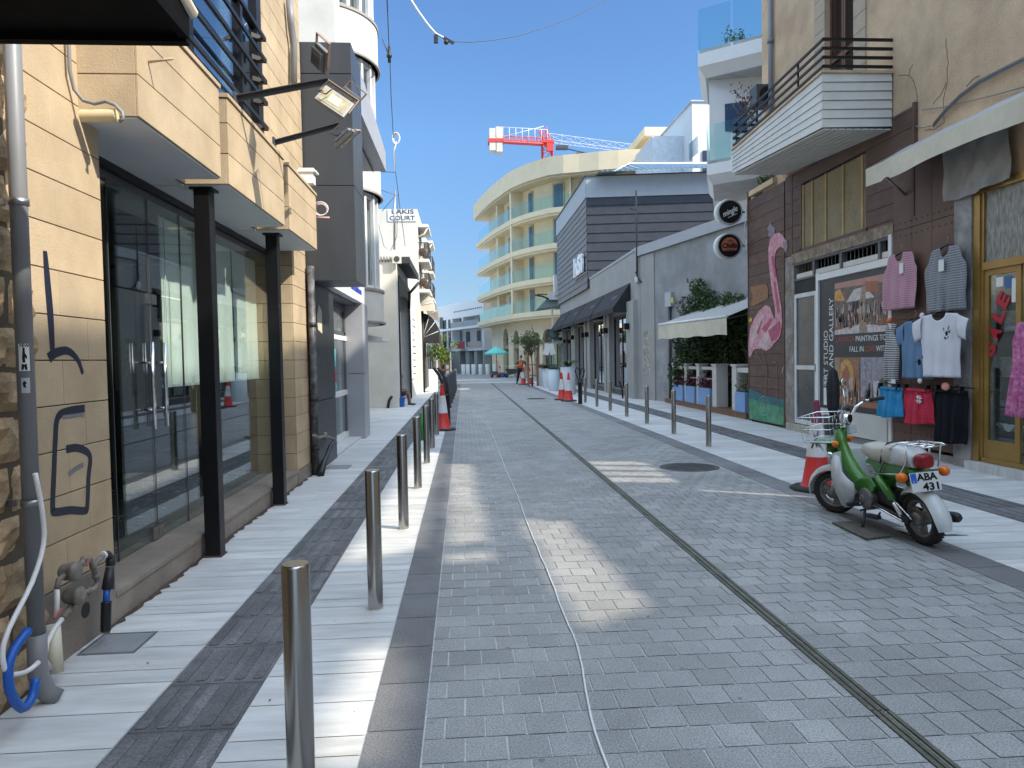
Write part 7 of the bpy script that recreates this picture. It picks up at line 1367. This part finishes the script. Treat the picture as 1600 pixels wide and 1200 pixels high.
# ================================================================== MOPED
mp = thing('moped', 'green and white moped with number plate ABA 431 parked at the right kerb', 'moped', (0, 0, 0))
grn_ = mat('moped_green', (.045, .20, .018), .3, var=.05, coat=.5); mwh = mat('moped_white', (.60, .62, .62), .35, var=.06, vs=6, coat=.3, tint=(.42, .42, .4, 1), tv=.4); seatm = mat('seat_cream', (.50, .47, .41), .5, var=.06, vs=9)
engm = mat('engine_metal', (.20, .19, .18), .5, .6, var=.3, vs=20); rimm = mat('rim_grey', (.22, .21, .20), .5, .5, var=.2, vs=15); orl = mat('indicator_orange', (.75, .17, .01), .25, var=.05); redl = mat('tail_red', (.28, .008, .015), .2, var=.05)
SA = R_(33); SC_ = Vector((0, 1.20, 0))
def ST(p): p = Vector(p)-SC_; return SC_+Vector((p.x*math.cos(SA)-p.y*math.sin(SA), p.x*math.sin(SA)+p.y*math.cos(SA), p.z))
def xf(b, f): b.v = [tuple(f(v)) for v in b.v]; return b
def wheel(y, R, w, f=lambda p: Vector(p), front=False):
    b = MB(); n = 40; V = []; prof = [(R-.075, w*.30), (R-.05, w*.46), (R-.022, w*.5), (R-.006, w*.33), (R, 0), (R-.006, -w*.33), (R-.022, -w*.5), (R-.05, -w*.46), (R-.075, -w*.30)]
    for i in range(n):
        a = 2*math.pi*i/n
        for r, x in prof: V.append((x, y+r*math.cos(a), R+r*math.sin(a)))
    k = len(prof); F = [(i*k+j, i*k+j+1, ((i+1) % n)*k+j+1, ((i+1) % n)*k+j) for i in range(n) for j in range(k-1)]; b.add(V, F, 0, True)
    for i in range(n):
        a = 2*math.pi*i/n
        for s in (-1, 1): b.obox((s*w*.36, y+(R-.008)*math.cos(a), R+(R-.008)*math.sin(a)), (.022, .012, .006), (a, 0, 0))
    tw = part(mp, 'wheel', xf(b, f), rubber); b = MB()
    b.lathe((0, y, R), [(R-.077, -w*.34), (R-.066, -w*.36), (R-.066, w*.36), (R-.077, w*.34), (R-.095, w*.18), (R-.095, -w*.18), (R-.077, -w*.34)], 36, axis='x', caps=False)
    for i in range(3):
        a = 2*math.pi*i/3+.5; c = Vector((0, y+math.cos(a)*(R-.09)*.55, R+math.sin(a)*(R-.09)*.55)); b.obox(c, (.03, R-.10, .055), (a, 0, 0))
    part(tw, 'rim', xf(b, f), rimm, bevel=.004); b = MB(); b.lathe((0, y, R), [(.02, -.075), (.055, -.07), (.06, -.05), (.06, .05), (.055, .07), (.02, .075)], 20, axis='x'); part(tw, 'hub', xf(b, f), engm)
wheel(0, .222, .095); wheel(1.27, .215, .085, ST, True)
def fender(y, R, a0, a1, w, f=lambda p: Vector(p), flare=0.):
    b = MB(); n = 20
    def fn(u, v):
        a = R_(a0+(a1-a0)*v); s = (u-.5)*2; r = R+.035*(1-s*s)+.0; r += flare*max(0, v-.75)*4*.02; ww = w*(1-.35*max(0, .12-v)/.12-.25*max(0, v-.88)/.12); return Vector((s*ww/2, y+r*math.cos(a), .22+r*math.sin(a)-.012*abs(s)**3))
    b.grid(fn, 8, n); 
    b.grid(lambda u, v: fn(u, v)*1.0-Vector((0, math.cos(R_(a0+(a1-a0)*v)), math.sin(R_(a0+(a1-a0)*v))))*.006, 8, n); return part(mp, 'mudguard', xf(b, f), mwh)
fender(0, .245, 35, 188, .15, flare=1); fender(1.27, .24, -5, 140, .13, ST)
# frame: green step-through body
b = MB(); b.tube([(0, 1.13, .86), (0, 1.11, .74), (0, 1.04, .58), (0, .94, .45), (0, .80, .37), (0, .62, .35), (0, .48, .40), (0, .38, .52), (0, .28, .62)], [.045, .05, .062, .072, .078, .078, .08, .08, .06], 14); part(mp, 'main_frame', b, grn_)
b = MB(); P = [(.82, .40), (.66, .47), (.50, .50), (.44, .42), (.52, .33), (.62, .29), (.78, .34)]
for s in (-1, 1): b.prism([(s*.075, y, z) for y, z in P], (s*.045, 0, 0))
part(mp, 'side_cover', b, grn_, bevel=.012)
b = MB(); P = [(.62, .62), (.50, .60), (.46, .54), (.30, .53), (-.02, .585), (-.06, .63), (0, .66), (.3, .665), (.55, .67)]; b.prism([(-.09, y, z) for y, z in P], (.18, 0, 0)); part(mp, 'tail_body', b, grn_, bevel=.015)
def loft(b, secs, n=14, mi=0):
    V = []
    for y, hw, zb_, zt_ in secs:
        for i in range(n):
            a = 2*math.pi*i/n; c, s = math.cos(a), math.sin(a); V.append((hw*math.copysign(abs(c)**.6, c), y, (zb_+zt_)/2+(zt_-zb_)/2*math.copysign(abs(s)**.7, s)))
    k = len(secs); b.add(V, [(i*n+j, (i+1)*n+j, (i+1)*n+(j+1) % n, i*n+(j+1) % n) for i in range(k-1) for j in range(n)], mi, True); b.add(V[:n], [list(range(n))], mi); b.add(V[-n:], [list(range(n))[::-1]], mi); return b
b = MB(); loft(b, [(.68, .05, .70, .745), (.64, .08, .675, .785), (.56, .10, .655, .80), (.45, .115, .645, .795), (.34, .125, .645, .81), (.25, .13, .65, .835), (.17, .125, .66, .835), (.13, .10, .68, .81)]); st_ = part(mp, 'seat', b, seatm)
b = MB(); b.tube([(-.127, .30, .66), (-.118, .26, .78), (-.08, .24, .838), (.08, .24, .838), (.118, .26, .78), (.127, .30, .66)], .008, 6); part(st_, 'strap', b, blackp)
b = MB(); loft(b, [(.24, .115, .64, .82), (.12, .118, .645, .825), (.0, .11, .65, .80), (-.05, .09, .655, .76)]); part(mp, 'tail_cowl', b, mwh)
# rack
b = MB()
for s in (-.09, .09): b.tube([(s*1.2, .36, .56), (s*1.25, .18, .80), (s*1.1, .08, .85), (s, -.20, .865), (s*.9, -.25, .86)], .007, 6); b.tube([(s*1.25, .48, .54), (s*1.3, .16, .585), (s*1.25, .06, .60), (s*1.2, -.02, .70), (s*1.1, -.04, .85)], .008, 6)
for y in (.06, -.05, -.15, -.24): b.tube([(-.105, y, .856), (.105, y, .856)], .006, 6)
b.tube([(0, .08, .856), (0, -.25, .862)], .006, 6); b.tube([(.09, -.2, .86), (.10, -.12, .66)], .006, 6); part(mp, 'luggage_rack', b, chrome)
b = MB(); loft(b, [(-.06, .065, .655, .775), (-.10, .068, .65, .78), (-.135, .06, .66, .77), (-.145, .05, .67, .76)]); part(mp, 'tail_light', b, redl)
pl = MB(); pc_ = Vector((-.05, -.16, .565)); rot = Euler((R_(-12), R_(4), R_(4))).to_matrix(); pl.obox(pc_, (.265, .008, .155), rot); pt = part(mp, 'number_plate', pl, mat('plate_white', (.66, .66, .66), .5), bevel=.002)
xd, yd = rot@X1, rot@Z1; fn_ = rot@(-Y1)
b = MB(); b.obox(pc_+fn_*.0052-xd*.103+yd*.035, (.05, .002, .078), rot); part(pt, 'blue_band', b, mat('plate_blue', (.01, .12, .5), .5))
text(pt, 'lettering', 'ABA', pc_+fn_*.0045-xd*.072+yd*.012, xd, yd, .056, blackm, width=.185, depth=.002, bold=.03); text(pt, 'lettering', '431', pc_+fn_*.0045-xd*.035-yd*.066, xd, yd, .056, blackm, width=.145, depth=.002, bold=.03)
text(pt, 'lettering', 'CY', pc_+fn_*.0064-xd*.116+yd*.003, xd, yd, .012, white, depth=.001)
for s in (-.18, .19):
    b = MB(); b.lathe((s, -.06, .60), [(.010, .05), (.03, .04), (.042, .015), (.042, -.01), (.032, -.03), (.01, -.038)], 16, axis='y'); i_ = part(mp, 'rear_indicator', b, orl); b = MB(); b.tube([(s*.95, .0, .6), (s*.45, .0, .61)], .009, 6); part(i_, 'stalk', b, blackp)
b = MB(); b.obox((0, .02, .56), (.26, .06, .03)); b.obox((0, -.08, .50), (.12, .10, .03)); part(mp, 'plate_bracket', b, blackp)
# shocks, swingarm, engine
for s in (-.115, .115):
    b = MB(); b.cyl((s, .37, .53), (s, .20, .35), .034, .030, 14); sh_ = part(mp, 'shock_cover', b, grn_); b = MB(); b.cyl((s, .22, .37), (s, .09, .22), .019, n=12); part(sh_, 'shock_rod', b, chrome); b = MB(); b.obox((s*1.0, .06, .22), (.03, .09, .06)); b.tube([(s, .55, .27), (s, .3, .24), (s, .0, .22)], .02, 8); part(mp, 'swingarm', b, blackp)
b = MB(); b.tube([(-.125, -.04, .24), (-.13, .17, .37)], .007, 6); b.tube([(-.13, .08, .2), (-.14, .3, .24), (-.14, .45, .26)], .010, 6); part(mp, 'brake_rod', b, chrome)
b = MB(); b.lathe((-.04, .58, .29), [(.05, -.11), (.10, -.10), (.105, -.03), (.10, .1), (.05, .13)], 22, axis='x'); b.lathe((-.02, .78, .30), [(.055, -.09), (.085, -.08), (.085, .06), (.05, .09)], 18, axis='x'); b.obox((0, .62, .27), (.17, .28, .13)); 
for i in range(6): b.obox((0, .84+i*.022, .30), (.15, .008, .14))
b.obox((0, .90, .30), (.09, .14, .09)); b.lathe((-.15, .60, .29), [(.03, -.01), (.045, 0), (.045, .03)], 14, axis='x'); b.lathe((-.125, .76, .31), [(.02, -.012), (.04, 0), (.04, .03)], 14, axis='x'); part(mp, 'engine', b, engm, bevel=.006)
b = MB(); b.obox((0, .38, .33), (.16, .22, .14)); b.obox((-.02, .3, .25), (.12, .3, .06)); b.tube([(0, .7, .36), (.05, .6, .42), (.02, .45, .44)], .03, 8); part(mp, 'underbody', b, blackp)
b = MB(); b.tube([(.09, .85, .2), (.12, .6, .15), (.14, .35, .17)], .016, 8); b.tube([(.14, .35, .17), (.15, .28, .18), (.16, -.15, .24), (.16, -.2, .245), (.16, -.23, .25)], [.02, .04, .045, .04, .02], 12); part(mp, 'exhaust', b, blackp)
b = MB(); b.tube([(-.04, .60, .20), (-.10, .60, .19), (-.15, .66, .17)], .010, 6); b.tube([(-.12, .62, .21), (-.17, .58, .10), (-.235, .54, .012)], .013, 8); b.tube([(-.26, .50, .012), (-.24, .54, .010), (-.20, .60, .010)], .010, 6); part(mp, 'side_stand', b, blackp)
for s in (-1, 1): b = MB(); b.obox((s*.20, .68, .235), (.11, .05, .032)); b.tube([(s*.06, .62, .22), (s*.2, .68, .22)], .010, 6); part(mp, 'foot_peg', b, rubber, bevel=.006)
b = MB(); b.tube([(-.12, .40, .20), (-.16, .36, .19), (-.19, .30, .22)], .009, 6); b.obox((-.21, .36, .19), (.05, .13, .03), (0, 0, .2)); part(mp, 'gear_pedal', b, blackp)
# leg shields
for s in (-1, 1):
    P = [(.93, .66), (.87, .655), (.83, .60), (.80, .52), (.72, .47), (.64, .43), (.64, .35), (.70, .26), (.78, .18), (.88, .155), (.92, .17), (.95, .30), (.97, .45), (.97, .60)]
    b = MB(); n = len(P); V = []
    for off in (0, .014):
        for y, z in P: V.append((s*(.155+.05*math.sin((z-.15)*5.5)+off-.10*max(0, .75-y)*1.5), y, z))
    cc_ = [sum(v[i] for v in V[:n])/n for i in range(3)]; V.append((s*(.225), cc_[1], cc_[2])); V.append((s*.24, cc_[1], cc_[2])); F = []
    for i in range(n): j = (i+1) % n; F += [(i, j, 2*n), (n+j, n+i, 2*n+1), (i, n+i, n+j, j)]
    b.add(V, F, 0, True); part(mp, 'leg_shield', b, mwh, bevel=0)
b = MB(); b.grid(lambda u, v: Vector(((u-.5)*.34, 1.0+.05*math.cos((u-.5)*3)-.05*(1-v), .2+.46*v)), 10, 8); part(mp, 'front_shield', b, mwh)
# steering: fork, bars, headlamp, basket
def sp(nm, b, m, par=None, **k): return part(par or mp, nm, xf(b, ST), m, **k)
b = MB()
for s in (-.06, .06): b.cyl((s, 1.14, .60), (s, 1.27, .22), .019, n=10); b.cyl((s, 1.235, .34), (s, 1.27, .20), .026, n=10)
b.obox((0, 1.14, .60), (.17, .05, .05)); sp('fork', b, steel_dk)
b = MB(); b.cyl((0, 1.14, .60), (0, 1.10, .92), .028, n=10); sp('steering_column', b, grn_)
b = MB(); b.tube([(-.30, .90, 1.10), (-.20, .97, 1.10), (-.13, 1.03, 1.05), (-.09, 1.07, .96), (-.05, 1.09, .90), (.05, 1.09, .90), (.09, 1.07, .96), (.13, 1.03, 1.05), (.20, .97, 1.10), (.30, .90, 1.10)], .0135, 10); b.obox((0, 1.09, .90), (.10, .05, .04)); hb = sp('handlebar', b, chrome)
for s in (-1, 1): b = MB(); b.tube([(s*.24, .94, 1.10), (s*.36, .86, 1.10)], .019, 10); sp('grip', b, rubber, hb); b = MB(); b.tube([(s*.21, .97, 1.095), (s*.25, .98, 1.08), (s*.35, .91, 1.06)], .007, 6); b.obox((s*.20, .975, 1.10), (.05, .035, .035)); sp('brake_lever', b, steel_dk, hb)
for s in (-1, 1): b = MB(); b.tube([(s*.2, .97, 1.09), (s*.16, 1.08, 1.02), (s*.08, 1.16, .90), (0, 1.16, .80), (0, 1.12, .7)], .006, 5); sp('control_cable', b, blackp, hb)
b = MB(); b.tube([(-.20, .97, 1.11), (-.16, .985, 1.2), (-.13, 1.0, 1.28)], .006, 6); m_ = sp('mirror', b, chrome, hb); b = MB(); b.sph((-.12, 1.0, 1.33), .062, 16, sc=(1, .22, .75)); sp('mirror_head', b, blackp, hb); b = MB(); b.sph((-.12, .992, 1.33), .055, 16, sc=(1, .22, .75)); sp('mirror_glass', b, mat('mirror_face', (.75, .75, .68), .1, .8, var=0), hb)
b = MB(); b.lathe((0, 1.07, .96), [(.02, -.035), (.05, -.03), (.05, .03), (.03, .05)], 16, axis='y'); sp('speedometer', b, chrome); b = MB(); b.lathe((0, 1.03, .96), [(.042, 0), (.042, .008)], 16, axis='y'); sp('speedometer_dial', b, blackm)
b = MB(); b.obox((.05, 1.06, .85), (.12, .06, .10)); sp('white_cover', b, mwh, bevel=.015)
b = MB(); b.lathe((0, 1.24, .66), [(.03, -.06), (.065, -.04), (.075, .02), (.07, .03)], 20, axis='y'); hl = sp('headlamp', b, grn_); b = MB(); b.lathe((0, 1.27, .66), [(.072, 0), (.06, .015), (.02, .025)], 20, axis='y'); sp('headlamp_glass', b, chrome, hl)
b = MB(); b.obox((0, 1.27, .735), (.26, .26, .012)); b.obox((0, 1.16, .70), (.12, .05, .08)); sp('front_carrier', b, grn_, bevel=.004)
for s in (-.14, .14): b = MB(); b.lathe((s, 1.14, .73), [(.01, -.035), (.03, -.025), (.034, 0), (.025, .02)], 14, axis='y'); sp('front_indicator', b, orl)
b = MB(); b.lathe((-.13, 1.2, .62), [(.02, -.03), (.035, -.01), (.04, .02), (.02, .03)], 14, axis='y'); sp('horn', b, chrome)
b = MB(); x0, x1, y0, y1, z0, z1 = -.16, .16, 1.17, 1.45, .75, 1.0; q = 1.14
for z, k in ((z0, 1), ((z0+z1)/2, 1.07), (z1, q)):
    cx_, cy_ = 0, (y0+y1)/2; b.tube([(cx_+(x-cx_)*k, cy_+(y-cy_)*k, z) for x, y in ((x0, y0), (x1, y0), (x1, y1), (x0, y1))], .004 if z < z1 else .006, 5, closed=True)
for i in range(6):
    f = i/5
    for (xa, ya) in ((x0+(x1-x0)*f, y0), (x0+(x1-x0)*f, y1), (x0, y0+(y1-y0)*f), (x1, y0+(y1-y0)*f)): cy_ = (y0+y1)/2; b.tube([(xa, ya, z0), (xa*q, cy_+(ya-cy_)*q, z1)], .0018, 4)
    b.tube([(x0+(x1-x0)*f, y0, z0), (x0+(x1-x0)*f, y1, z0)], .0018, 4)
sp('wire_basket', b, chrome)
mp.location = (3.80, 5.60, 0); mp.rotation_euler = (0, R_(-7), R_(1.5))
b = MB(); b.prism([GP(1300, 819), GP(1337, 817), GP(1392, 840), GP(1354, 845)], (0, 0, .022)); single('timber_board', 'worn grey wooden board lying under the side stand of the moped', 'board', b, mat('worn_wood', (.10, .09, .075), .85, var=.35, vs=6, stretch=(5, 1, 1)), L=(3.5, 6.1, 0), bevel=.003)
b = MB(); random.seed(8); c = GP(1425, 835); b.grid(lambda u, v: Vector((c.x-.05+.5*u, c.y-.1+.32*v, .004+.012*abs(math.sin(u*7+v*4)))), 12, 8); single('plastic_sheet', 'crumpled pale plastic sheet on the paving behind the moped wheel', 'sheet', b, mat('pale_sheet', (.5, .52, .54), .4, var=.1), L=(c.x, c.y, 0))
# folded parasol in stand
t = thing('folded_parasol', 'closed black parasol standing in a dark square pot before the gallery poster', 'parasol', (5.95, 11.1, 0)); b = MB(); b.hexa([(5.82, 10.95, 0), (6.08, 10.95, 0), (6.08, 11.2, 0), (5.82, 11.2, 0), (5.78, 10.92, .60), (6.11, 10.92, .60), (6.11, 11.23, .60), (5.78, 11.23, .60)]); part(t, 'pot', b, mat('pot_black', (.045, .05, .052), .5), bevel=.01)
b = MB(); 
for k in range(4): a = k*1.57; b.tube([(5.94+.02*math.cos(a), 11.07+.02*math.sin(a), .58), (5.94+.05*math.cos(a), 11.07+.05*math.sin(a), .75), (5.94+.055*math.cos(a), 11.07+.05*math.sin(a), 1.1), (5.94+.03*math.cos(a), 11.07+.03*math.sin(a), 1.30), (5.94, 11.07, 1.36)], [.03, .05, .055, .04, .015], 8)
part(t, 'closed_canopy', b, canvas_b)
# ================================================================== CLOTHES
GX = 6.76
def cloth(t, nm, yl, yr, zt_, zb_, L=lambda v: 0, R=lambda v: 1, drop=lambda u: 0, fold=.02, nf=4, m=white, x=GX, hem=lambda u: 0, seed=0, bul=.055):
    b = MB()
    def fn(u, v):
        l, r = L(v), R(v); f = l+(r-l)*u; y = yl+(yr-yl)*f
        z = zt_-drop(u)*(1-v)**2-(zt_-zb_)*v-hem(u)*v; xx = x-bul*math.sin(math.pi*u)**.7*(.45+.55*v)-.012*math.sin(v*7+u*5+seed)*math.sin(u*9-v*4)-fold*math.sin(u*nf*6.28+seed+v*1.3)*(.25+v)-fold*.4*math.sin(u*nf*15+seed*2)*v; return Vector((xx, y, z))
    b.grid(fn, 44, 26); o = part(t, nm, b, m); md = o.modifiers.new('thick', 'SOLIDIFY'); md.thickness = .006; md.offset = 0; return o
def hanger(y, z, w, lab, x=GX+.02, col=blackm):
    t = thing('clothes_hanger', lab, 'hanger', (x, y, z), 'hangers on the brown shutter'); b = MB(); b.tube([(x, y, z), (x, y, z+.05), (x, y-.02, z+.08), (x, y-.01, z+.12), (x, y+.02, z+.11)], .005, 6); part(t, 'hook', b, steel_dk); b = MB(); b.tube([(x, y-w/2, z-.07), (x, y-w*.2, z-.01), (x, y, z+.005), (x, y+w*.2, z-.01), (x, y+w/2, z-.07)], .012, 6); part(t, 'arms', b, col)
def pw(xs, ys):
    def f(v):
        for i in range(len(xs)-1):
            if v <= xs[i+1]: k = (v-xs[i])/(xs[i+1]-xs[i]); k = k*k*(3-2*k); return ys[i]+(ys[i+1]-ys[i])*k
        return ys[-1]
    return f
neck = lambda d, w=.17: (lambda u: d*max(0, 1-((u-.5)/w)**2)**.5 if abs(u-.5) < w else .06*(abs(u-.5)-w))
tkL, tkR = pw([0, .06, .16, .32, 1], [.17, .13, .10, .0, .02]), pw([0, .06, .16, .32, 1], [.83, .87, .90, 1.0, .98])
pinks = stripe_mat('pink_stripe', (.52, .30, .36, 1), (.40, .20, .27, 1), 9, 'Z'); greys = stripe_mat('grey_stripe', (.30, .31, .34, 1), (.16, .17, .19, 1), 9, 'Z'); bws = stripe_mat('black_white_stripe', (.62, .62, .62, 1), (.03, .03, .04, 1), 11, 'Z')
hanger(10.59, 3.13, .46, 'hanger holding the pink sleeveless top'); t = thing('sleeveless_top', 'pale pink finely striped sleeveless top hanging highest on the left of the brown shutter', 'top', (GX, 10.59, 2.3), 'clothes hung on the brown shutter')
cloth(t, 'fabric', 11.02, 10.16, 3.13, 2.26, tkL, tkR, neck(.13), m=pinks, nf=3); b = MB(); b.box(GX-.062, 10.42, 2.80, GX-.055, 10.52, 2.96); part(t, 'price_tag', b, white)
hanger(9.55, 3.08, .46, 'hanger holding the grey striped sleeveless top'); t = thing('sleeveless_top', 'grey and white striped sleeveless top hanging beside the pink one', 'top', (GX, 9.55, 2.2), 'clothes hung on the brown shutter')
cloth(t, 'fabric', 9.98, 9.12, 3.06, 2.16, tkL, tkR, neck(.14), m=greys, nf=4, seed=2, fold=.02); b = MB(); b.box(GX-.066, 9.50, 2.72, GX-.058, 9.61, 2.88); part(t, 'price_tag', b, white)
t = thing('striped_vest', 'narrow black and white striped vest with an orange clip below the pink top', 'vest', (GX, 10.75, 1.2), 'clothes hung on the brown shutter'); cloth(t, 'fabric', 10.95, 10.60, 2.06, 1.14, pw([0, .3, 1], [.1, 0, .05]), pw([0, .15, .35, 1], [.75, .6, 1, .8]), neck(.12, .2), m=bws, nf=1.5, fold=.03); b = MB(); b.sph((GX-.03, 10.80, 2.10), .05, 8); part(t, 'orange_clip', b, mat('clip_orange', (.8, .15, .05), .5))
def tee(lab, yl, yr, zt_, zb_, m, x, seed, tag_y):
    t = thing('t_shirt', lab, 't-shirt', (x, (yl+yr)/2, zb_), 'clothes hung on the brown shutter'); W = yr-yl; bl, br = yl+W*.13, yr-W*.13
    cloth(t, 'body', bl, br, zt_, zb_, pw([0, .05, .2, 1], [.06, 0, 0, .03]), pw([0, .05, .2, 1], [.94, 1, 1, .97]), neck(.10, .2), m=m, x=x, nf=3, seed=seed)
    for s, e, k in ((bl, yl, 1), (br, yr, -1)):
        b = MB(); sg_ = (e-s)/abs(e-s)
        b.grid(lambda u, v: Vector((x-.012-.02*math.sin(math.pi*u), (s-sg_*.04)+(e-s+sg_*.06)*v*(1.0-.0*u)-sg_*.05*u*(v), zt_-.035-.07*v-(.30-.02*v)*u)), 8, 8); o = part(t, 'sleeve', b, m); md = o.modifiers.new('thick', 'SOLIDIFY'); md.thickness = .006
    return t
hanger(10.25, 2.10, .5, 'hanger holding the blue t-shirt'); bl_m = mat('cloth_blue', (.12, .22, .36), .9, var=.08, vs=30); tee('faded blue t-shirt with a lacy shoulder, partly behind the white one', 10.64, 9.62, 2.07, 1.20, bl_m, GX, 1, 0)
hanger(9.55, 2.16, .5, 'hanger holding the white t-shirt', x=GX-.05); wt = mat('cloth_white', (.66, .66, .72), .9, var=.04); t = tee('white t-shirt with two small black flower prints in the middle row', 10.10, 8.98, 2.13, 1.24, wt, GX-.09, 3, 0)
random.seed(6)
for cy_, cz in ((9.27, 1.86), (9.84, 1.46)):
    b = MB()
    for i in range(16): a = random.random()*6.28; r = random.uniform(.0, .085); p = Vector((GX-.185 if cy_ < 9.5 else GX-.185, cy_+r*math.cos(a), cz+1.1*r*math.sin(a))); d = Vector((0, math.cos(a*2), math.sin(a*2))); e = Vector((0, -d.z, d.y)); b.add([p-d*.035, p+e*.011, p+d*.035, p-e*.011], [(0, 1, 2, 3)])
    part(t, 'flower_print', b, blackm)
def skirt(lab, cat, yl, yr, zt_, zb_, m, seed, flare, x=GX): 
    t = thing('skirt' if cat == 'skirt' else 'shorts', lab, cat, (x, (yl+yr)/2, zb_), 'clothes hung on the brown shutter'); cloth(t, 'fabric', yl, yr, zt_, zb_, lambda v: flare*(1-v), lambda v: 1-flare*(1-v), m=m, x=x, nf=3.5, seed=seed, fold=.02, hem=lambda u: .02*math.sin(u*5)); b = MB(); b.box(x-.05, yr+(yl-yr)*flare, zt_-.035, x-.02, yl-(yl-yr)*flare, zt_+.004); part(t, 'waistband', b, m)
    b = MB()
    for y in (yl-(yl-yr)*.15, yr+(yl-yr)*.15): b.box(x-.06, y-.02, zt_-.03, x+.0, y+.02, zt_+.06)
    part(t, 'clips', b, blackm); return t
skirt('bright blue shorts on the left of the lowest row', 'shorts', 11.08, 10.42, 1.05, .58, mat('cloth_cyan', (.02, .25, .50), .7, var=.08), 0, .06, GX-.05)
t = skirt('red lace shorts with a white ribbon, middle of the lowest row', 'shorts', 10.46, 9.74, 1.05, .53, mat('cloth_red', (.50, .02, .055), .85, var=.25, vs=18, stretch=(1, 1, 3)), 2, .08, GX-.03); b = MB()
for a in (.5, 1.2, 2.2, -.4): b.obox((GX-.10, 9.98, .90-.0), (.01, .016, .13), (a, 0, 0))
part(t, 'ribbon', b, white)
skirt('long black skirt with a zip pocket on the right of the lowest row', 'skirt', 9.78, 9.08, 1.06, .32, mat('cloth_black', (.009, .010, .014), .9, spec=.15), 4, .02)
t = thing('hanging_rail', 'thin black rail carrying the lowest row of clothes on the brown shutter', 'rail', (6.84, 10, 1.1)); b = MB(); b.tube([(GX+.02, 11.1, 1.10), (GX+.02, 9.0, 1.10)], .008, 6); b.tube([(GX+.02, 11.05, 1.10), (6.86, 11.05, 1.12)], .008, 5); b.tube([(GX+.02, 9.4, 1.10), (6.86, 9.4, 1.12)], .008, 5); part(t, 'bar', b, blackm)
b = MB(); random.seed(1)
for i in range(9): a = i*.7; b.sph((GX-.08, 9.43+.055*math.cos(a), 1.11+.035*math.sin(a)), .025, 6)
b.sph((GX-.08, 9.43, 1.11), .06, 10, sc=(.4, 1, .7)); part(t, 'coral_tag', b, mat('coral', (.75, .33, .24), .6)); b = MB(); b.sph((GX-.06, 10.02, 1.17), .055, 10, sc=(.3, 1, .7)); b.box(GX-.06, 10.62, 1.11, GX-.05, 10.76, 1.18); b.sph((GX-.03, 10.0+.02, 2.13), .05, 10, sc=(.3, 1.1, .9)); part(t, 'white_tag', b, white)
pd = mat('dress_pink', (.48, .09, .28), .9, var=.45, vs=22, tint=(.6, .3, .45, 1), tv=.8); dxx = 6.6; q0 = XP(1580, 550, dxx); t = thing('dress', 'pink mottled sleeveless dress hanging at the right edge of the photo before the shop door', 'dress', (dxx, q0.y-.3, .75))
cloth(t, 'fabric', q0.y+.05, q0.y-.60, 1.93, .80, pw([0, .08, .2, .42, 1], [.22, .18, .1, .14, 0]), pw([0, .08, .2, .42, 1], [.78, .82, .9, .86, 1]), neck(.14), m=pd, x=dxx, nf=5, fold=.022); hanger(q0.y-.27, 1.93, .4, 'hanger holding the pink mottled dress at the right edge', x=dxx+.01, col=white)
